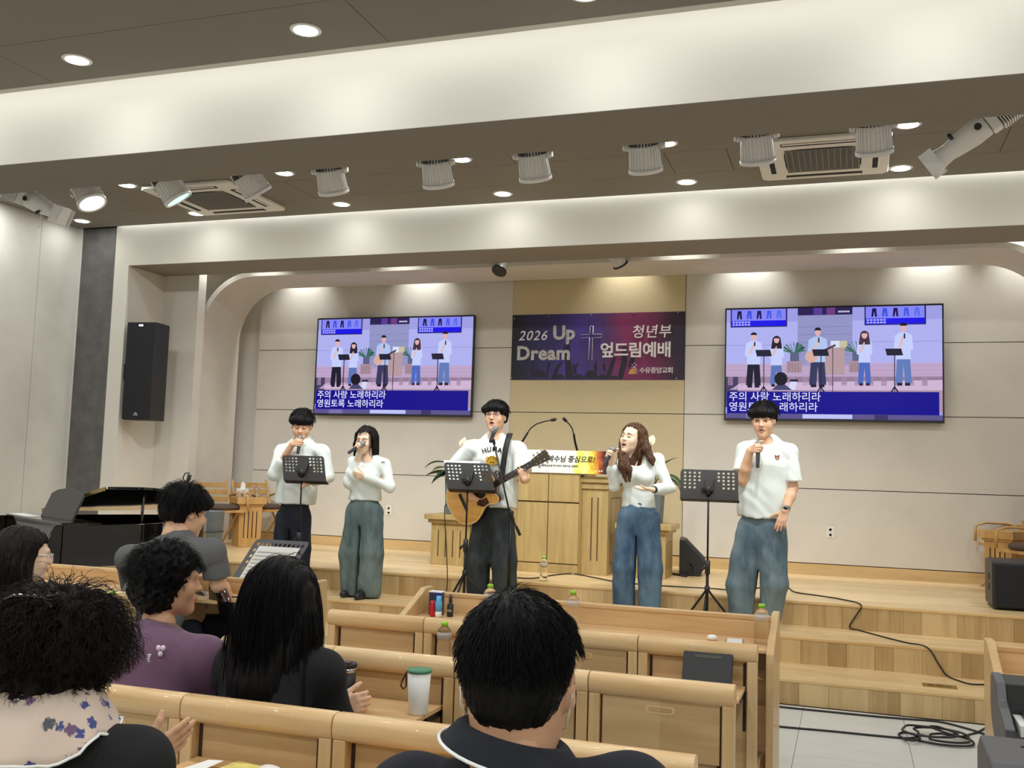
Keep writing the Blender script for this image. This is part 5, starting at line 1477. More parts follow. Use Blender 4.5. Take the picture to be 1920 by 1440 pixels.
MB().box((-0.105, -0.055, 0.0), (0.105, 0.055, 0.004)).build('plate', M['brass'], t, 0.001)
for k in (-1, 0, 1):
    MB().box((0.055 * k - 0.018, -0.012, 0.004), (0.055 * k + 0.018, 0.012, 0.0055)).build('flap', M.setdefault('brass_dark', plain('brass_dark', srgb(120, 98, 52), 0.4, metal=0.8)), t)

# cables
def cable(name, pts, r, label):
    P = [Vector(p) for p in pts]
    Q = []
    for i in range(len(P) - 1):
        p0, p1, p2, p3 = P[max(i - 1, 0)], P[i], P[i + 1], P[min(i + 2, len(P) - 1)]
        for k in range(5):
            u = k / 5
            Q.append(0.5 * ((2 * p1) + (p2 - p0) * u + (2 * p0 - 5 * p1 + 4 * p2 - p3) * u * u + (3 * p1 - p0 - 3 * p2 + p3) * u ** 3))
    Q.append(P[-1])
    return tag(MB().tube(Q, r, 6).build(name, M['cable']), label, 'cable')
zS, z2, z1_, r_ = STAGE_Z + 0.006, S2 + 0.006, S1 + 0.006, 0.0055
cable('microphone_cable', [atz(970, 1083, zS), atz(1000, 1084, zS), atz(1040, 1078, zS), atz(1075, 1076, zS), atz(1120, 1084, zS), atz(1165, 1092, zS), atz(1240, 1098, zS), atz(1330, 1103, zS), atz(1385, 1106, zS), atz(1466, 1098, zS), atz(1490, 1110, zS), atz(1530, 1116, zS), atz(1580, 1124, zS), (atz(1614, 1129, zS)[0], Y3 - 0.012, STAGE_Z + 0.004),
       (aty(1605, 1145, Y3 - 0.014)[0], Y3 - 0.014, 0.47), (aty(1593, 1165, Y3 - 0.014)[0], Y3 - 0.014, 0.38), atz(1612, 1182, z2), atz(1660, 1195, z2), atz(1700, 1205, z2), (atz(1738, 1212, z2)[0], Y2 - 0.012, S2 + 0.002),
       (aty(1760, 1240, Y2 - 0.014)[0], Y2 - 0.014, 0.25), (aty(1775, 1258, Y2 - 0.014)[0], Y2 - 0.014, 0.18), atz(1800, 1277, z1_), atz(1825, 1283, z1_), atz(1872, 1283, z1_)], r_, 'thin black cable running over the stage and down the steps')
zf = 0.007
cable('power_cable', [atz(1440, 1322, zf), atz(1480, 1327, zf), atz(1560, 1335, zf), atz(1640, 1343, zf), atz(1700, 1348, zf), atz(1760, 1353, zf), atz(1810, 1365, zf), atz(1850, 1378, zf), atz(1885, 1392, zf)], 0.0065, 'black cable along the foot of the steps')
coil = [atz(1440, 1360, zf), atz(1480, 1364, zf), atz(1560, 1371, zf), atz(1640, 1379, zf), atz(1705, 1384, zf)]
c0 = atz(1760, 1386, zf)
rr = random.Random(4)
for k in range(48):
    a = 2.6 + k * 0.52
    ra = 0.105 + 0.035 * math.sin(k * 0.37) + rr.uniform(-0.02, 0.02)
    coil.append((c0[0] + ra * 1.25 * math.cos(a) + 0.02 * math.sin(k * 0.11), c0[1] + ra * 1.15 * math.sin(a), zf + 0.0011 * k))
coil += [atz(1795, 1380, 0.05), atz(1815, 1378, zf), atz(1835, 1372, zf), atz(1858, 1358, zf)]
cable('coiled_cable', coil, 0.0065, 'black cable gathered in a loose coil on the aisle floor')
cable('floor_cable_loop', [atz(1700, 1388, zf + 0.012), atz(1685, 1378, zf), atz(1694, 1373, zf), atz(1715, 1377, zf), atz(1725, 1384, zf + 0.012), atz(1712, 1389, zf + 0.015), atz(1700, 1386, zf + 0.02)], 0.0065, 'small open loop of black cable left of the coil')
cable('guitar_cable', [aty(838, 946, 7.80), aty(834, 950, 7.78), aty(834, 975, 7.78), aty(836, 1010, 7.78), aty(838, 1050, 7.78), aty(839, 1090, 7.78), (aty(838, 1112, 7.76)[0], 7.76, S2 + 0.01), (aty(840, 1120, 7.70)[0] + 0.1, 7.70, S2 + 0.007)], 0.004, 'thin black cable hanging from the acoustic guitar')

# digital piano and grey cabinet at the right edge
def digital_piano():
    t = thing('digital_piano', 'black digital piano on legs at the right edge', 'keyboard', (0.465, 3.52, 0.0))
    Lk = 1.30
    prof = [(-0.005, 0.62), (-0.005, 0.73), (0.02, 0.765), (0.20, 0.865), (0.30, 0.875), (0.335, 0.85), (0.335, 0.70), (0.06, 0.58), (0.02, 0.575)]
    prof = [(0.0, 0.62), (0.0, 0.74), (0.17, 0.795), (0.20, 0.85), (0.31, 0.862), (0.335, 0.845), (0.345, 0.76), (0.32, 0.70), (0.22, 0.62), (0.10, 0.585)]
    for x0 in (0.0, Lk - 0.03):
        MB().prism(prof, x0, x0 + 0.03, 'x').build('cheek', M['stand_grey'], t, 0.004)
    MB().prism([(0.0, 0.62), (0.0, 0.715), (0.18, 0.735), (0.20, 0.845), (0.31, 0.858), (0.34, 0.76), (0.31, 0.70), (0.10, 0.60)], 0.03, Lk - 0.03, 'x').build('case', M['black_plastic'], t, 0.003)
    n = 36
    for i in range(n):
        x0 = 0.045 + i * 0.0335
        MB().box((x0, 0.012, 0.717), (x0 + 0.0325, 0.178, 0.752)).build('white_key', M['white_plastic'], t, 0.001)
    for i in range(n):
        if i % 7 in (0, 1, 3, 4, 5):
            x0 = 0.045 + (i + 1) * 0.0335 - 0.009
            MB().box((x0, 0.07, 0.74), (x0 + 0.018, 0.178, 0.766)).build('black_key', M['black_plastic'], t, 0.002)
    MB().box((0.10, 0.225, 0.8575), (0.23, 0.232, 0.8595)).build('marking', M['lamp_grey'], t)
    for dx in (0.13, 0.20):
        MB().cyl((dx, 0.265, 0.855), (dx, 0.268, 0.875), 0.008, n=10).build('knob', M['black_plastic'], t)
    MB().cyl((0.13, 0.267, 0.872), (0.20, 0.267, 0.868), 0.004, n=8).build('rest_bar', M['brass'], t)
    for x0 in (0.03, Lk - 0.07):
        MB().box((x0, 0.10, 0.0), (x0 + 0.04, 0.16, 0.62)).build('leg', M['black_metal'], t, 0.003)
        MB().box((x0, 0.02, 0.0), (x0 + 0.04, 0.32, 0.03)).build('foot', M['black_metal'], t, 0.003)
    MB().box((0.07, 0.12, 0.30), (Lk - 0.07, 0.14, 0.40)).build('stretcher', M['black_metal'], t)
digital_piano()
t = thing('amplifier_cabinet', 'dark grey plastic cabinet in the bottom right corner', 'cabinet', (0.368, 3.02, 0.0))
MB().prism([(0.0, 0.0), (0.0, 0.70), (0.05, 0.745), (0.30, 0.76), (0.36, 0.72), (0.36, 0.0)], 0.0, 0.6, 'x').build('shell', M.setdefault('cabinet_grey', plain('cabinet_grey', srgb(84, 82, 84), 0.5, bump=0.05, bscale=300)), t, 0.012, 3)
MB().box((0.12, 0.08, 0.748), (0.56, 0.20, 0.7545)).build('control_recess', M['lamp_dark'], t, 0.003)
MB().box((0.10, 0.215, 0.752), (0.56, 0.225, 0.758)).build('groove_line', M['black_plastic'], t)
MB().box((0.17, 0.10, 0.7545), (0.30, 0.14, 0.757)).build('badge', M['black_plastic'], t, 0.001)
# ---------------------------------------------------------------- implicit surfaces for figures, clothes and hair
class SDF:
    def __init__(s, res, k=0.02):
        s.res = res; s.k = k; s.P = []; s.noise = None
    def _push(s, fn, lo, hi, k, op):
        s.P.append((fn, np.asarray(lo, float), np.asarray(hi, float), s.k if k is None else k, op)); return s
    def cap(s, a, b, ra, rb=None, k=None, op=0, flat=None):
        a = np.asarray(a, float); b = np.asarray(b, float); rb = ra if rb is None else rb
        d = b - a; L2 = max(float(d @ d), 1e-12); rm = max(ra, rb)
        def fn(X, Y, Z):
            px, py, pz = X - a[0], Y - a[1], Z - a[2]
            t = np.clip((px * d[0] + py * d[1] + pz * d[2]) / L2, 0, 1)
            px = px - t * d[0]; py = py - t * d[1]; pz = pz - t * d[2]
            q = px * px + py * py + pz * pz
            if flat is not None:
                n, sc = flat
                m = px * n[0] + py * n[1] + pz * n[2]
                q = q + m * m * (sc * sc - 1)
                return (np.sqrt(q) - (ra + (rb - ra) * t)) / (0.5 + 0.5 * sc)
            return np.sqrt(q) - (ra + (rb - ra) * t)
        return s._push(fn, np.minimum(a, b) - rm, np.maximum(a, b) + rm, k, op)
    def chain(s, pts, k=None, flat=None):
        for (p, r), (p2, r2) in zip(pts[:-1], pts[1:]): s.cap(p, p2, r, r2, k, 0, flat)
        return s
    def ell(s, c, r, R=None, k=None, op=0):
        c = np.asarray(c, float); r = np.asarray(r, float); rm = r.max()
        Rm = np.eye(3) if R is None else np.asarray(R, float)
        def fn(X, Y, Z):
            px, py, pz = X - c[0], Y - c[1], Z - c[2]
            u = (px * Rm[0, 0] + py * Rm[1, 0] + pz * Rm[2, 0]) / r[0]
            v = (px * Rm[0, 1] + py * Rm[1, 1] + pz * Rm[2, 1]) / r[1]
            w_ = (px * Rm[0, 2] + py * Rm[1, 2] + pz * Rm[2, 2]) / r[2]
            k0 = np.sqrt(u * u + v * v + w_ * w_)
            k1 = np.sqrt((u / r[0]) ** 2 + (v / r[1]) ** 2 + (w_ / r[2]) ** 2) + 1e-9
            return k0 * (k0 - 1) / k1
        ext = np.sqrt(((Rm * r) ** 2).sum(1))
        return s._push(fn, c - ext, c + ext, k, op)
    def box(s, c, h, R=None, rad=0.01, k=None, op=0):
        c = np.asarray(c, float); h = np.asarray(h, float) - rad
        Rm = np.eye(3) if R is None else np.asarray(R, float)
        def fn(X, Y, Z):
            px, py, pz = X - c[0], Y - c[1], Z - c[2]
            q = [np.abs(px * Rm[0, i] + py * Rm[1, i] + pz * Rm[2, i]) - h[i] for i in range(3)]
            o = np.sqrt(sum(np.maximum(v, 0) ** 2 for v in q))
            return o + np.minimum(np.maximum(np.maximum(q[0], q[1]), q[2]), 0) - rad
        ext = (np.abs(Rm) * (h + rad)).sum(1)
        return s._push(fn, c - ext, c + ext, k, op)
    def cut(s, p, n, k=0.004):
        """keeps the side the normal points away from"""
        p = np.asarray(p, float); n = np.asarray(n, float) / np.linalg.norm(n)
        return s._push(lambda X, Y, Z: (X - p[0]) * n[0] + (Y - p[1]) * n[1] + (Z - p[2]) * n[2], [0, 0, 0], [0, 0, 0], k, 2)
    def mesh(s):
        res = s.res
        lo = np.min([p[1] for p in s.P if p[4] == 0], 0) - 3 * res
        hi = np.max([p[2] for p in s.P if p[4] == 0], 0) + 3 * res
        n = np.ceil((hi - lo) / res).astype(int) + 1
        ax = [lo[i] + res * np.arange(n[i]) for i in range(3)]
        D = np.full(n, 9.0, np.float32)
        for fn, a, b, k, op in s.P:
            if op == 2: sl = (slice(None),) * 3
            else:
                mg = k + 2.5 * res
                i0 = np.clip(np.floor((a - mg - lo) / res).astype(int), 0, n); i1 = np.clip(np.ceil((b + mg - lo) / res).astype(int) + 1, 0, n)
                if (i1 <= i0).any(): continue
                sl = tuple(slice(i0[i], i1[i]) for i in range(3))
            d = fn(ax[0][sl[0]][:, None, None], ax[1][sl[1]][None, :, None], ax[2][sl[2]][None, None, :])
            c = D[sl]
            if op == 0:
                h = np.maximum(k - np.abs(c - d), 0) / max(k, 1e-6)
                D[sl] = np.minimum(c, d) - h * h * k * 0.25
            else:
                d2 = d if op == 2 else -d
                h = np.maximum(k - np.abs(c - d2), 0) / max(k, 1e-6)
                D[sl] = np.maximum(c, d2) + h * h * k * 0.25
        if s.noise is not None:
            near = np.nonzero(np.abs(D) < 0.05)
            D[near] += s.noise(ax[0][near[0]], ax[1][near[1]], ax[2][near[2]])
        return surfnet(D, lo, res)

def surfnet(D, lo, res):
    S = D < 0
    c = np.zeros(tuple(x - 1 for x in D.shape), np.int8)
    offs = [(i, j, k) for i in (0, 1) for j in (0, 1) for k in (0, 1)]
    nx, ny, nz = D.shape
    for i, j, k in offs: c += S[i:nx - 1 + i, j:ny - 1 + j, k:nz - 1 + k]
    I, J, K = np.nonzero((c > 0) & (c < 8))
    idx = np.full(c.shape, -1, np.int32); idx[I, J, K] = np.arange(len(I))
    pos = np.zeros((len(I), 3)); cnt = np.zeros(len(I))
    for a in offs:
        for ax in range(3):
            if a[ax]: continue
            b = list(a); b[ax] = 1
            da = D[I + a[0], J + a[1], K + a[2]]; db = D[I + b[0], J + b[1], K + b[2]]
            m = (da < 0) != (db < 0)
            t = np.where(m, da / np.where(m, da - db, 1), 0)
            p = np.array(a, float)[None, :].repeat(len(I), 0); p[:, ax] += t
            pos[m] += p[m]; cnt[m] += 1
    V = lo + res * (np.stack([I, J, K], 1) + pos / cnt[:, None])
    Q = []
    for ax in range(3):
        o1, o2 = [(1, 2), (2, 0), (0, 1)][ax]
        sl0 = [slice(1, -1)] * 3; sl1 = [slice(1, -1)] * 3
        sl0[ax] = slice(0, -1); sl1[ax] = slice(1, None)
        A = S[tuple(sl0)]; B = S[tuple(sl1)]
        P = np.nonzero(A != B)
        ins = A[P]
        g = [P[0] + (0 if ax == 0 else 1), P[1] + (0 if ax == 1 else 1), P[2] + (0 if ax == 2 else 1)]
        def at(d1, d2):
            h = [x.copy() for x in g]; h[o1] = h[o1] - d1; h[o2] = h[o2] - d2
            return idx[h[0], h[1], h[2]]
        q = np.stack([at(1, 1), at(0, 1), at(0, 0), at(1, 0)], 1)
        q[~ins] = q[~ins][:, ::-1]
        Q.append(q)
    return V, np.concatenate(Q).astype(np.int32)

def smooth_mesh(V, F, it=1, lam=0.5):
    for _ in range(it):
        acc = np.zeros_like(V); cn = np.zeros(len(V))
        for a, b in ((0, 1), (1, 2), (2, 3), (3, 0)):
            np.add.at(acc, F[:, a], V[F[:, b]]); np.add.at(cn, F[:, a], 1)
            np.add.at(acc, F[:, b], V[F[:, a]]); np.add.at(cn, F[:, b], 1)
        V = V + lam * (acc / np.maximum(cn, 1)[:, None] - V)
    return V

def folds(amp, fr, seed, direction=(0, 0, 1)):
    """gentle cloth folds: a few warped waves"""
    r = np.random.default_rng(seed)
    W = [(r.normal(size=3) * fr, r.uniform(0, 6.28), r.uniform(0.5, 1.0)) for _ in range(4)]
    d = np.asarray(direction, float)
    def fn(X, Y, Z):
        o = 0
        for w_, ph, a in W:
            w_ = w_ - d * (w_ @ d) * 0.65
            o = o + a * np.sin(X * w_[0] + Y * w_[1] + Z * w_[2] + ph + 1.3 * np.sin(Z * fr * 0.4 + ph * 2 + X * fr * 0.3))
        return amp * o / 2 + 0.28 * amp * np.sin(Z * fr * 1.7 + X * fr * 1.1 + 3.0 * np.sin(X * fr * 0.5 + Z * fr * 0.3 + Y * fr * 0.6) + 1.0)
    return fn

def rot(yaw=0, pitch=0, roll=0):
    """head frame: yaw turns the face to its own left (+) / right (-), pitch lifts it, roll tips it"""
    cy, sy = math.cos(yaw), math.sin(yaw); cp, sp = math.cos(pitch), -math.sin(pitch); cr, sr = math.cos(roll), math.sin(roll)
    Rz = np.array([[cy, -sy, 0], [sy, cy, 0], [0, 0, 1]])
    Rx = np.array([[1, 0, 0], [0, cp, -sp], [0, sp, cp]])
    Ry = np.array([[cr, 0, sr], [0, 1, 0], [-sr, 0, cr]])
    return Rz @ Rx @ Ry
# local head: x to the person's left when the face looks along -y, z up, origin between the ears at eye height

def head_mesh(res=0.0042, mouth=0.0, female=False, neck_r=0.054, jaw=1.0):
    H = SDF(res, 0.02)
    H.ell((0, 0.012, 0.035), (0.074, 0.094, 0.082))
    H.ell((0, -0.018, -0.025), (0.066 * (0.97 if female else 1), 0.074, 0.085), k=0.03)
    H.ell((0, -0.034, -0.074), (0.050 * jaw, 0.050, 0.042), k=0.03)
    H.ell((0, -0.070, -0.104 - 0.008 * mouth), (0.022, 0.020, 0.017), k=0.03)
    for sx in (-1, 1):
        H.ell((sx * 0.040, -0.062, -0.030), (0.022, 0.022, 0.026), k=0.025)
        H.cap((sx * 0.010, -0.088, 0.020), (sx * 0.045, -0.074, 0.020), 0.008, 0.006, k=0.02)
    H.cap((0, 0.026, -0.06), (0, 0.040, -0.20), neck_r, neck_r * 1.02, k=0.03)
    for sx in (-1, 1):
        H.ell((sx * 0.031, -0.0965, 0.000), (0.019, 0.012, 0.012), k=0.014, op=1)
    H.cap((0, -0.085, 0.008), (0, -0.104, -0.026), 0.0075, 0.010, k=0.014)
    H.ell((0, -0.106, -0.030), (0.011, 0.0105, 0.010), k=0.008)
    for sx in (-1, 1):
        H.ell((sx * 0.011, -0.098, -0.032), (0.0075, 0.008, 0.007), k=0.006)
    m = mouth
    for sx in (-1, 1):
        H.cap((sx * 0.021, -0.086, -0.061), (sx * 0.004, -0.0965, -0.057), 0.0035, 0.0052, k=0.007)
        H.cap((sx * 0.020, -0.085, -0.063 - 0.006 * m), (0, -0.0945, -0.0675 - 0.014 * m), 0.0035, 0.0065, k=0.007)
    if m > 0:
        H.ell((0, -0.096, -0.0625 - 0.006 * m), (0.015, 0.02, 0.0075 * m + 0.001), k=0.003, op=1)
    for sx in (-1, 1):
        Rr = rot(sx * 0.35, 0.12, 0)
        H.ell((sx * 0.074, 0.008, -0.008), (0.009, 0.019, 0.031), R=Rr, k=0.008)
        H.ell((sx * 0.083, 0.002, -0.004), (0.006, 0.010, 0.017), R=Rr, k=0.004, op=1)
    V, F = H.mesh()
    V = smooth_mesh(V, F, 1, 0.35)
    C = V[F].mean(1)
    mi = np.zeros(len(F), np.int32)
    def segd(P, a, b):
        a, b = np.array(a), np.array(b); d = b - a
        t = np.clip(((P - a) @ d) / (d @ d), 0, 1)
        return np.linalg.norm(P - a - t[:, None] * d, axis=1)
    dl = np.full(len(F), 9.0)
    for sx in (-1, 1):
        dl = np.minimum(dl, segd(C, (sx * 0.019, -0.088, -0.061), (0, -0.099, -0.0575)))
        dl = np.minimum(dl, segd(C, (sx * 0.017, -0.088, -0.0635 - 0.008 * m), (0, -0.097, -0.0675 - 0.014 * m)) * 0.9)
    mi[(dl < 0.0062) & (C[:, 1] < -0.08)] = 1
    if m > 0:
        e = ((C - np.array([0, -0.096, -0.0625 - 0.006 * m])) / np.array([0.0165, 0.022, 0.0075 * m + 0.0025]))
        mi[((e ** 2).sum(1) < 1.0)] = 2
    return V, F, mi

def hair_noise(amp, nth=34, nz=0.0, seed=0):
    r = np.random.default_rng(seed); ph = r.uniform(0, 6.28, 6)
    def fn(X, Y, Z):
        th = np.arctan2(X, Y - 0.01)
        return amp * (np.sin(nth * th + 2.0 * np.sin(Z * 40 + ph[0]) + ph[1]) + 0.7 * np.sin(nth * 1.9 * th + Z * nz + ph[2]) + 0.6 * np.sin(11 * th + Z * 25 + ph[3]))
    return fn

def hair_cap(style, res=0.0055, seed=0):
    """solid mass of the hair in head coordinates"""
    H = SDF(res, 0.02)
    if style == 'bowl':            # full straight hair, fringe to the brows, clear ears
        H.ell((0, 0.016, 0.048), (0.089, 0.106, 0.088))
        H.ell((0, 0.045, 0.0), (0.083, 0.075, 0.075), k=0.03)
        H.box((0, -0.16, -0.06), (0.12, 0.11, 0.088), rad=0.03, k=0.012, op=1)
        H.box((0, -0.055, -0.085), (0.15, 0.072, 0.085), rad=0.02, k=0.012, op=1)
        H.cap((0.068, -0.058, 0.05), (-0.068, -0.058, 0.05), 0.030, k=0.03)
        H.cap((0, -0.082, 0.056), (0, -0.07, 0.06), 0.032, k=0.03)
        H.cut((0, 0, -0.062), (0, 0.3, -1), 0.01)
        H.noise = hair_noise(0.0022, 30, 12, seed)
    elif style == 'crop':          # short back and sides seen from behind
        H.ell((0, 0.014, 0.040), (0.081, 0.102, 0.086))
        H.ell((0, 0.046, -0.006), (0.063, 0.060, 0.070), k=0.03)
        H.box((0, -0.15, -0.05), (0.12, 0.115, 0.095), rad=0.03, k=0.012, op=1)
        H.box((0, -0.042, -0.075), (0.15, 0.070, 0.080), rad=0.02, k=0.015, op=1)
        H.cap((0.05, -0.068, 0.070), (-0.05, -0.068, 0.070), 0.026, k=0.03)
        H.cut((0, 0, -0.078), (0, 0.2, -1), 0.015)
        H.noise = hair_noise(0.0012, 40, 30, seed)
    elif style == 'bushy':         # thick tousled young man's hair, from behind
        H.ell((0, 0.018, 0.050), (0.098, 0.114, 0.092))
        H.ell((0, 0.052, -0.008), (0.084, 0.072, 0.078), k=0.03)
        H.box((0, -0.16, -0.06), (0.12, 0.115, 0.092), rad=0.03, k=0.012, op=1)
        H.box((0, -0.045, -0.085), (0.15, 0.068, 0.078), rad=0.02, k=0.015, op=1)
        H.cap((0.055, -0.07, 0.06), (-0.055, -0.07, 0.06), 0.032, k=0.03)
        H.cut((0, 0, -0.075), (0, 0.2, -1), 0.012)
        H.noise = hair_noise(0.003, 22, 40, seed)
    elif style == 'perm':
        H.ell((0, 0.022, 0.042), (0.104, 0.116, 0.094))
        H.ell((0, 0.045, -0.045), (0.100, 0.086, 0.078), k=0.04)
        H.box((0, -0.19, -0.05), (0.075, 0.13, 0.10), rad=0.04, k=0.02, op=1)
        r = np.random.default_rng(seed)
        for _ in range(70):
            a, e = r.uniform(0, 6.28), r.uniform(-0.9, 1.4)
            p = np.array([0.099 * math.cos(a) * math.cos(e), 0.03 + 0.106 * math.sin(a) * math.cos(e), 0.018 + 0.106 * math.sin(e)])
            if p[1] < -0.05 and p[2] < 0.06 and abs(p[0]) < 0.075: continue
            H.ell(p, r.uniform(0.013, 0.024, 3), k=0.012)
        H.noise = lambda X, Y, Z: 0.0035 * (np.sin(X * 210 + 2 * np.sin(Z * 120)) + np.sin(Y * 190 + 2 * np.sin(X * 110)) + np.sin(Z * 200 + 2 * np.sin(Y * 130)))
    return H

def ell_push(P, c, r, lift=1.0):
    q = (P - c) / r
    n = np.linalg.norm(q, axis=1, keepdims=True)
    m = n < lift
    return np.where(m, c + q / np.maximum(n, 1e-6) * lift * r, P)

def strand_mesh(start, dirs, L, steps, rad, body, grav=0.5, curl=0.0, cf=60.0, wob=0.15, seed=0, lift=(1.0, 1.05), tip=0.25, pull=None):
    """tapered three-sided strands that grow from start, slide over the ellipsoids in body and hang; head coordinates"""
    r = np.random.default_rng(seed)
    n = len(start)
    P = start.copy(); d = dirs / np.linalg.norm(dirs, axis=1, keepdims=True)
    L = np.broadcast_to(L, (n,)); ds = (L / steps)[:, None]
    pts = [P.copy()]
    lf = r.uniform(lift[0], lift[1], (n, 1))
    g = np.array([0, 0, -1.0]) if pull is None else pull
    for i in range(steps):
        d = d + g * grav * (1.0 / steps) * 2.2 + r.normal(size=(n, 3)) * wob * 0.35
        d /= np.linalg.norm(d, axis=1, keepdims=True)
        Pn = P + d * ds
        for c, rr in body: Pn = ell_push(Pn, np.array(c), np.array(rr), lf)
        d = Pn - P; d /= np.maximum(np.linalg.norm(d, axis=1, keepdims=True), 1e-6)
        P = Pn; pts.append(P.copy())
    A = np.stack(pts, 1)                                   # n, steps+1, 3
    T = np.gradient(A, axis=1); T /= np.maximum(np.linalg.norm(T, axis=2, keepdims=True), 1e-9)
    ref = np.array([0.31, 0.87, 0.38])
    E1 = np.cross(T, ref); E1 /= np.maximum(np.linalg.norm(E1, axis=2, keepdims=True), 1e-6)
    E2 = np.cross(T, E1)
    s_ = np.linspace(0, 1, steps + 1)[None, :, None]
    if curl:
        ph = r.uniform(0, 6.28, (n, 1, 1)); am = curl * r.uniform(0.5, 1.2, (n, 1, 1)) * np.clip(s_ * 2.0, 0, 1)
        ang = ph + s_ * L[:, None, None] * cf * r.choice([-1, 1], (n, 1, 1))
        A = A + am * (np.cos(ang) * E1 + np.sin(ang) * E2)
    rr = rad * (1 - (1 - tip) * s_) * np.where(s_ >= 1, 0.35, 1)
    V = np.stack([A + rr * (math.cos(a) * E1 + math.sin(a) * E2) for a in (0, 2.094, 4.189)], 2)   # n, m, 3, 3
    m = steps + 1
    V = V.reshape(-1, 3)
    base = (np.arange(n) * m * 3)[:, None, None]
    ii = (np.arange(steps) * 3)[None, :, None]
    kk = np.arange(3)[None, None, :]; k2 = (kk + 1) % 3
    F = np.stack([base + ii + kk, base + ii + k2, base + ii + 3 + k2, base + ii + 3 + kk], 3).reshape(-1, 4)
    return V, F.astype(np.int32)

def scalp(n, seed, keep, c=(0, 0.014, 0.038), r=(0.078, 0.098, 0.084)):
    g = np.random.default_rng(seed)
    out = []
    while sum(len(o) for o in out) < n:
        v = g.normal(size=(n, 3)); v /= np.linalg.norm(v, axis=1, keepdims=True)
        p = np.array(c) + v * np.array(r)
        out.append(p[keep(p)])
    return np.concatenate(out)[:n]

def hand(H, W, f, n, right, scale=1.0, curl=(0.3, 0.35, 0.3, 0.25), spread=0.06, thumb=(0.5, 0.7, 0.35), tcurl=0.3, rr=1.0):
    """palm, four fingers and thumb; f finger direction, n the way the palm faces. curl: bend of each finger at every joint"""
    f = np.asarray(f, float); f /= np.linalg.norm(f)
    n = np.asarray(n, float); n = n - f * (n @ f); n /= np.linalg.norm(n)
    s_ = np.cross(f, n) if right else np.cross(n, f)          # towards the thumb
    W = np.asarray(W, float); S = scale
    offs = (0.027, 0.009, -0.009, -0.026)
    lens = (0.070, 0.078, 0.073, 0.057)
    for i in range(4):
        kn = W + f * (0.082 - 0.006 * abs(i - 1)) * S + s_ * offs[i] * S
        H.cap(W + s_ * offs[i] * 0.62 * S + f * 0.012, kn, 0.0125 * S * rr, 0.0105 * S * rr, k=0.010)
        d = f + s_ * (offs[i] * spread * 20); d /= np.linalg.norm(d)
        p = kn; c_ = curl[i] if np.ndim(curl[i]) else (curl[i],) * 3
        rad = (0.0092, 0.0084, 0.0076, 0.0066) if i < 3 else (0.0082, 0.0074, 0.0066, 0.0058)
        ang = 0
        for j, fr in enumerate((0.44, 0.31, 0.25)):
            ang += c_[j]
            dj = d * math.cos(ang) + n * math.sin(ang)
            q = p + dj * lens[i] * fr * S
            H.cap(p, q, rad[j] * S * rr, rad[j + 1] * S * rr, k=0.0035)
            p = q
    tb = W + f * 0.022 * S + s_ * 0.020 * S + n * 0.006 * S
    td = f * thumb[0] + s_ * thumb[1] + n * thumb[2]; td /= np.linalg.norm(td)
    p1 = tb + td * 0.040 * S
    td2 = td + f * 0.35 + n * tcurl; td2 /= np.linalg.norm(td2)
    p2 = p1 + td2 * 0.032 * S
    td3 = td2 + n * tcurl; td3 /= np.linalg.norm(td3)
    p3 = p2 + td3 * 0.024 * S
    H.cap(tb, p1, 0.0140 * S * rr, 0.0110 * S * rr, k=0.010)
    H.cap(p1, p2, 0.0105 * S * rr, 0.0094 * S * rr, k=0.004)
    H.cap(p2, p3, 0.0094 * S * rr, 0.0076 * S * rr, k=0.004)

def grip(M0, am, elbow, right, back=0.028):
    """wrist and frame of a hand closed round a rod at M0 whose axis am points from the little finger to the thumb"""
    M0 = np.asarray(M0, float); am = np.asarray(am, float); am /= np.linalg.norm(am)
    f = M0 - np.asarray(elbow, float); f = f - am * (f @ am); f /= np.linalg.norm(f)
    n = np.cross(am, f) if right else np.cross(f, am)
    return M0 - f * 0.066 - n * back, f, n
FIST = ((0.95, 1.0, 0.75),) * 4

def merge(parts):
    V = []; F = []; MI = []; b = 0
    for v, f, m in parts:
        V.append(v); F.append(f + b); MI.append(np.full(len(f), m, np.int32) if np.isscalar(m) else m); b += len(v)
    return np.concatenate(V), np.concatenate(F), np.concatenate(MI)

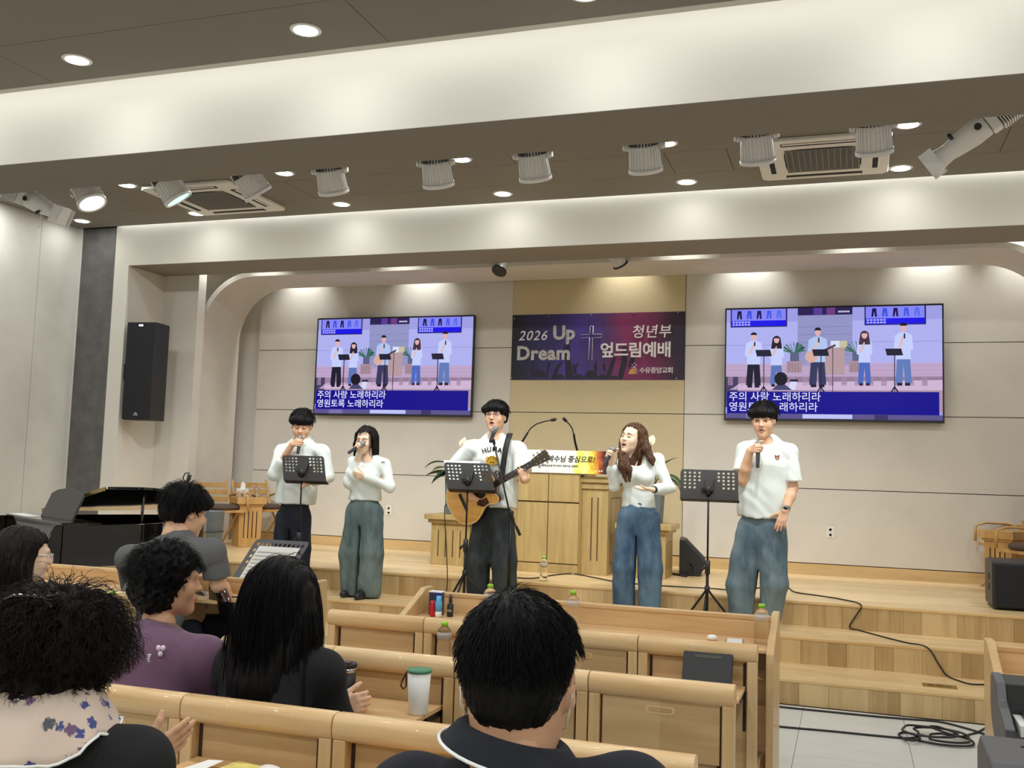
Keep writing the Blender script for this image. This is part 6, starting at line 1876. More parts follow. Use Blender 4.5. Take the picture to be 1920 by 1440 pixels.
class Person:
    def __init__(s, label, base, group=None, skin='skin'):
        s.base = np.asarray(base, float)
        s.t = thing('person', label, 'person', tuple(base), 0, group)
        s.parts = []; s.skin = M[skin]
    def add_obj(s, name, V, F, mats, mi=None):
        mats = mats if isinstance(mats, list) else [mats]
        return link(name, npmesh(name, V - s.base, F, mats, mi, True), s.t)
    def head(s, c, R, mouth=0.0, female=False, eyes='open', res=0.0042, neck_r=0.054, brows=True, jaw=1.0, scale=1.0):
        s.hc = np.asarray(c, float); s.hR = R; s.hs = scale
        V, F, mi = head_mesh(res, mouth, female, neck_r, jaw)
        s.parts.append((s.hw(V), F, mi))
        if eyes:
            for sx in (-1, 1):
                mb = MB()
                if eyes == 'open':
                    mb.ball((sx * 0.0315, -0.0845, 0.0005), (0.0135, 0.007, 0.0048), 12, 8)
                    ey = s.local('eye', mb, M['eye_white'])
                    s.local('iris', MB().ball((sx * 0.0315, -0.0895, 0.0008), (0.0052, 0.0028, 0.0045), 10, 6), M['iris'], ey)
                    s.local('eyelid', MB().tube([(sx * 0.0165, -0.0885, 0.001), (sx * 0.024, -0.0925, 0.0056), (sx * 0.033, -0.0925, 0.0064), (sx * 0.045, -0.085, 0.002)], 0.0016, 6), M['brow'], ey)
                else:
                    mb.ball((sx * 0.0315, -0.0835, 0.000), (0.0145, 0.0085, 0.0068), 12, 8)
                    ey = s.local('eyelid', mb, s.skin)
                    s.local('eyelash', MB().tube([(sx * 0.017, -0.089, -0.001), (sx * 0.025, -0.0925, -0.0045), (sx * 0.034, -0.0922, -0.0045), (sx * 0.045, -0.085, -0.001)], 0.0017, 6), M['brow'], ey)
                if brows:
                    s.local('eyebrow', MB().tube([(sx * 0.013, -0.0955, 0.0205), (sx * 0.028, -0.0945, 0.0245), (sx * 0.048, -0.0815, 0.019)], [0.0026, 0.003, 0.0016], 6, flat=0.8), M['brow'])
    def hw(s, V): return s.hc + (np.asarray(V) * s.hs) @ s.hR.T
    def local(s, name, mb, mat, parent=None):
        V = s.hw(np.array(mb.V)) - s.base
        me = npmesh(name, V, mb.F, [mat], None, True)
        return link(name, me, parent or s.t)
    def hair(s, solids, mat, strands=()):
        parts = [(s.hw(V), F, 0) for V, F in solids] + [(s.hw(V), F, 0) for V, F in strands]
        V, F, mi = merge(parts)
        return s.add_obj('hair', V, F, M[mat])
    def skin_part(s, H): 
        V, F = H.mesh(); s.parts.append((smooth_mesh(V, F, 1, 0.3), F, 0))
    def body(s):
        V, F, mi = merge(s.parts)
        return s.add_obj('body', V, F, [s.skin, M['lips'], M['mouth']], mi)
    def cloth(s, name, H, mat, sm=1):
        V, F = H.mesh()
        return s.add_obj(name, smooth_mesh(V, F, sm, 0.4), F, M[mat])
    def cloth_parts(s, name, Hs, mat, sm=1):
        ps = []
        for H in Hs:
            V, F = H.mesh(); ps.append((smooth_mesh(V, F, sm, 0.4), F, 0))
        V, F, mi = merge(ps)
        s.shirt = V
        return s.add_obj(name, V, F, M[mat])
    def on_shirt(s, x, z, out=0.003):
        d = np.hypot(s.shirt[:, 0] - x, s.shirt[:, 2] - z)
        return A3(x, s.shirt[d < 0.014, 1].min() - out, z) - s.base
    def at_shirt(s, u, v, y, out=0.003):
        q = aty(u, v, y)
        return s.on_shirt(q[0], q[2], out)
def sleeve_tube(a, noise):
    H = SDF(0.008, 0.02)
    sh, cu = a['sh'], a['cuff']; r0, r1 = a.get('r', (0.068, 0.072))
    d = (cu - sh) / np.linalg.norm(cu - sh)
    H.chain([(sh, r0), (cu + d * 0.06, r1)], k=0.02)
    H.noise = noise
    H.cut(cu, d, 0.004)
    return H
A3 = lambda *a: np.array(a, float)
# ---------------------------------------------------------------- the five singers
def shoe(p, c, yaw, mat, L_=0.27):
    d = A3(math.sin(yaw), -math.cos(yaw), 0)
    H = SDF(0.008, 0.03)
    c = np.asarray(c, float)
    H.cap(c - d * 0.06 + A3(0, 0, 0.042), c + d * 0.05 + A3(0, 0, 0.040), 0.040, 0.042)
    H.cap(c + d * 0.05 + A3(0, 0, 0.034), c + d * 0.145 + A3(0, 0, 0.028), 0.042, 0.032, k=0.03)
    H.cap(c - d * 0.06 + A3(0, 0, 0.04), c - d * 0.055 + A3(0, 0, 0.11), 0.038, 0.042)
    H.cut(c + A3(0, 0, 0.001), (0, 0, -1), 0.004)
    p.cloth('shoe', H, mat)

def standing(p, hip, neck, sh_l, sh_r, feet, tee, pants, hem_z, female=False, sleeve='short', arms=None, tee_r=(0.150, 0.142, 0.140), leg=(0.098, 0.088, 0.115), yaw=0.0, chest_flat=1.55, hem_tuck=0.0, seed=1, neck_drop=0.0, gap=0.022):
    """torso, trousers and shirt of a standing figure. arms: dicts with sh, el, wr and sleeve end"""
    hip = np.asarray(hip, float); neck = np.asarray(neck, float)
    fw = A3(math.sin(yaw), -math.cos(yaw), 0); sd = A3(math.cos(yaw), math.sin(yaw), 0)
    ch = hip * 0.35 + neck * 0.65
    # skin torso, kept well inside the clothes
    B = SDF(0.016, 0.03)
    B.chain([(hip, 0.10), (ch, 0.10), (neck - A3(0, 0, 0.07), 0.08)], flat=(fw, 1.5))
    B.cap(neck - A3(0, 0, 0.09), neck + A3(0, 0, 0.03), 0.052, 0.05)
    for f_, kx in feet: B.chain([(hip + (f_ - hip) * A3(0.7, 0.7, 0.0) + A3(0, 0, -0.08), 0.07), (kx, 0.05), (f_ + A3(0, 0, 0.09), 0.035)])
    V, F = B.mesh(); p.parts.append((V, F, 0))
    # shirt
    T = SDF(0.0085, 0.045)
    w0, w1, w2 = tee_r
    off = 0.035 if not female else 0.028
    T.chain([(A3(hip[0], hip[1], hem_z - 0.02), w0), (hip * 0.7 + neck * 0.3, w1), (ch, w2)], flat=(fw, chest_flat))
    sm = (sh_l + sh_r) / 2
    T.cap(ch + A3(0, 0, 0.02), neck - A3(0, 0, 0.085), w2 * 0.95, 0.10, flat=(fw, 1.35))
    for sh in (sh_l, sh_r):
        T.cap(neck - A3(0, 0, 0.072), sh, 0.050, 0.060 if not female else 0.050, k=0.05)
    T.cap(neck - A3(0, 0, 0.10), neck - A3(0, 0, 0.058 + neck_drop), 0.090, 0.076, k=0.04)
    for a in arms:
        r0, r1 = a.get('r', (0.068, 0.072))
        if a['sleeve'] == 'short':
            T.cap(a['sh'], a['sh'] * 0.8 + a['cuff'] * 0.2, r0 * 0.97, r0 * 0.97, k=0.03)
        else:
            T.chain([(a['sh'], r0), (a['el'], r1 * 0.86)], k=0.03)
            if a.get('cuff') is not None: T.chain([(a['el'], r1 * 0.84), (a['cuff'], a.get('rc', 0.046))], k=0.02)
    if female:
        for sx in (-1, 1): T.ell(ch + fw * 0.085 + sd * sx * 0.062 + A3(0, 0, -0.015), (0.058, 0.050, 0.055), k=0.05)
    T.ell(neck + fw * 0.070 + A3(0, 0, -0.026 - neck_drop), (0.060, 0.055, 0.046), k=0.02, op=1)
    T.noise = folds(0.0085, 25, seed)
    T.cut((0, 0, hem_z), (0, 0, -1), 0.006)
    p.cloth_parts('shirt', [T] + [sleeve_tube(a, folds(0.005, 30, seed)) for a in arms if a['sleeve'] == 'short'], tee)
    # trousers
    L = SDF(0.0095, 0.035)
    lt, lk, lh = leg
    for (f_, kx), sx in zip(feet, (-1, 1)):
        top = hip + sd * sx * 0.070 + A3(0, 0, -0.03)
        L.chain([(top, lt), (kx, lk), (f_ + A3(0, 0, 0.05), lh)], k=0.02, flat=(fw, 1.12))
    L.chain([(hip + A3(0, 0, -0.06), 0.135 if not female else 0.138), (hip + A3(0, 0, hem_z - hip[2] + 0.06), 0.128 if not female else 0.118)], flat=(fw, 1.4))
    mid = (feet[0][0] + feet[1][0]) / 2
    cr_ = hip + A3(0, 0, -0.13)
    L.cap(cr_, mid + A3(0, 0, -0.1), 0.004, gap, k=0.02, op=1, flat=(fw, 0.02))
    L.noise = folds(0.0055, 20, seed + 9)
    zf = min(f_[2] for f_, _ in feet)
    L.cut((0, 0, zf + 0.012), (0, 0, -1), 0.004)
    L.cut((0, 0, hem_z + 0.05), (0, 0, 1), 0.004)
    p.cloth('trousers', L, pants)
    return fw, sd

def arm_skin(p, a, right, hand_kw, W, f, n, res=0.0042, r=(0.040, 0.027), scale=1.0):
    H = SDF(res, 0.014)
    H.chain([(a['sh'] * 0.25 + a['el'] * 0.75, r[0] * 1.02), (a['el'], r[0] * 0.92)], k=0.02)
    mid = a['el'] * 0.62 + W * 0.38
    H.chain([(a['el'], r[0] * 0.95), (mid, r[0] * 0.98), (W, r[1])], k=0.02)
    hand(H, W, f, n, right, scale, **hand_kw)
    p.skin_part(H)

def fringe(style, seed, n=420, rad=0.0016, L_=0.052):
    keep = lambda q: (q[:, 2] > 0.055) & (q[:, 1] < 0.05)
    st = scalp(n, seed, keep, r=(0.084, 0.102, 0.090))
    d = st - np.array([0.0, 0.03, 0.10]); d[:, 2] *= 0.3
    return strand_mesh(st, d, L_, 6, rad, [((0, 0.016, 0.046), (0.088, 0.105, 0.088))], grav=0.9, wob=0.06, seed=seed, lift=(1.0, 1.035))

def long_hair(seed, L_, n, part=0.0, spread=1.0, back=True, rad=0.0022, body=(), wave=0.0, face_w=0.058, pull=None, ymin=-0.035):
    """straight hair parted at the top that hangs down beside and behind the face"""
    keep = lambda q: (q[:, 2] > 0.01) & (q[:, 1] > ymin) & ~((q[:, 1] < -0.01) & (np.abs(q[:, 0]) < face_w) & (q[:, 2] < 0.07))
    st = scalp(n, seed, keep, r=(0.080, 0.100, 0.086))
    d = np.stack([np.sign(st[:, 0] - part) * (0.15 + 5 * np.abs(st[:, 0])), 0.2 + 5.0 * np.maximum(st[:, 1] - 0.02, 0), -0.5 - 0 * st[:, 0]], 1)
    bd = [((0, 0.014, 0.030), (0.084, 0.103, 0.092)), ((0, -0.01, -0.05), (0.074, 0.085, 0.08)), ((0, 0.035, -0.14), (0.058, 0.058, 0.09))] + list(body)
    return strand_mesh(st, d, L_, 18, rad, bd, grav=6.0, wob=0.03, seed=seed, lift=(1.0, 1.10), tip=0.45, curl=wave, cf=22, pull=pull)

def hair_shell(style, bottom, res=0.0065, seed=0, width=0.092, face=0.062, parts=()):
    H = SDF(res, 0.03)
    H.ell((0, 0.016, 0.040), (0.088, 0.107, 0.086))
    H.chain([((0, 0.045, 0.0), width), ((0, 0.055, bottom), width * 0.9)], flat=((0, 1, 0), 1.5))
    H.box((0, -0.13, -0.05), (face, 0.13, 0.125), rad=0.05, k=0.02, op=1)
    for q in parts: q(H)
    H.noise = hair_noise(0.0028, 26, 6, seed)
    return H

def collar_ring(p, c, R_, rx, ry, tube, mat, name='neckband', n=28):
    mb = MB()
    pts = [c + R_ @ A3(rx * math.cos(t), ry * math.sin(t), 0.012 * math.sin(t)) for t in [2 * PI * i / n for i in range(n + 1)]]
    mb.tube([tuple(q - p.base) for q in pts], tube, 8, cap=False)
    return link(name, npmesh(name, mb.V, mb.F, [M[mat]], None, True), p.t)

YS = 7.95
# --- singer 1: long-sleeved white shirt, navy trousers, eyes lowered
def singer1():
    base = (*aty(552, 1110, YS)[:2], S2)
    p = Person('man in loose white shirt and navy trousers singing, leftmost singer', base)
    y = YS
    hd = aty(566, 797, y - 0.03)
    R_ = rot(0.42, -0.30, 0.02)
    p.head(hd, R_, 0.10, False, 'closed', scale=1.12)
    st = [fringe('bowl', 11)]
    p.hair([hair_cap('bowl', seed=1).mesh()], 'hair_black', st)
    neck = aty(566, 818, y)
    hip = aty(551, 965, y)
    shr, shl = aty(528, 846, y), aty(605, 848, y)
    er = aty(516, 888, y - 0.10); el = aty(616, 893, y - 0.02)
    mh, mt = aty(563, 818, y - 0.17), aty(558.5, 851, y - 0.21)
    am = mh - mt; m0 = mt + am * 0.60
    W, f, n = grip(m0, am, er, True)
    hand_mic(mt, mt + am / np.linalg.norm(am) * 0.17, 'microphone held down from the mouth by the leftmost man')
    ar = dict(sh=shr, el=er, sleeve='long', cuff=er * 0.62 + W * 0.38, rc=0.052, r=(0.068, 0.070))
    wl = aty(588, 905, y - 0.20)
    al = dict(sh=shl, el=el, sleeve='long', cuff=el * 0.1 + wl * 0.9, rc=0.038, r=(0.066, 0.066))
    arm_skin(p, ar, True, dict(curl=FIST, thumb=(0.35, 0.75, 0.55), tcurl=0.5), W, f, n)
    arm_skin(p, al, False, dict(curl=(0.5, 0.5, 0.55, 0.6)), wl, A3(-0.2, -0.8, 0.1), A3(0.2, 0, -1))
    fl, fr = A3(hip[0] - 0.10, y, S2), A3(hip[0] + 0.115, y - 0.03, S2)
    kz = (hip[2] + S2) / 2 + 0.04
    standing(p, hip, neck, shl, shr, [(fl, A3(fl[0] + 0.0, y - 0.03, kz)), (fr, A3(fr[0] - 0.01, y - 0.03, kz))], 'tee_white', 'navy_trouser', aty(550, 944, y)[2], arms=[ar, al],
             tee_r=(0.192, 0.182, 0.170), leg=(0.103, 0.088, 0.085), seed=3)
    collar_ring(p, neck + A3(0, -0.004, -0.044), rot(0, -0.30, 0), 0.068, 0.066, 0.008, 'tee_white')
    shoe(p, fl, -0.15, 'black_plastic'); shoe(p, fr, 0.2, 'black_plastic')
    p.body()
singer1()

# --- singer 2: young woman with shoulder-length dark hair
def singer2():
    base = (*aty(676, 1120, YS - 0.02)[:2], S2)
    p = Person('young woman with dark shoulder-length hair singing in wide grey-green jeans', base, None, 'skin_pale')
    y = YS - 0.05
    hd = aty(686, 825, y - 0.02)
    R_ = rot(0.0, -0.10, 0.04)
    p.head(hd, R_, 0.15, True, 'closed', neck_r=0.043, scale=1.0)
    def locks(H):
        for sx in (-1, 1):
            H.chain([((sx * 0.080, -0.012, 0.04), 0.018), ((sx * 0.090, -0.005, -0.05), 0.020), ((sx * 0.088, 0.005, -0.15), 0.024)], k=0.03)
    sh_ = hair_shell('long', -0.155, seed=4, width=0.098, face=0.070, parts=[locks]).mesh()
    p.hair([sh_], 'hair_dark', [long_hair(21, 0.27, 500, 0.01, face_w=0.07), strand_mesh(scalp(36, 5, lambda q: (q[:, 1] < -0.05) & (q[:, 2] > 0.07)), np.tile(A3(0.02, -0.8, -0.5), (36, 1)), 0.042, 6, 0.0015, [((0, 0.012, 0.035), (0.077, 0.098, 0.085))], grav=0.6, seed=6)])
    neck = aty(692, 853, y)
    hip = aty(683, 955, y)
    shr, shl = aty(663, 868, y - 0.01), aty(722, 870, y + 0.02)
    er = aty(654, 906, y - 0.08); el = aty(732, 912, y - 0.03)
    mh, mt = aty(683, 829, y - 0.15), aty(652.5, 850, y - 0.22)
    am = mh - mt; m0 = mt + am * 0.62
    W, f, n = grip(m0, am, er, True, 0.026)
    hand_mic(mt, mt + am / np.linalg.norm(am) * 0.175, 'microphone held slantwise by the young woman in grey-green jeans')
    ar = dict(sh=shr, el=er, sleeve='long', cuff=er * 0.12 + W * 0.88, rc=0.033, r=(0.050, 0.052))
    wl = aty(684, 893, y - 0.16)
    al = dict(sh=shl, el=el, sleeve='long', cuff=el * 0.12 + wl * 0.88, rc=0.034, r=(0.052, 0.054))
    arm_skin(p, ar, True, dict(curl=FIST, thumb=(0.35, 0.75, 0.55), tcurl=0.5), W, f, n, scale=0.9, r=(0.033, 0.022))
    arm_skin(p, al, False, dict(curl=(0.35, 0.4, 0.45, 0.5), thumb=(0.6, 0.6, 0.2)), wl, A3(-1, -0.15, 0.10), A3(-0.1, 1.0, 0.3), scale=0.9, r=(0.033, 0.022))
    fl, fr = A3(hip[0] - 0.075, y, S2), A3(hip[0] + 0.085, y - 0.02, S2)
    fw, sd = standing(p, hip, neck, shl, shr, [(fl, A3(fl[0] - 0.015, y - 0.02, (hip[2] + S2) / 2)), (fr, A3(fr[0] + 0.015, y - 0.02, (hip[2] + S2) / 2))], 'tee_white', 'jeans_teal', aty(683, 937, y)[2], True, arms=[ar, al],
             tee_r=(0.148, 0.135, 0.130), leg=(0.108, 0.112, 0.110), seed=5)
    collar_ring(p, neck + A3(0, -0.004, -0.044), rot(0, -0.30, 0), 0.062, 0.058, 0.006, 'tee_white')
    c = p.at_shirt(705, 866, y - 0.145) + p.base
    mb = MB().tube([tuple(c - p.base), tuple(c - p.base + A3(0.02, 0.003, 0.003)), tuple(c - p.base + A3(0.03, 0.006, -0.002))], 0.003, 5)
    link('embroidery', npmesh('embroidery', mb.V, mb.F, [M['ink_black']], None, True), p.t)
    shoe(p, fl + A3(0, 0.02, 0), -0.2, 'black_plastic'); shoe(p, fr + A3(-0.03, -0.03, 0), 0.1, 'black_plastic')
    p.body()
singer2()

# --- singer 3: guitarist with glasses
def singer3():
    y = YS
    base = (*aty(925, 1115, y)[:2], S2)
    p = Person('man with glasses in a printed white t-shirt playing acoustic guitar', base)
    hd = aty(929.5, 781, y - 0.01)
    R_ = rot(0.02, 0.10, -0.03)
    p.head(hd, R_, 0.55, False, 'open', scale=1.10)
    p.hair([hair_cap('bowl', seed=3).mesh()], 'hair_black', [fringe('bowl', 13, 480)])
    for sx in (-1, 1):
        pts = [(sx * 0.0325 + 0.0235 * math.cos(a) * (1.0), -0.103 + 0.006 * abs(math.cos(a)), -0.003 + 0.0185 * math.sin(a)) for a in [2 * PI * i / 20 for i in range(21)]]
        p.local('glasses_rim', MB().tube(pts, 0.0019, 6, cap=False), M['lamp_dark'])
        p.local('glasses_temple', MB().tube([(sx * 0.056, -0.098, 0.0), (sx * 0.076, -0.05, 0.003), (sx * 0.080, 0.005, 0.002)], 0.0016, 6), M['lamp_dark'])
    p.local('glasses_bridge', MB().tube([(-0.009, -0.105, 0.0), (0, -0.109, 0.003), (0.009, -0.105, 0.0)], 0.0017, 6), M['lamp_dark'])
    neck = aty(929, 813, y)
    hip = aty(926, 968, y)
    shr, shl = aty(884, 842, y - 0.02), aty(973, 844, y)
    er = aty(846, 890, y + 0.02); el = aty(984, 897, y - 0.10)
    # guitar
    gb, gn = aty(886, 932, y - 0.20), aty(1000, 868, y - 0.30)
    ax = gn - gb; ax /= np.linalg.norm(ax)
    wr = aty(876, 921, y - 0.22); wl = aty(984, 899, y - 0.28)
    ar = dict(sh=shr, el=er, sleeve='short', cuff=shr * 0.30 + er * 0.70, r=(0.074, 0.086))
    al = dict(sh=shl, el=el, sleeve='short', cuff=shl * 0.22 + el * 0.78, r=(0.072, 0.080))
    arm_skin(p, ar, True, dict(curl=(0.45, 0.45, 0.5, 0.5)), wr, A3(0.5, 0.0, -0.55), A3(0.3, 0.9, 0.3), r=(0.040, 0.028))
    hd_f = aty(976, 873, y - 0.30) - wl
    arm_skin(p, al, False, dict(curl=((0.5, 1.0, 0.8),) * 4, thumb=(0.9, 0.4, 0.1), tcurl=0.1), wl, hd_f, A3(-0.5, 0.75, 0.2), r=(0.040, 0.028))
    fl, fr = A3(hip[0] - 0.12, y, S2), A3(hip[0] + 0.12, y, S2)
    kz = (hip[2] + S2) / 2
    fw, sd = standing(p, hip, neck, shl, shr, [(fl, A3(fl[0] + 0.01, y - 0.03, kz)), (fr, A3(fr[0] - 0.01, y - 0.03, kz))], 'tee_white', 'jeans_black', aty(930, 951, y)[2], arms=[ar, al],
             tee_r=(0.192, 0.186, 0.182), leg=(0.112, 0.112, 0.092), seed=7)
    collar_ring(p, neck + A3(0, -0.004, -0.044), rot(0, -0.30, 0), 0.070, 0.068, 0.008, 'tee_white')
    shoe(p, fl, -0.25, 'black_plastic'); shoe(p, fr, 0.25, 'black_plastic')
    p.body()
    # print on the chest
    yy = y - 0.16
    for body_, u0, du, v0, arc in (('HUMAN', 905, 9.2, 848, 6.5), ('MADE', 909, 9.5, 886, 0.0)):
        for k, ch in enumerate(body_):
            c = p.at_shirt(u0 + du * k, v0 - arc * math.sin(PI * (k + 0.5) / len(body_)), yy, 0.006)
            o = text_mesh('print_letter', ch, 0.056, M['ink_black'], p.t, 0.02)
            o.matrix_local = Matrix.Translation((c[0] - 0.016, c[1], c[2] - 0.02)) @ Matrix.Rotation((2 - k) * -0.16 if arc else 0, 4, 'Y') @ STAND
    c = p.at_shirt(921, 862, yy, 0.007)
    mb = MB()
    mb.prism([(c[0] - 0.052, c[2] - 0.03), (c[0] - 0.06, c[2] + 0.005), (c[0] - 0.05, c[2] + 0.028), (c[0] - 0.038, c[2] + 0.022), (c[0], c[2] + 0.034), (c[0] + 0.035, c[2] + 0.022), (c[0] + 0.048, c[2] + 0.026), (c[0] + 0.055, c[2]), (c[0] + 0.045, c[2] - 0.032), (c[0], c[2] - 0.045)], c[1], c[1] + 0.02, 'y')
    mb.build('print_animal', M.setdefault('print_yellow', plain('print_yellow', srgb(226, 178, 60), 0.8, var=0.1, vscale=50)), p.t)
    for dx, dz, ang in ((-0.03, 0.012, 0.5), (-0.012, 0.022, 0.2), (0.012, 0.022, -0.2), (0.032, 0.010, -0.5), (-0.038, -0.01, 0.2), (0.038, -0.012, -0.2), (-0.012, -0.02, 1.3), (0.014, -0.022, 1.8)):
        MB().cbox((0, 0, 0), (0.005, 0.004, 0.018), Matrix.Translation((c[0] + dx, c[1] - 0.001, c[2] + dz)) @ Matrix.Rotation(ang, 4, 'Y')).build('print_stripe', M['ink_black'], p.t)
    guitar(gb, gn, y, p)
def guitar(gb, gn, y, p):
    ax = gn - gb; Ln = np.linalg.norm(ax); ax = ax / Ln
    nrm = A3(0.06, -1, 0.0); nrm = nrm - ax * (nrm @ ax); nrm /= np.linalg.norm(nrm)          # out of the sound board
    up = np.cross(ax, nrm) * -1
    up = up if up[2] > 0 else -up
    t = thing('acoustic_guitar', 'acoustic guitar with honey-coloured top and cutaway, held by the man with glasses', 'guitar', tuple(gb))
    X = Matrix((Vector(ax), Vector(-nrm), Vector(up))).transposed().to_4x4()                  # local x along neck, -y out, z up across
    # outline: lower bout at -x, cutaway at the lower side
    pts = []
    U = [(-0.245, 0.0), (-0.240, 0.07), (-0.205, 0.140), (-0.14, 0.185), (-0.06, 0.192), (0.01, 0.160), (0.06, 0.128), (0.10, 0.120), (0.15, 0.132), (0.205, 0.135), (0.24, 0.10), (0.25, 0.03)]
    Lw = [(0.215, -0.03), (0.20, -0.06), (0.215, -0.10), (0.205, -0.130), (0.17, -0.138), (0.13, -0.125), (0.10, -0.120), (0.06, -0.128), (0.01, -0.160), (-0.06, -0.192), (-0.14, -0.185), (-0.205, -0.140), (-0.240, -0.07)]
    raw = U + Lw
    n = len(raw)
    for i in range(n):
        p0, p1, p2, p3 = (Vector(raw[(i + k) % n]) for k in (-1, 0, 1, 2))
        for k in range(3):
            u = k / 3
            q = 0.5 * ((2 * p1) + (p2 - p0) * u + (2 * p0 - 5 * p1 + 4 * p2 - p3) * u * u + (3 * p1 - p0 - 3 * p2 + p3) * u ** 3)
            pts.append((q.x, q.y))
    MB().prism(pts, 0.0, 0.095, 'y', X, smooth=True).build('sides_and_back', M['guitar_side'], t)
    MB().prism([(a * 0.985, b * 0.985) for a, b in pts], -0.003, 0.004, 'y', X).build('sound_board', M['guitar_top'], t)
    MB().tube([X @ Vector((a, -0.001, b)) for a, b in pts + pts[:1]], 0.0045, 6, cap=False).build('binding', M['guitar_edge'], t)
    circ = [(0.085 + 0.05 * math.cos(a), 0.05 * math.sin(a)) for a in [2 * PI * i / 24 for i in range(24)]]
    MB().prism(circ, -0.0042, -0.002, 'y', X).build('sound_hole', M['dark_hole'], t)
    MB().prism([(0.03, -0.03), (0.06, -0.055), (0.12, -0.06), (0.12, -0.11), (0.06, -0.12), (0.01, -0.08)], -0.0046, -0.003, 'y', X).build('pickguard', M['guitar_side'], t)
    MB().box((-0.11, -0.012, -0.075), (-0.085, -0.002, 0.075), X).build('bridge', M['fretboard'], t, 0.002)
    L2 = 0.62
    MB().box((0.14, -0.012, -0.026), (L2, -0.003, 0.026), X).build('fretboard', M['fretboard'], t, 0.001)
    MB().tube([X @ Vector((0.24, 0.010, 0)), X @ Vector((L2, 0.008, 0))], [0.026, 0.021], 12, flat=0.8).build('neck', M['guitar_side'], t)
    for k in range(15):
        xx = L2 - 0.36 * (1 - 2 ** (-k / 12)) * 1.6
        MB().box((xx - 0.001, -0.0135, -0.0255), (xx + 0.001, -0.0115, 0.0255), X).build('fret', M['chrome'], t)
    hs = X @ Matrix.Translation((L2, 0, 0)) @ Matrix.Rotation(math.radians(-10), 4, 'Z')
    hk = MB().prism([(0.0, -0.024), (0.03, -0.034), (0.17, -0.045), (0.185, -0.015), (0.180, 0.0), (0.185, 0.015), (0.17, 0.045), (0.03, 0.034), (0.0, 0.024)], -0.004, 0.012, 'y', hs).build('headstock', M['headstock'], t, 0.002)
    for k in range(3):
        for sx in (-1, 1):
            MB().cyl((0.05 + 0.045 * k, -0.012, sx * 0.022), (0.05 + 0.045 * k, -0.004, sx * 0.022), 0.005, n=8, T=hs).ball((0.05 + 0.045 * k, 0.006, sx * (0.053)), (0.010, 0.006, 0.011), 8, 6, T=hs).cyl((0.05 + 0.045 * k, 0.006, sx * 0.03), (0.05 + 0.045 * k, 0.006, sx * 0.058), 0.003, n=6, T=hs).build('tuning_peg', M['chrome'], hk)
    for k in range(6):
        zz = -0.0175 + 0.007 * k
        MB().tube([X @ Vector((-0.095, -0.014, zz * 1.4)), X @ Vector((L2 + 0.01, -0.015, zz))], 0.0006, 4).build('string', M['chrome'], t)
    MB().box((L2 - 0.125, -0.022, -0.030), (L2 - 0.110, 0.02, 0.030), X).build('capo', M['black_metal'], t, 0.003)
    # strap over the left shoulder
    b0 = Vector(gb)
    pts = [aty(940, 899, y - 0.185), aty(942, 880, y - 0.178), aty(945, 860, y - 0.176), aty(948, 840, y - 0.168), aty(952, 825, y - 0.135), aty(955, 815, y - 0.07), aty(956, 812, y - 0.01), aty(955, 817, y + 0.06), aty(950, 832, y + 0.13)]
    V = []; F = []
    for i, q in enumerate(pts):
        q = Vector(q) - b0
        for dx, dy in ((-0.024, 0), (0.024, 0.006), (0.024, 0.009), (-0.024, 0.003)): V.append((q.x + dx, q.y + dy, q.z))
    for i in range(len(pts) - 1):
        for k in range(4): F.append((4 * i + k, 4 * i + (k + 1) % 4, 4 * i + 4 + (k + 1) % 4, 4 * i + 4 + k))
    MB().add(V, F, True).build('strap', M['black_matte'], t)
singer3()

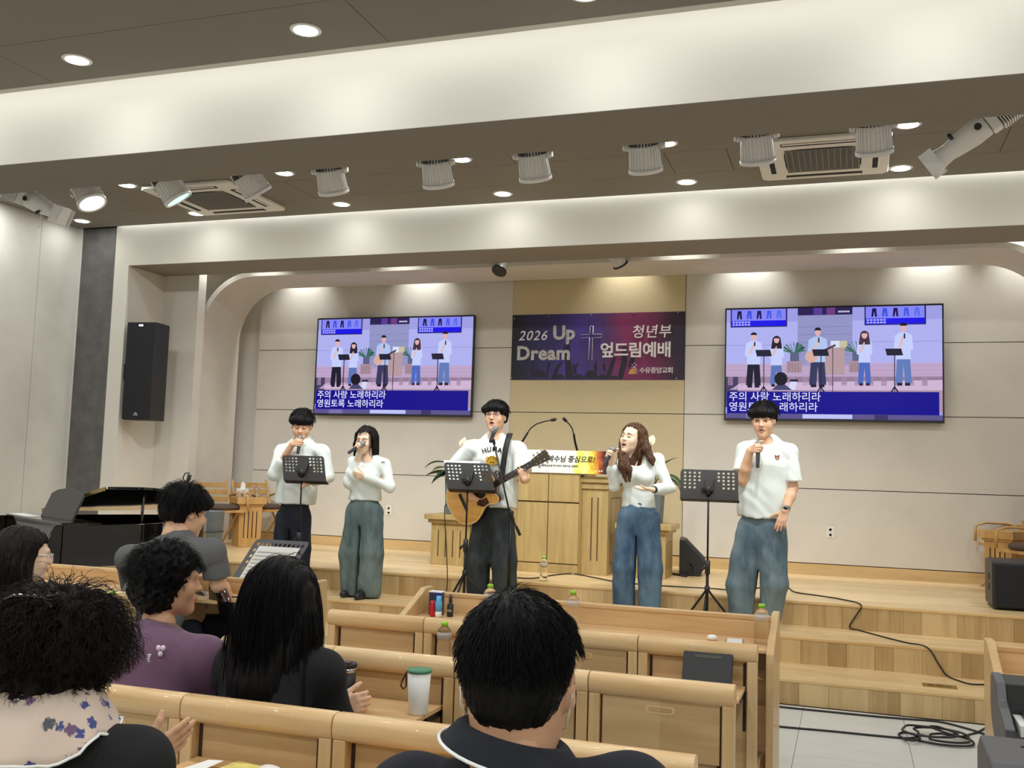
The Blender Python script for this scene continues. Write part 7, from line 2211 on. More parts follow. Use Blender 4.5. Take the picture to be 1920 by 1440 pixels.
# --- singer 4: woman with long brown hair, face lifted
def singer4():
    y = YS
    base = (*aty(1198, 1143, y)[:2], S2)
    p = Person('woman with long brown hair singing with lifted face in blue jeans', base, None, 'skin_pale')
    hd = aty(1186, 822, y - 0.02)
    R_ = rot(-0.42, 0.18, 0.12)
    p.head(hd, R_, 1.15, True, 'closed', neck_r=0.044, scale=1.04)
    p.local('teeth', MB().ball((0, -0.0935, -0.0615), (0.013, 0.006, 0.0032), 10, 6), M['teeth'])
    def locks(H):
        for sx in (-1, 1):
            H.chain([((sx * 0.082, -0.010, 0.05), 0.018), ((sx * 0.092, 0.005, -0.03), 0.020), ((sx * 0.090, 0.015, -0.12), 0.024)], k=0.03)
    sh_ = hair_shell('long', -0.24, seed=8, width=0.100, face=0.074, parts=[locks])
    p.hair([sh_.mesh()], 'hair_brown', [long_hair(31, 0.36, 620, -0.005, wave=0.006, face_w=0.075, ymin=0.0)])
    # locks that fall over the shoulders, shaped in the room's own axes
    Hh = SDF(0.007, 0.02)
    Hh.chain([(aty(1168, 838, y - 0.02), 0.014), (aty(1164, 852, y - 0.10), 0.024), (aty(1166, 875, y - 0.155), 0.028), (aty(1174, 903, y - 0.165), 0.010)])
    Hh.chain([(aty(1174, 858, y - 0.10), 0.022), (aty(1180, 880, y - 0.16), 0.022), (aty(1181, 903, y - 0.165), 0.007)])
    Hh.chain([(aty(1207, 822, y - 0.02), 0.036), (aty(1212, 842, y - 0.06), 0.036), (aty(1222, 862, y - 0.09), 0.026), (aty(1224, 873, y - 0.11), 0.008)])
    Hh.chain([(aty(1200, 810, y + 0.06), 0.05), (aty(1206, 850, y + 0.10), 0.06), (aty(1212, 868, y + 0.12), 0.05)])
    Hh.noise = lambda X, Y, Z: 0.0025 * (np.sin(X * 420 + 2 * np.sin(Z * 30)) + np.sin(X * 260 + Y * 300 + Z * 20))
    V, F = Hh.mesh()
    p.add_obj('hair_lock', V, F, M['hair_brown'])
    neck = aty(1198, 851, y)
    hip = aty(1197, 968, y)
    shr, shl = aty(1170, 866, y - 0.02), aty(1232, 864, y + 0.03)
    er = aty(1152, 912, y - 0.06); el = aty(1257, 915, y - 0.02)
    mh, mt = aty(1151, 838, y - 0.20), aty(1132, 875, y - 0.26)
    am = mh - mt; m0 = mt + am * 0.62
    W, f, n = grip(m0, am, er, True, 0.026)
    hand_mic(mt, mt + am / np.linalg.norm(am) * 0.185, 'microphone held low beside the cheek by the brown-haired woman')
    ar = dict(sh=shr, el=er, sleeve='long', cuff=er * 0.42 + W * 0.58, rc=0.046, r=(0.046, 0.046))
    wl = aty(1226, 918, y - 0.22)
    al = dict(sh=shl, el=el, sleeve='long', cuff=el * 0.25 + wl * 0.75, rc=0.045, r=(0.048, 0.050))
    arm_skin(p, ar, True, dict(curl=FIST, thumb=(0.35, 0.75, 0.55), tcurl=0.5), W, f, n, scale=0.9, r=(0.032, 0.022))
    arm_skin(p, al, False, dict(curl=(0.08, 0.1, 0.1, 0.12), thumb=(0.7, 0.5, 0.2), spread=0.03), wl, A3(-1, -0.05, 0.06), A3(0.05, -0.25, 1), scale=0.95, r=(0.032, 0.022))
    mb = MB()
    d = (wl - el) / np.linalg.norm(wl - el)
    mb.tube([tuple(wl - d * 0.012 - p.base), tuple(wl + d * 0.006 - p.base)], 0.028, 12)
    link('wristband', npmesh('wristband', mb.V, mb.F, [M['black_matte']], None, True), p.t)
    fl, fr = A3(hip[0] - 0.10, y - 0.02, S2), A3(hip[0] + 0.105, y - 0.01, S2)
    kz = (hip[2] + S2) / 2
    standing(p, hip, neck, shl, shr, [(fl, A3(fl[0] + 0.005, y - 0.03, kz)), (fr, A3(fr[0], y - 0.03, kz))], 'tee_white', 'jeans_blue', aty(1197, 952, y)[2], True, arms=[ar, al],
             tee_r=(0.142, 0.122, 0.128), leg=(0.106, 0.102, 0.092), seed=11, neck_drop=0.03)
    shoe(p, fl, -0.1, 'black_plastic'); shoe(p, fr, 0.15, 'black_plastic')
    p.body()
singer4()

# --- singer 5: tall man at the right
def singer5():
    y = YS + 0.03
    base = (*aty(1415, 1160, y)[:2], S2)
    p = Person('tall man in white t-shirt with a small brown badge, rightmost singer', base)
    hd = aty(1432, 787, y - 0.03)
    R_ = rot(-0.10, -0.16, -0.02)
    p.head(hd, R_, 0.18, False, 'open', scale=1.12)
    p.hair([hair_cap('bowl', seed=6).mesh()], 'hair_black', [fringe('bowl', 17, 460)])
    neck = aty(1437, 818, y)
    hip = aty(1428, 985, y)
    shr, shl = aty(1398, 846, y - 0.02), aty(1478, 850, y + 0.01)
    er = aty(1391, 901, y - 0.09); el = aty(1486, 915, y + 0.0)
    mh, mt = aty(1422, 824, y - 0.18), aty(1420.5, 877, y - 0.24)
    am = mh - mt; m0 = mt + am * 0.66
    W, f, n = grip(m0, am, er, True)
    hand_mic(mt, mt + am / np.linalg.norm(am) * 0.21, 'long dark microphone held upright by the tall man on the right')
    ar = dict(sh=shr, el=er, sleeve='short', cuff=shr * 0.28 + er * 0.72, r=(0.074, 0.084))
    wl = aty(1472, 958, y - 0.12)
    al = dict(sh=shl, el=el, sleeve='short', cuff=shl * 0.18 + el * 0.82, r=(0.072, 0.086))
    arm_skin(p, ar, True, dict(curl=FIST, thumb=(0.35, 0.75, 0.55), tcurl=0.5), W, f, n, r=(0.043, 0.029))
    hf = aty(1461, 990, y - 0.155) - wl
    arm_skin(p, al, False, dict(curl=(0.12, 0.15, 0.2, 0.25), spread=0.10, thumb=(0.45, 0.85, 0.1), tcurl=0.1), wl, hf, A3(0.15, 1.0, 0.0), r=(0.043, 0.030), scale=1.05)
    mb = MB(); d = (wl - el) / np.linalg.norm(wl - el); c = wl - d * 0.02
    mb.tube([tuple(c - d * 0.012 - p.base), tuple(c + d * 0.012 - p.base)], 0.034, 14)
    link('watch_strap', npmesh('watch_strap', mb.V, mb.F, [M['chrome']], None, True), p.t)
    MB().ball(tuple(c + A3(0.0, -0.034, 0.004) - p.base), (0.016, 0.006, 0.018), 12, 6).build('watch_face', M['black_plastic'], p.t)
    fl, fr = A3(hip[0] - 0.135, y - 0.04, S2), A3(hip[0] + 0.055, y + 0.03, S2)
    kz = (hip[2] + S2) / 2
    standing(p, hip, neck, shl, shr, [(fl, A3(fl[0] - 0.015, y - 0.04, kz - 0.08)), (fr, A3(fr[0] + 0.035, y - 0.03, kz - 0.05))], 'tee_white', 'jeans_grey', aty(1428, 970, y)[2], arms=[ar, al],
             tee_r=(0.198, 0.184, 0.182), leg=(0.118, 0.114, 0.090), seed=13)
    collar_ring(p, neck + A3(0, -0.004, -0.044), rot(0, -0.30, 0), 0.071, 0.068, 0.008, 'tee_white')
    c = p.at_shirt(1456.5, 857.5, y - 0.145, 0.002)
    MB().ball(tuple(c), (0.017, 0.006, 0.015), 10, 6).ball(tuple(c + A3(-0.013, -0.001, 0.014)), (0.006, 0.004, 0.006), 8, 6).ball(tuple(c + A3(0.013, -0.001, 0.014)), (0.006, 0.004, 0.006), 8, 6).build('badge', M.setdefault('badge_brown', plain('badge_brown', srgb(150, 84, 56), 0.8)), p.t)
    MB().ball(tuple(c + A3(0, -0.005, -0.006)), (0.007, 0.003, 0.005), 8, 6).build('badge_muzzle', M['paper'], p.t)
    shoe(p, fl, -0.35, 'white_plastic'); shoe(p, fr, 0.3, 'white_plastic')
    p.body()
singer5()
# ---------------------------------------------------------------- the people in the pews, seen from behind
def seated(p, hip, neck, sh_l, sh_r, cloth, arms, facing, r=(0.150, 0.150, 0.138), flat=1.45, female=False, seed=1, pants='black_cloth', neck_r=0.052, drop=0.0, hem=0.02, reach=0.38, cuts=()):
    """facing: unit vector in plan the torso looks along"""
    fw = A3(facing[0], facing[1], 0); fw /= np.linalg.norm(fw); sd = A3(-fw[1], fw[0], 0)
    hip = np.asarray(hip, float); neck = np.asarray(neck, float)
    ch = hip * 0.32 + neck * 0.68
    B = SDF(0.016, 0.03)
    B.chain([(hip, 0.10), (ch, 0.095), (neck - A3(0, 0, 0.08), 0.07)], flat=(fw, 1.5))
    B.cap(neck - A3(0, 0, 0.09), neck + A3(0, 0, 0.03), neck_r, neck_r * 0.95)
    for sx in (-1, 1):
        kn = hip + fw * reach + sd * sx * 0.10 + A3(0, 0, 0.02); an = A3(kn[0], kn[1], 0.09) + fw * 0.02
        B.chain([(hip + sd * sx * 0.09, 0.06), (kn, 0.045), (an, 0.032)])
    V, F = B.mesh(); p.parts.append((V, F, 0))
    T = SDF(0.009, 0.045)
    T.chain([(hip + A3(0, 0, hem), r[0]), (hip * 0.65 + neck * 0.35, r[1]), (ch, r[2])], flat=(fw, flat))
    T.cap(ch + A3(0, 0, 0.03), neck - A3(0, 0, 0.085), r[2] * 0.95, 0.095, flat=(fw, 1.3))
    for sh in (sh_l, sh_r):
        T.cap(neck - A3(0, 0, 0.050), sh, 0.052 if not female else 0.046, 0.060 if not female else 0.052, k=0.05)
        T.cap(ch + A3(0, 0, 0.06), sh - A3(0, 0, 0.03), 0.09, 0.06, k=0.05, flat=(fw, 1.2))
    T.cap(neck - A3(0, 0, 0.08), neck - A3(0, 0, 0.024 + drop), 0.085, neck_r + 0.015, k=0.04)
    for a in arms:
        r0, r1 = a.get('r', (0.062, 0.056))
        if a['sleeve'] == 'short': T.cap(a['sh'], a['sh'] * 0.8 + a['cuff'] * 0.2, r0 * 0.97, r0 * 0.97, k=0.03)
        else:
            T.chain([(a['sh'], r0), (a['el'], r1)], k=0.03)
            if 'cuff' in a: T.chain([(a['el'], r1 * 0.95), (a['cuff'], a.get('rc', 0.042))], k=0.02)
    T.noise = folds(0.005, 16, seed)
    T.cut(hip + A3(0, 0, hem - 0.10), (0, 0, -1), 0.01)
    for c in cuts: T.cut(*c)
    o = p.cloth_parts('shirt', [T] + [sleeve_tube(a, folds(0.004, 24, seed)) for a in arms if a['sleeve'] == 'short'], cloth, 2)
    L = SDF(0.012, 0.03)
    for sx in (-1, 1):
        kn = hip + fw * reach + sd * sx * 0.10 + A3(0, 0, 0.02); an = A3(kn[0], kn[1], 0.10) + fw * 0.02
        L.chain([(hip + sd * sx * 0.085 + A3(0, 0, 0.005), 0.095), (kn, 0.075), (an, 0.062)], k=0.02)
    L.cap(hip + sd * 0.06, hip - sd * 0.06, 0.115)
    L.cut((0, 0, 0.09), (0, 0, -1), 0.004)
    p.cloth('trousers', L, pants)
    for sx in (-1, 1):
        kn = hip + fw * reach + sd * sx * 0.10
        H = SDF(0.01, 0.03); c = A3(kn[0], kn[1], 0) + fw * 0.02
        H.cap(c - fw * 0.06 + A3(0, 0, 0.042), c + fw * 0.14 + A3(0, 0, 0.03), 0.042, 0.034)
        H.cut((0, 0, 0.001), (0, 0, -1), 0.004)
        p.cloth('shoe', H, 'black_plastic')
    return fw, sd, o

def face_dir(dx, dy): return math.atan2(dx, -dy)
def back_strands(seed, n, L_, rad, keep, body, curl=0.0, cf=60, wob=0.1, grav=1.2, lift=(1.0, 1.05), crown=(0.0, 0.03, 0.12), steps=9, r=(0.079, 0.099, 0.085), tip=0.25, taper=True):
    st = scalp(n, seed, keep, r=r)
    d = st - np.array(crown); d[:, 2] = d[:, 2] * 0.6 - 0.01
    if taper: L_ = L_ * np.clip(0.30 + 9.0 * (st[:, 2] + 0.02), 0.25, 1.0)
    return strand_mesh(st, d, L_, steps, rad, body, grav=grav, curl=curl, cf=cf, wob=wob, seed=seed, lift=lift, tip=tip)

# --- man in the navy polo, nearest
def polo_man():
    y = 1.51
    top = aty(979, 1105, y)
    hd = A3(top[0], y - 0.005, top[2] - 0.140)
    p = Person('man with short black hair in a navy polo with white collar stripe, nearest the viewer', (hd[0], 1.44, 0.0), None, 'skin_warm')
    yaw = face_dir(-0.16, 1)
    R_ = rot(yaw, -0.10, 0.0)
    p.head(hd, R_, 0, False, None, 0.0045, neck_r=0.060, scale=1.10)
    keep = lambda q: ~((q[:, 1] < -0.035) & (q[:, 2] < 0.05)) & ~((np.abs(q[:, 0]) > 0.05) & (q[:, 2] < 0.055) & (q[:, 1] < 0.050)) & (q[:, 2] > -0.02)
    body = [((0, 0.014, 0.038), (0.078, 0.098, 0.083)), ((0, 0.044, -0.008), (0.059, 0.055, 0.064))]
    s1 = back_strands(41, 5200, 0.031, 0.0008, keep, body, wob=0.10, grav=0.5, lift=(1.02, 1.06), crown=(0.022, 0.035, 0.125), steps=6)
    s2 = back_strands(42, 900, 0.022, 0.0008, lambda q: (q[:, 2] < 0.02) & (q[:, 1] > 0.05) & (q[:, 2] > -0.04), body, wob=0.08, grav=1.0, lift=(1.01, 1.05), steps=5)
    p.hair([hair_cap('crop', 0.0045, 2).mesh()], 'hair_black', [s1, s2])
    neck = aty(985, 1430, y + 0.0)
    neck[1] = y - 0.06
    hip = A3(hd[0] + 0.01, 1.42, 0.56)
    shl = aty(775, 1492, y - 0.05); shr = aty(1178, 1505, y - 0.05)
    el_l, el_r = shl + A3(-0.06, 0.10, -0.27), shr + A3(0.06, 0.10, -0.27)
    wl, wr = el_l + A3(0.10, 0.22, 0.02), el_r + A3(-0.10, 0.22, 0.02)
    al = dict(sh=shl, el=el_l, sleeve='short', cuff=shl * 0.25 + el_l * 0.75, r=(0.066, 0.066)); ar = dict(sh=shr, el=el_r, sleeve='short', cuff=shr * 0.25 + el_r * 0.75, r=(0.066, 0.066))
    arm_skin(p, al, False, dict(curl=(0.3, 0.35, 0.4, 0.4)), wl, A3(0.5, 0.8, 0), A3(0, 0, -1), 0.006)
    arm_skin(p, ar, True, dict(curl=(0.3, 0.35, 0.4, 0.4)), wr, A3(-0.5, 0.8, 0), A3(0, 0, -1), 0.006)
    seated(p, hip, neck, shl, shr, 'knit_navy', [al, ar], (-0.1, 1), r=(0.165, 0.165, 0.150), seed=21, pants='navy_trouser', neck_r=0.060, drop=0.075)
    # collar with a white stripe
    nk = aty(962, 1388, y - 0.055)
    V = []; F = []; n = 40
    st = []
    for i in range(n):
        t = 2 * PI * i / n
        c, s_ = math.cos(t), math.sin(t)
        back = max(0, -s_)
        for rr_, z in ((0.066, 0.008), (0.074, 0.014), (0.082, 0.009), (0.104, -0.018 - 0.004 * back), (0.107, -0.023 - 0.004 * back), (0.098, -0.022)):
            V.append(nk + A3(rr_ * 1.05 * c, rr_ * 0.98 * s_, z - 0.007 * s_ - 0.20 * rr_ * c))
        st.append(nk + A3(0.1075 * 1.05 * c, 0.1075 * 0.98 * s_, -0.019 - 0.004 * back - 0.007 * s_ - 0.20 * 0.1075 * c))
    for i in range(n):
        j = (i + 1) % n
        for k in range(5): F.append((6 * i + k, 6 * j + k, 6 * j + k + 1, 6 * i + k + 1))
    link('collar', npmesh('collar', np.array(V) - p.base, F, [M['knit_navy']], None, True), p.t)
    mb = MB().tube([tuple(q - p.base) for q in st + st[:1]], 0.0028, 6, cap=False)
    link('collar_stripe', npmesh('collar_stripe', mb.V, mb.F, [M['paper']], None, True), p.t)
    c = aty(880 + 3, 1437, y - 0.16) - p.base
    # face mask: cloth under the ears and its loops
    mk = SDF(0.006, 0.015)
    mk.ell((0, -0.088, -0.062), (0.056, 0.034, 0.050)); mk.ell((0, -0.05, -0.055), (0.052, 0.09, 0.060), k=0.005, op=1)
    V, F = mk.mesh(); p.add_obj('mask', p.hw(V), F, M['paper'])
    for sx in (-1, 1):
        p.local('mask_loop', MB().tube([(sx * 0.058, -0.075, -0.035), (sx * 0.074, -0.02, -0.02), (sx * 0.079, 0.020, -0.012), (sx * 0.077, 0.024, -0.034), (sx * 0.070, -0.005, -0.060), (sx * 0.056, -0.07, -0.075)], 0.0018, 6, flat=0.6), M['paper'])
    p.body()
polo_man()

# --- woman with permed hair and floral scarf
def scarf_lady():
    y = 1.58
    top = aty(126, 1098, y)
    hd = A3(top[0], y, top[2] - 0.140)
    p = Person('woman with dark permed hair, black clip and pale floral scarf, clapping in the bottom left', (hd[0], 1.42, 0.0), None, 'skin_warm')
    yaw = face_dir(-0.1, 1)
    R_ = rot(yaw, -0.10, 0.0)
    p.head(hd, R_, 0, True, None, 0.005, neck_r=0.050)
    keep = lambda q: ~((q[:, 1] < -0.06) & (q[:, 2] < 0.06)) & (q[:, 2] > -0.05)
    body = [((0, 0.020, 0.034), (0.100, 0.112, 0.096)), ((0, 0.042, -0.045), (0.098, 0.084, 0.082))]
    s1 = back_strands(51, 3600, 0.085, 0.0010, keep, body, curl=0.009, cf=90, wob=0.12, grav=0.7, lift=(1.0, 1.10), steps=13, r=(0.09, 0.106, 0.090))
    s2 = back_strands(52, 160, 0.06, 0.0005, keep, body, curl=0.012, cf=110, wob=0.3, grav=0.3, lift=(1.04, 1.17), steps=12, r=(0.09, 0.106, 0.090))
    p.hair([hair_cap('perm', 0.006, 5).mesh()], 'hair_dark', [s1, s2])
    # clip
    cl = MB()
    cl.tube([(0.052, 0.075, 0.098), (0.02, 0.088, 0.108), (-0.02, 0.088, 0.110), (-0.05, 0.075, 0.104)], [0.004, 0.007, 0.007, 0.004], 6, flat=0.6)
    cl.tube([(0.040, 0.080, 0.104), (0.068, 0.078, 0.084)], 0.0035, 6)
    cl.tube([(-0.036, 0.082, 0.108), (-0.060, 0.074, 0.116)], 0.0035, 6)
    cl.tube([(-0.036, 0.084, 0.106), (-0.058, 0.085, 0.092)], 0.003, 6)
    cl.V = [(v[0], v[1] + 0.042, v[2] + 0.012) for v in cl.V]
    p.local('hair_clip', cl, M['lacquer'])
    neck = A3(hd[0] + 0.005, y - 0.05, aty(130, 1345, y - 0.05)[2])
    hip = A3(hd[0], 1.40, 0.56)
    shl = aty(-40, 1450, y - 0.04); shr = aty(262, 1432, y - 0.02)
    er = aty(285, 1500, y + 0.10); el = shl + A3(-0.03, 0.12, -0.25)
    wr = aty(262, 1432, y + 0.28); wl = wr + A3(-0.13, -0.06, -0.02)
    ar = dict(sh=shr, el=er, sleeve='long', cuff=er * 0.25 + wr * 0.75, rc=0.042, r=(0.058, 0.058))
    al = dict(sh=shl, el=el, sleeve='long', cuff=el * 0.25 + wl * 0.75, rc=0.042, r=(0.058, 0.058))
    arm_skin(p, ar, True, dict(curl=(0.10, 0.12, 0.14, 0.16), thumb=(0.7, 0.6, 0.1), spread=0.02), wr, aty(338, 1384, y + 0.36) - wr, A3(-1, 0.2, 0.1), 0.0045, r=(0.034, 0.025), scale=0.92)
    arm_skin(p, al, False, dict(curl=(0.1, 0.12, 0.14, 0.16), thumb=(0.7, 0.6, 0.1)), wl, A3(0.5, 0.8, 0.3), A3(1, -0.2, 0), 0.006, r=(0.034, 0.025), scale=0.92)
    seated(p, hip, neck, shl, shr, 'black_cloth', [al, ar], (0, 1), r=(0.155, 0.155, 0.140), female=True, seed=31, neck_r=0.050)
    # scarf: a draped cape of cloth round the neck with a scalloped hem
    n, m = 64, 14
    V = []
    for i in range(n):
        t = 2 * PI * i / n
        c, s_ = math.cos(t), math.sin(t)
        bk = max(0.0, -s_) ** 1.5
        lf = max(0.0, -c)
        for j in range(m):
            u = j / (m - 1)
            reach = 0.072 + u * (0.075 + 0.06 * bk + 0.10 * lf) * (1 + 0.05 * math.sin(9 * t))
            if j == m - 1: reach += 0.004 * math.sin(40 * t)
            drop_ = 0.070 - u * 0.050 - (u ** 2) * (0.035 + 0.045 * bk + 0.055 * lf) + 0.008 * math.sin(7 * t + 4 * u) * u
            V.append(neck + A3(reach * c * 1.10, reach * s_ * 0.78, drop_))
    F = [(i * m + j, ((i + 1) % n) * m + j, ((i + 1) % n) * m + j + 1, i * m + j + 1) for i in range(n) for j in range(m - 1)]
    o = link('scarf', npmesh('scarf', np.array(V) - p.base, F, [M['floral']], None, True), p.t)
    md = o.modifiers.new('solid', 'SOLIDIFY'); md.thickness = 0.006; md.offset = 1
    rim = [V[i * m + m - 1] for i in range(n)]
    mb = MB().tube([tuple(q - p.base) for q in rim + rim[:1]], 0.0028, 6, cap=False)
    link('scarf_hem', npmesh('scarf_hem', mb.V, mb.F, [M['paper']], None, True), p.t)
    p.body()
m, nt, b, N, L = new_mat('floral')
tc = N('ShaderNodeTexCoord')
vo = N('ShaderNodeTexVoronoi'); vo.inputs['Scale'].default_value = 27; vo.inputs['Randomness'].default_value = 0.9
L(tc.outputs['Object'], vo.inputs['Vector'])
nz = N('ShaderNodeTexNoise'); nz.inputs['Scale'].default_value = 150; nz.inputs['Detail'].default_value = 3; L(tc.outputs['Object'], nz.inputs['Vector'])
ad = N('ShaderNodeMath'); ad.operation = 'MULTIPLY_ADD'; ad.inputs[1].default_value = 0.55; L(nz.outputs['Fac'], ad.inputs[0]); L(vo.outputs['Distance'], ad.inputs[2])
r = N('ShaderNodeValToRGB'); r.color_ramp.elements[0].position = 0.53; r.color_ramp.elements[0].color = (1, 1, 1, 1); r.color_ramp.elements[1].position = 0.60; r.color_ramp.elements[1].color = (0, 0, 0, 1)
L(ad.outputs[0], r.inputs['Fac'])
hs = N('ShaderNodeValToRGB'); hs.color_ramp.interpolation = 'CONSTANT'
hs.color_ramp.elements[0].color = srgb(70, 76, 132); hs.color_ramp.elements[1].position = 0.5; hs.color_ramp.elements[1].color = srgb(112, 84, 116)
e = hs.color_ramp.elements.new(0.75); e.color = srgb(84, 86, 92)
sp = N('ShaderNodeSeparateColor'); L(vo.outputs['Color'], sp.inputs[0]); L(sp.outputs[0], hs.inputs['Fac'])
mx = N('ShaderNodeMix'); mx.data_type = 'RGBA'
L(r.outputs['Color'], mx.inputs[0]); mx.inputs[6].default_value = srgb(210, 190, 174); L(hs.outputs['Color'], mx.inputs[7])
L(mx.outputs[2], b.inputs['Base Color']); b.inputs['Roughness'].default_value = 0.85
M['floral'] = m
scarf_lady()

# --- woman in the purple blouse
def purple_lady():
    y = 2.72
    top = aty(309, 1012, y)
    hd = A3(top[0] + 0.028, y, top[2] - 0.128)
    p = Person('woman with black permed hair in a purple blouse, looking to the right', (hd[0], 2.62, 0.0), None, 'skin_warm')
    R_ = rot(face_dir(0.80, 0.60), -0.02, 0.0)
    p.head(hd, R_, 0, True, None, 0.005, neck_r=0.048, scale=0.90)
    p.local('earring', MB().ball((0.080, 0.010, -0.040), 0.005, 8, 6), M['white_plastic'])
    keep = lambda q: ~((q[:, 1] < -0.045) & (q[:, 2] < 0.06)) & (q[:, 2] > -0.05)
    body = [((0, 0.022, 0.036), (0.098, 0.110, 0.094)), ((0, 0.048, -0.038), (0.092, 0.080, 0.076))]
    s1 = back_strands(61, 2200, 0.05, 0.0012, keep, body, curl=0.008, cf=110, wob=0.15, grav=0.5, lift=(1.0, 1.08), steps=10, r=(0.09, 0.106, 0.09))
    s2 = back_strands(62, 120, 0.045, 0.0006, keep, body, curl=0.010, cf=110, wob=0.3, grav=0.2, lift=(1.03, 1.15), steps=10, r=(0.09, 0.106, 0.09))
    H = hair_cap('perm', 0.0065, 9)
    p.hair([H.mesh()], 'hair_black', [s1, s2])
    neck = A3(hd[0] + 0.0, y - 0.03, aty(318, 1186, y - 0.03)[2])
    hip = A3(hd[0] - 0.01, 2.58, 0.56)
    shl = aty(238, 1225, y - 0.05); shr = aty(386, 1232, y + 0.0)
    el, er = shl + A3(-0.03, 0.08, -0.26), shr + A3(0.015, 0.09, -0.26)
    wl, wr = el + A3(0.12, 0.2, 0.0), er + A3(-0.08, 0.22, 0.0)
    al = dict(sh=shl, el=el, sleeve='long', cuff=el * 0.3 + wl * 0.7, r=(0.060, 0.060)); ar = dict(sh=shr, el=er, sleeve='long', cuff=er * 0.3 + wr * 0.7, r=(0.062, 0.062))
    arm_skin(p, al, False, dict(curl=(0.3, 0.3, 0.3, 0.3)), wl, A3(0.6, 0.7, 0), A3(0, 0, -1), 0.007, r=(0.032, 0.024), scale=0.92)
    arm_skin(p, ar, True, dict(curl=(0.3, 0.3, 0.3, 0.3)), wr, A3(-0.6, 0.7, 0), A3(0, 0, -1), 0.007, r=(0.032, 0.024), scale=0.92)
    seated(p, hip, neck, shl, shr, 'purple_cloth', [al, ar], (0.1, 1), r=(0.150, 0.150, 0.142), female=True, seed=41, neck_r=0.048)
    # back placket, lace sprigs and a small pale bow
    z = lambda u, v: aty(u, v, y - 0.165) - p.base
    MB().tube([tuple(z(276, 1190) + A3(0, 0.05, 0)), tuple(z(271, 1215) + A3(0, 0.012, 0)), tuple(z(262, 1245)), tuple(z(254, 1275))], 0.004, 6, flat=0.5).build('placket', M.setdefault('purple_dark', plain('purple_dark', srgb(70, 46, 70), 0.8)), p.t)
    for pts in (((279, 1228), (277, 1240), (274, 1255), (270, 1270), (268, 1282)), ((263, 1258), (263, 1270), (262, 1282))):
        o = MB()
        for (u0, v0), (u1, v1) in zip(pts[:-1], pts[1:]):
            for k in range(4):
                q = z(u0 + (u1 - u0) * k / 4, v0 + (v1 - v0) * k / 4); o.cbox(tuple(q + A3(0, 0.004, 0)), (0.010 - 0.001 * k, 0.006, 0.0025))
        o = o.build('lace', M['paper'], p.t); o['kind'] = 'stuff'
    q = z(296, 1221) + A3(0, 0.012, 0)
    for dx, dz in ((-0.008, 0.007), (0.009, 0.008), (0.0, -0.010)):
        MB().ball(tuple(q + A3(dx, 0, dz)), (0.009, 0.005, 0.009), 8, 6).build('bow', M.setdefault('lilac', plain('lilac', srgb(226, 206, 222), 0.6)), p.t)
    MB().tube([tuple(aty(u, v, y + dy) - p.base) for u, v, dy in ((283, 1184, -0.02), (296, 1174, -0.06), (318, 1170, -0.075), (338, 1176, -0.05), (346, 1184, 0.0))], 0.0012, 5).build('necklace', M['brass'], p.t)
    p.body()
purple_lady()

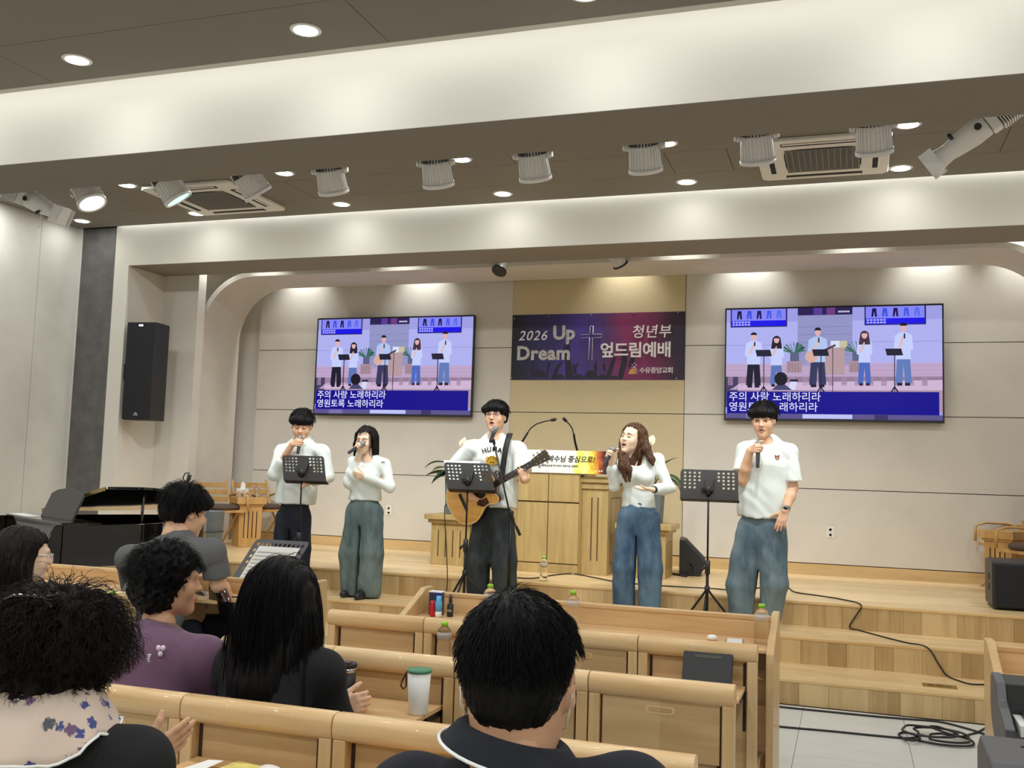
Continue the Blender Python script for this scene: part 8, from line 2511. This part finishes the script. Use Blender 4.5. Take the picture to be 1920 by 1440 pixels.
# --- woman with long straight black hair
def black_hair_lady():
    y = 2.74
    top = aty(537, 1043, y)
    hd = A3(top[0], y, top[2] - 0.132)
    p = Person('woman with long straight black hair in a black top, centre left of the pews', (hd[0], 2.62, 0.0), None, 'skin')
    R_ = rot(face_dir(0.02, 1), -0.03, 0.0)
    p.head(hd, R_, 0, True, None, 0.005, neck_r=0.046)
    H = SDF(0.007, 0.04)
    H.ell((0, 0.020, 0.035), (0.098, 0.112, 0.094))
    H.chain([((0, 0.035, 0.0), 0.118), ((0, 0.040, -0.09), 0.130), ((0, 0.075, -0.17), 0.118), ((0.0, 0.115, -0.25), 0.085), ((0.006, 0.135, -0.36), 0.05), ((0.012, 0.140, -0.43), 0.022)], flat=((0, 1, 0), 1.45))
    H.box((0, -0.15, -0.05), (0.07, 0.12, 0.12), rad=0.05, k=0.02, op=1)
    H.noise = lambda X, Y, Z: 0.0022 * (np.sin(X * 300 + 2 * np.sin(Z * 14)) + np.sin(X * 170 + Z * 6) + 0.6 * np.sin(X * 520))
    keep = lambda q: (q[:, 2] > 0.0) & ~((q[:, 1] < -0.05) & (q[:, 2] < 0.08))
    st = scalp(2600, 71, keep, r=(0.094, 0.110, 0.091))
    d = np.stack([4.5 * st[:, 0], 3.0 * (st[:, 1] + 0.02), -0.25 + 0 * st[:, 0]], 1)
    bd = [((0, 0.020, 0.035), (0.100, 0.114, 0.096)), ((0, 0.034, -0.055), (0.124, 0.092, 0.115)), ((0, 0.055, -0.16), (0.118, 0.088, 0.12)), ((0.0, 0.085, -0.27), (0.07, 0.072, 0.12))]
    s1 = strand_mesh(st, d, np.random.default_rng(1).uniform(0.34, 0.52, 2600), 18, 0.0013, bd, grav=5.0, wob=0.035, seed=72, lift=(1.0, 1.05), tip=0.35, pull=np.array([0, 0.02, -1.0]))
    p.hair([H.mesh()], 'hair_black', [s1])
    neck = A3(hd[0], y - 0.02, aty(537, 1210, y)[2])
    hip = A3(hd[0] + 0.005, 2.60, 0.56)
    shl = aty(444, 1244, y - 0.03); shr = aty(612, 1252, y - 0.03)
    el = shl + A3(-0.02, 0.12, -0.25); er = aty(632, 1348, y + 0.04)
    wl = el + A3(0.12, 0.2, 0.02); wr = aty(628, 1326, y + 0.22)
    al = dict(sh=shl, el=el, sleeve='long', cuff=el * 0.3 + wl * 0.7, r=(0.056, 0.058)); ar = dict(sh=shr, el=er, sleeve='long', cuff=er * 0.2 + wr * 0.8, rc=0.038, r=(0.052, 0.052))
    arm_skin(p, al, False, dict(curl=(0.3, 0.3, 0.3, 0.3)), wl, A3(0.6, 0.7, 0), A3(0, 0, -1), 0.007, r=(0.032, 0.024), scale=0.92)
    arm_skin(p, ar, True, dict(curl=(0.5, 0.55, 0.5, 0.45), thumb=(0.7, 0.5, 0.2)), wr, A3(0.75, 0.35, 0.15), A3(-0.3, 0.8, -0.1), 0.0045, r=(0.032, 0.024), scale=0.92)
    seated(p, hip, neck, shl, shr, 'black_cloth', [al, ar], (0, 1), r=(0.150, 0.150, 0.145), female=True, seed=51, neck_r=0.046)
    p.body()
black_hair_lady()

# --- woman at the left edge
def left_lady():
    y = 3.50
    top = aty(52, 985, y)
    hd = A3(top[0], y, top[2] - 0.130)
    p = Person('woman with long dark hair and glasses in profile at the left edge', (hd[0], 3.42, 0.0), None, 'skin_pale')
    R_ = rot(face_dir(0.55, 0.85), -0.05, 0.0)
    p.head(hd, R_, 0, True, None, 0.005, neck_r=0.046)
    p.local('glasses', MB().tube([(-0.075, 0.0, 0.005), (-0.068, -0.06, 0.006), (-0.056, -0.098, 0.004)], 0.003, 6).tube([(0.075, 0.0, 0.005), (0.068, -0.06, 0.006), (0.056, -0.098, 0.004)], 0.003, 6).tube([(0.056, -0.098, 0.004), (0.05, -0.104, -0.02), (0.012, -0.109, -0.02), (0.012, -0.109, 0.008), (0.056, -0.1, 0.008)], 0.002, 6).tube([(-0.056, -0.098, 0.004), (-0.05, -0.104, -0.02), (-0.012, -0.109, -0.02), (-0.012, -0.109, 0.008), (-0.056, -0.1, 0.008)], 0.002, 6), M['lamp_grey'])
    H = SDF(0.0075, 0.03)
    H.ell((0, 0.020, 0.035), (0.096, 0.112, 0.092))
    H.chain([((0, 0.055, 0.0), 0.115), ((0, 0.055, -0.10), 0.122), ((0, 0.085, -0.20), 0.110), ((0.0, 0.095, -0.30), 0.085), ((0.0, 0.10, -0.36), 0.04)], flat=((0, 1, 0), 1.4))
    H.box((0, -0.14, -0.06), (0.12, 0.105, 0.115), rad=0.04, k=0.02, op=1)
    H.noise = hair_noise(0.003, 24, 10, 3)
    p.hair([H.mesh()], 'hair_dark', [long_hair(81, 0.42, 1300, 0.0, rad=0.0014, wave=0.007, ymin=0.01, body=[((0, 0.06, -0.08), (0.118, 0.092, 0.12)), ((0, 0.09, -0.22), (0.105, 0.085, 0.14))])])
    neck = A3(hd[0], y - 0.02, hd[2] - 0.16)
    hip = A3(hd[0], 3.40, 0.56)
    shl, shr = neck + A3(-0.17, -0.02, -0.06), neck + A3(0.17, -0.02, -0.06)
    el, er = shl + A3(-0.03, 0.08, -0.26), shr + A3(0.03, 0.08, -0.26)
    wl, wr = el + A3(0.12, 0.2, 0.0), er + A3(-0.12, 0.2, 0.0)
    al = dict(sh=shl, el=el, sleeve='long', cuff=el * 0.3 + wl * 0.7); ar = dict(sh=shr, el=er, sleeve='long', cuff=er * 0.3 + wr * 0.7)
    for a, w_, rt in ((al, wl, False), (ar, wr, True)):
        arm_skin(p, a, rt, dict(curl=(0.3, 0.3, 0.3, 0.3)), w_, A3(-0.5 if rt else 0.5, 0.8, 0), A3(0, 0, -1), 0.008, r=(0.032, 0.024), scale=0.92)
    seated(p, hip, neck, shl, shr, 'brown_cloth', [al, ar], (0.05, 1), female=True, seed=61, neck_r=0.046)
    p.body()
left_lady()

# --- young man in the grey t-shirt with a black electric guitar
def grey_man():
    y = 4.40
    top = aty(351, 906, y)
    hd = A3(top[0], y, top[2] - 0.150)
    p = Person('young man in a grey t-shirt sitting with a black electric guitar, before the piano', (hd[0] - 0.08, 4.24, 0.0), None, 'skin')
    R_ = rot(face_dir(0.42, 0.9), -0.20, 0.03)
    p.head(hd, R_, 0, False, None, 0.005, neck_r=0.056, scale=1.08)
    keep = lambda q: ~((q[:, 1] < -0.04) & (q[:, 2] < 0.06)) & (q[:, 2] > -0.05)
    body = [((0, 0.018, 0.048), (0.094, 0.110, 0.090)), ((0, 0.050, -0.008), (0.080, 0.070, 0.078))]
    s1 = back_strands(91, 1500, 0.045, 0.0014, keep, body, wob=0.15, grav=0.6, lift=(1.0, 1.06), steps=6, r=(0.084, 0.102, 0.088))
    p.hair([hair_cap('bushy', 0.006, 7).mesh()], 'hair_black', [s1])
    neck = aty(335, 1006, y - 0.05)
    hip = A3(hd[0] - 0.10, 4.22, 0.57)
    shl = aty(243, 1046, y - 0.02); shr = aty(398, 1034, y - 0.02)
    el = shl + A3(-0.06, 0.16, -0.24); er = aty(409, 1096, y + 0.02)
    wl = el + A3(0.20, 0.28, 0.10); wr = aty(428, 1118, y + 0.22)
    al = dict(sh=shl, el=el, sleeve='short', cuff=shl * 0.35 + el * 0.65, r=(0.066, 0.070)); ar = dict(sh=shr, el=er, sleeve='short', cuff=shr * 0.22 + er * 0.78, r=(0.068, 0.070))
    arm_skin(p, al, False, dict(curl=((0.5, 0.9, 0.7),) * 4), wl, A3(0.3, 0.6, 0.5), A3(0.4, -0.5, 0.2), 0.006)
    arm_skin(p, ar, True, dict(curl=(0.4, 0.5, 0.5, 0.5)), wr, A3(-0.2, 0.5, -0.7), A3(-0.2, -0.6, 0.1), 0.005)
    seated(p, hip, neck, shl, shr, 'tee_grey', [al, ar], (0.1, 1), r=(0.178, 0.178, 0.165), flat=1.5, seed=71, reach=0.26, pants='navy_trouser', neck_r=0.056)
    p.body()
    g0 = aty(412, 1165, y + 0.02)
    t = thing('electric_guitar', 'black electric guitar with dark strap on the lap of the grey-shirted man', 'guitar', tuple(g0))
    ax = Vector((-0.80, 0.42, 0.36)).normalized(); nr = Vector((0.42, 0.85, 0.0)); nr = (nr - ax * nr.dot(ax)).normalized(); up = ax.cross(nr)
    if up.z < 0: up = -up
    X = Matrix((ax, nr, up)).transposed().to_4x4()
    raw = [(-0.20, 0.02), (-0.19, 0.12), (-0.12, 0.165), (-0.04, 0.135), (0.02, 0.11), (0.09, 0.14), (0.17, 0.165), (0.15, 0.10), (0.12, 0.04), (0.12, -0.04), (0.15, -0.11), (0.10, -0.14), (0.02, -0.11), (-0.06, -0.15), (-0.14, -0.165), (-0.19, -0.10)]
    pts = []
    for i in range(len(raw)):
        p0, p1, p2, p3 = (Vector(raw[(i + k) % len(raw)]) for k in (-1, 0, 1, 2))
        for k in range(3):
            u = k / 3
            q = 0.5 * ((2 * p1) + (p2 - p0) * u + (2 * p0 - 5 * p1 + 4 * p2 - p3) * u * u + (3 * p1 - p0 - 3 * p2 + p3) * u ** 3)
            pts.append((q.x, q.y))
    MB().prism(pts, -0.022, 0.022, 'y', X).build('body', M['lacquer'], t, 0.006)
    MB().box((0.10, 0.01, -0.025), (0.62, 0.032, 0.025), X).build('neck', M['fretboard'], t, 0.003)
    MB().prism([(0.62, -0.025), (0.65, -0.035), (0.78, -0.03), (0.80, 0.02), (0.65, 0.04), (0.62, 0.025)], 0.008, 0.024, 'y', X).build('headstock', M['lacquer'], t, 0.003)
    for k in range(4):
        MB().cyl((-0.12 + 0.012 * k, -0.024, -0.02 - 0.03 * k), (-0.12 + 0.012 * k, -0.021, -0.02 - 0.03 * k), 0.006, n=8, T=X).build('screw', M['chrome'], t)
    b0 = Vector(g0)
    MB().tube([X @ Vector((-0.20, 0, 0.0)), Vector(aty(432, 1155, y + 0.02)) - b0, Vector(aty(424, 1120, y - 0.02)) - b0, Vector(aty(408, 1085, y + 0.10)) - b0, Vector(aty(380, 1045, y + 0.16)) - b0], 0.022, 6, flat=0.15).build('strap', M['guitar_side'], t)
    MB().ball(tuple(X @ Vector((-0.205, 0, 0.0))), 0.012, 8, 6).build('strap_button', M['chrome'], t)
grey_man()
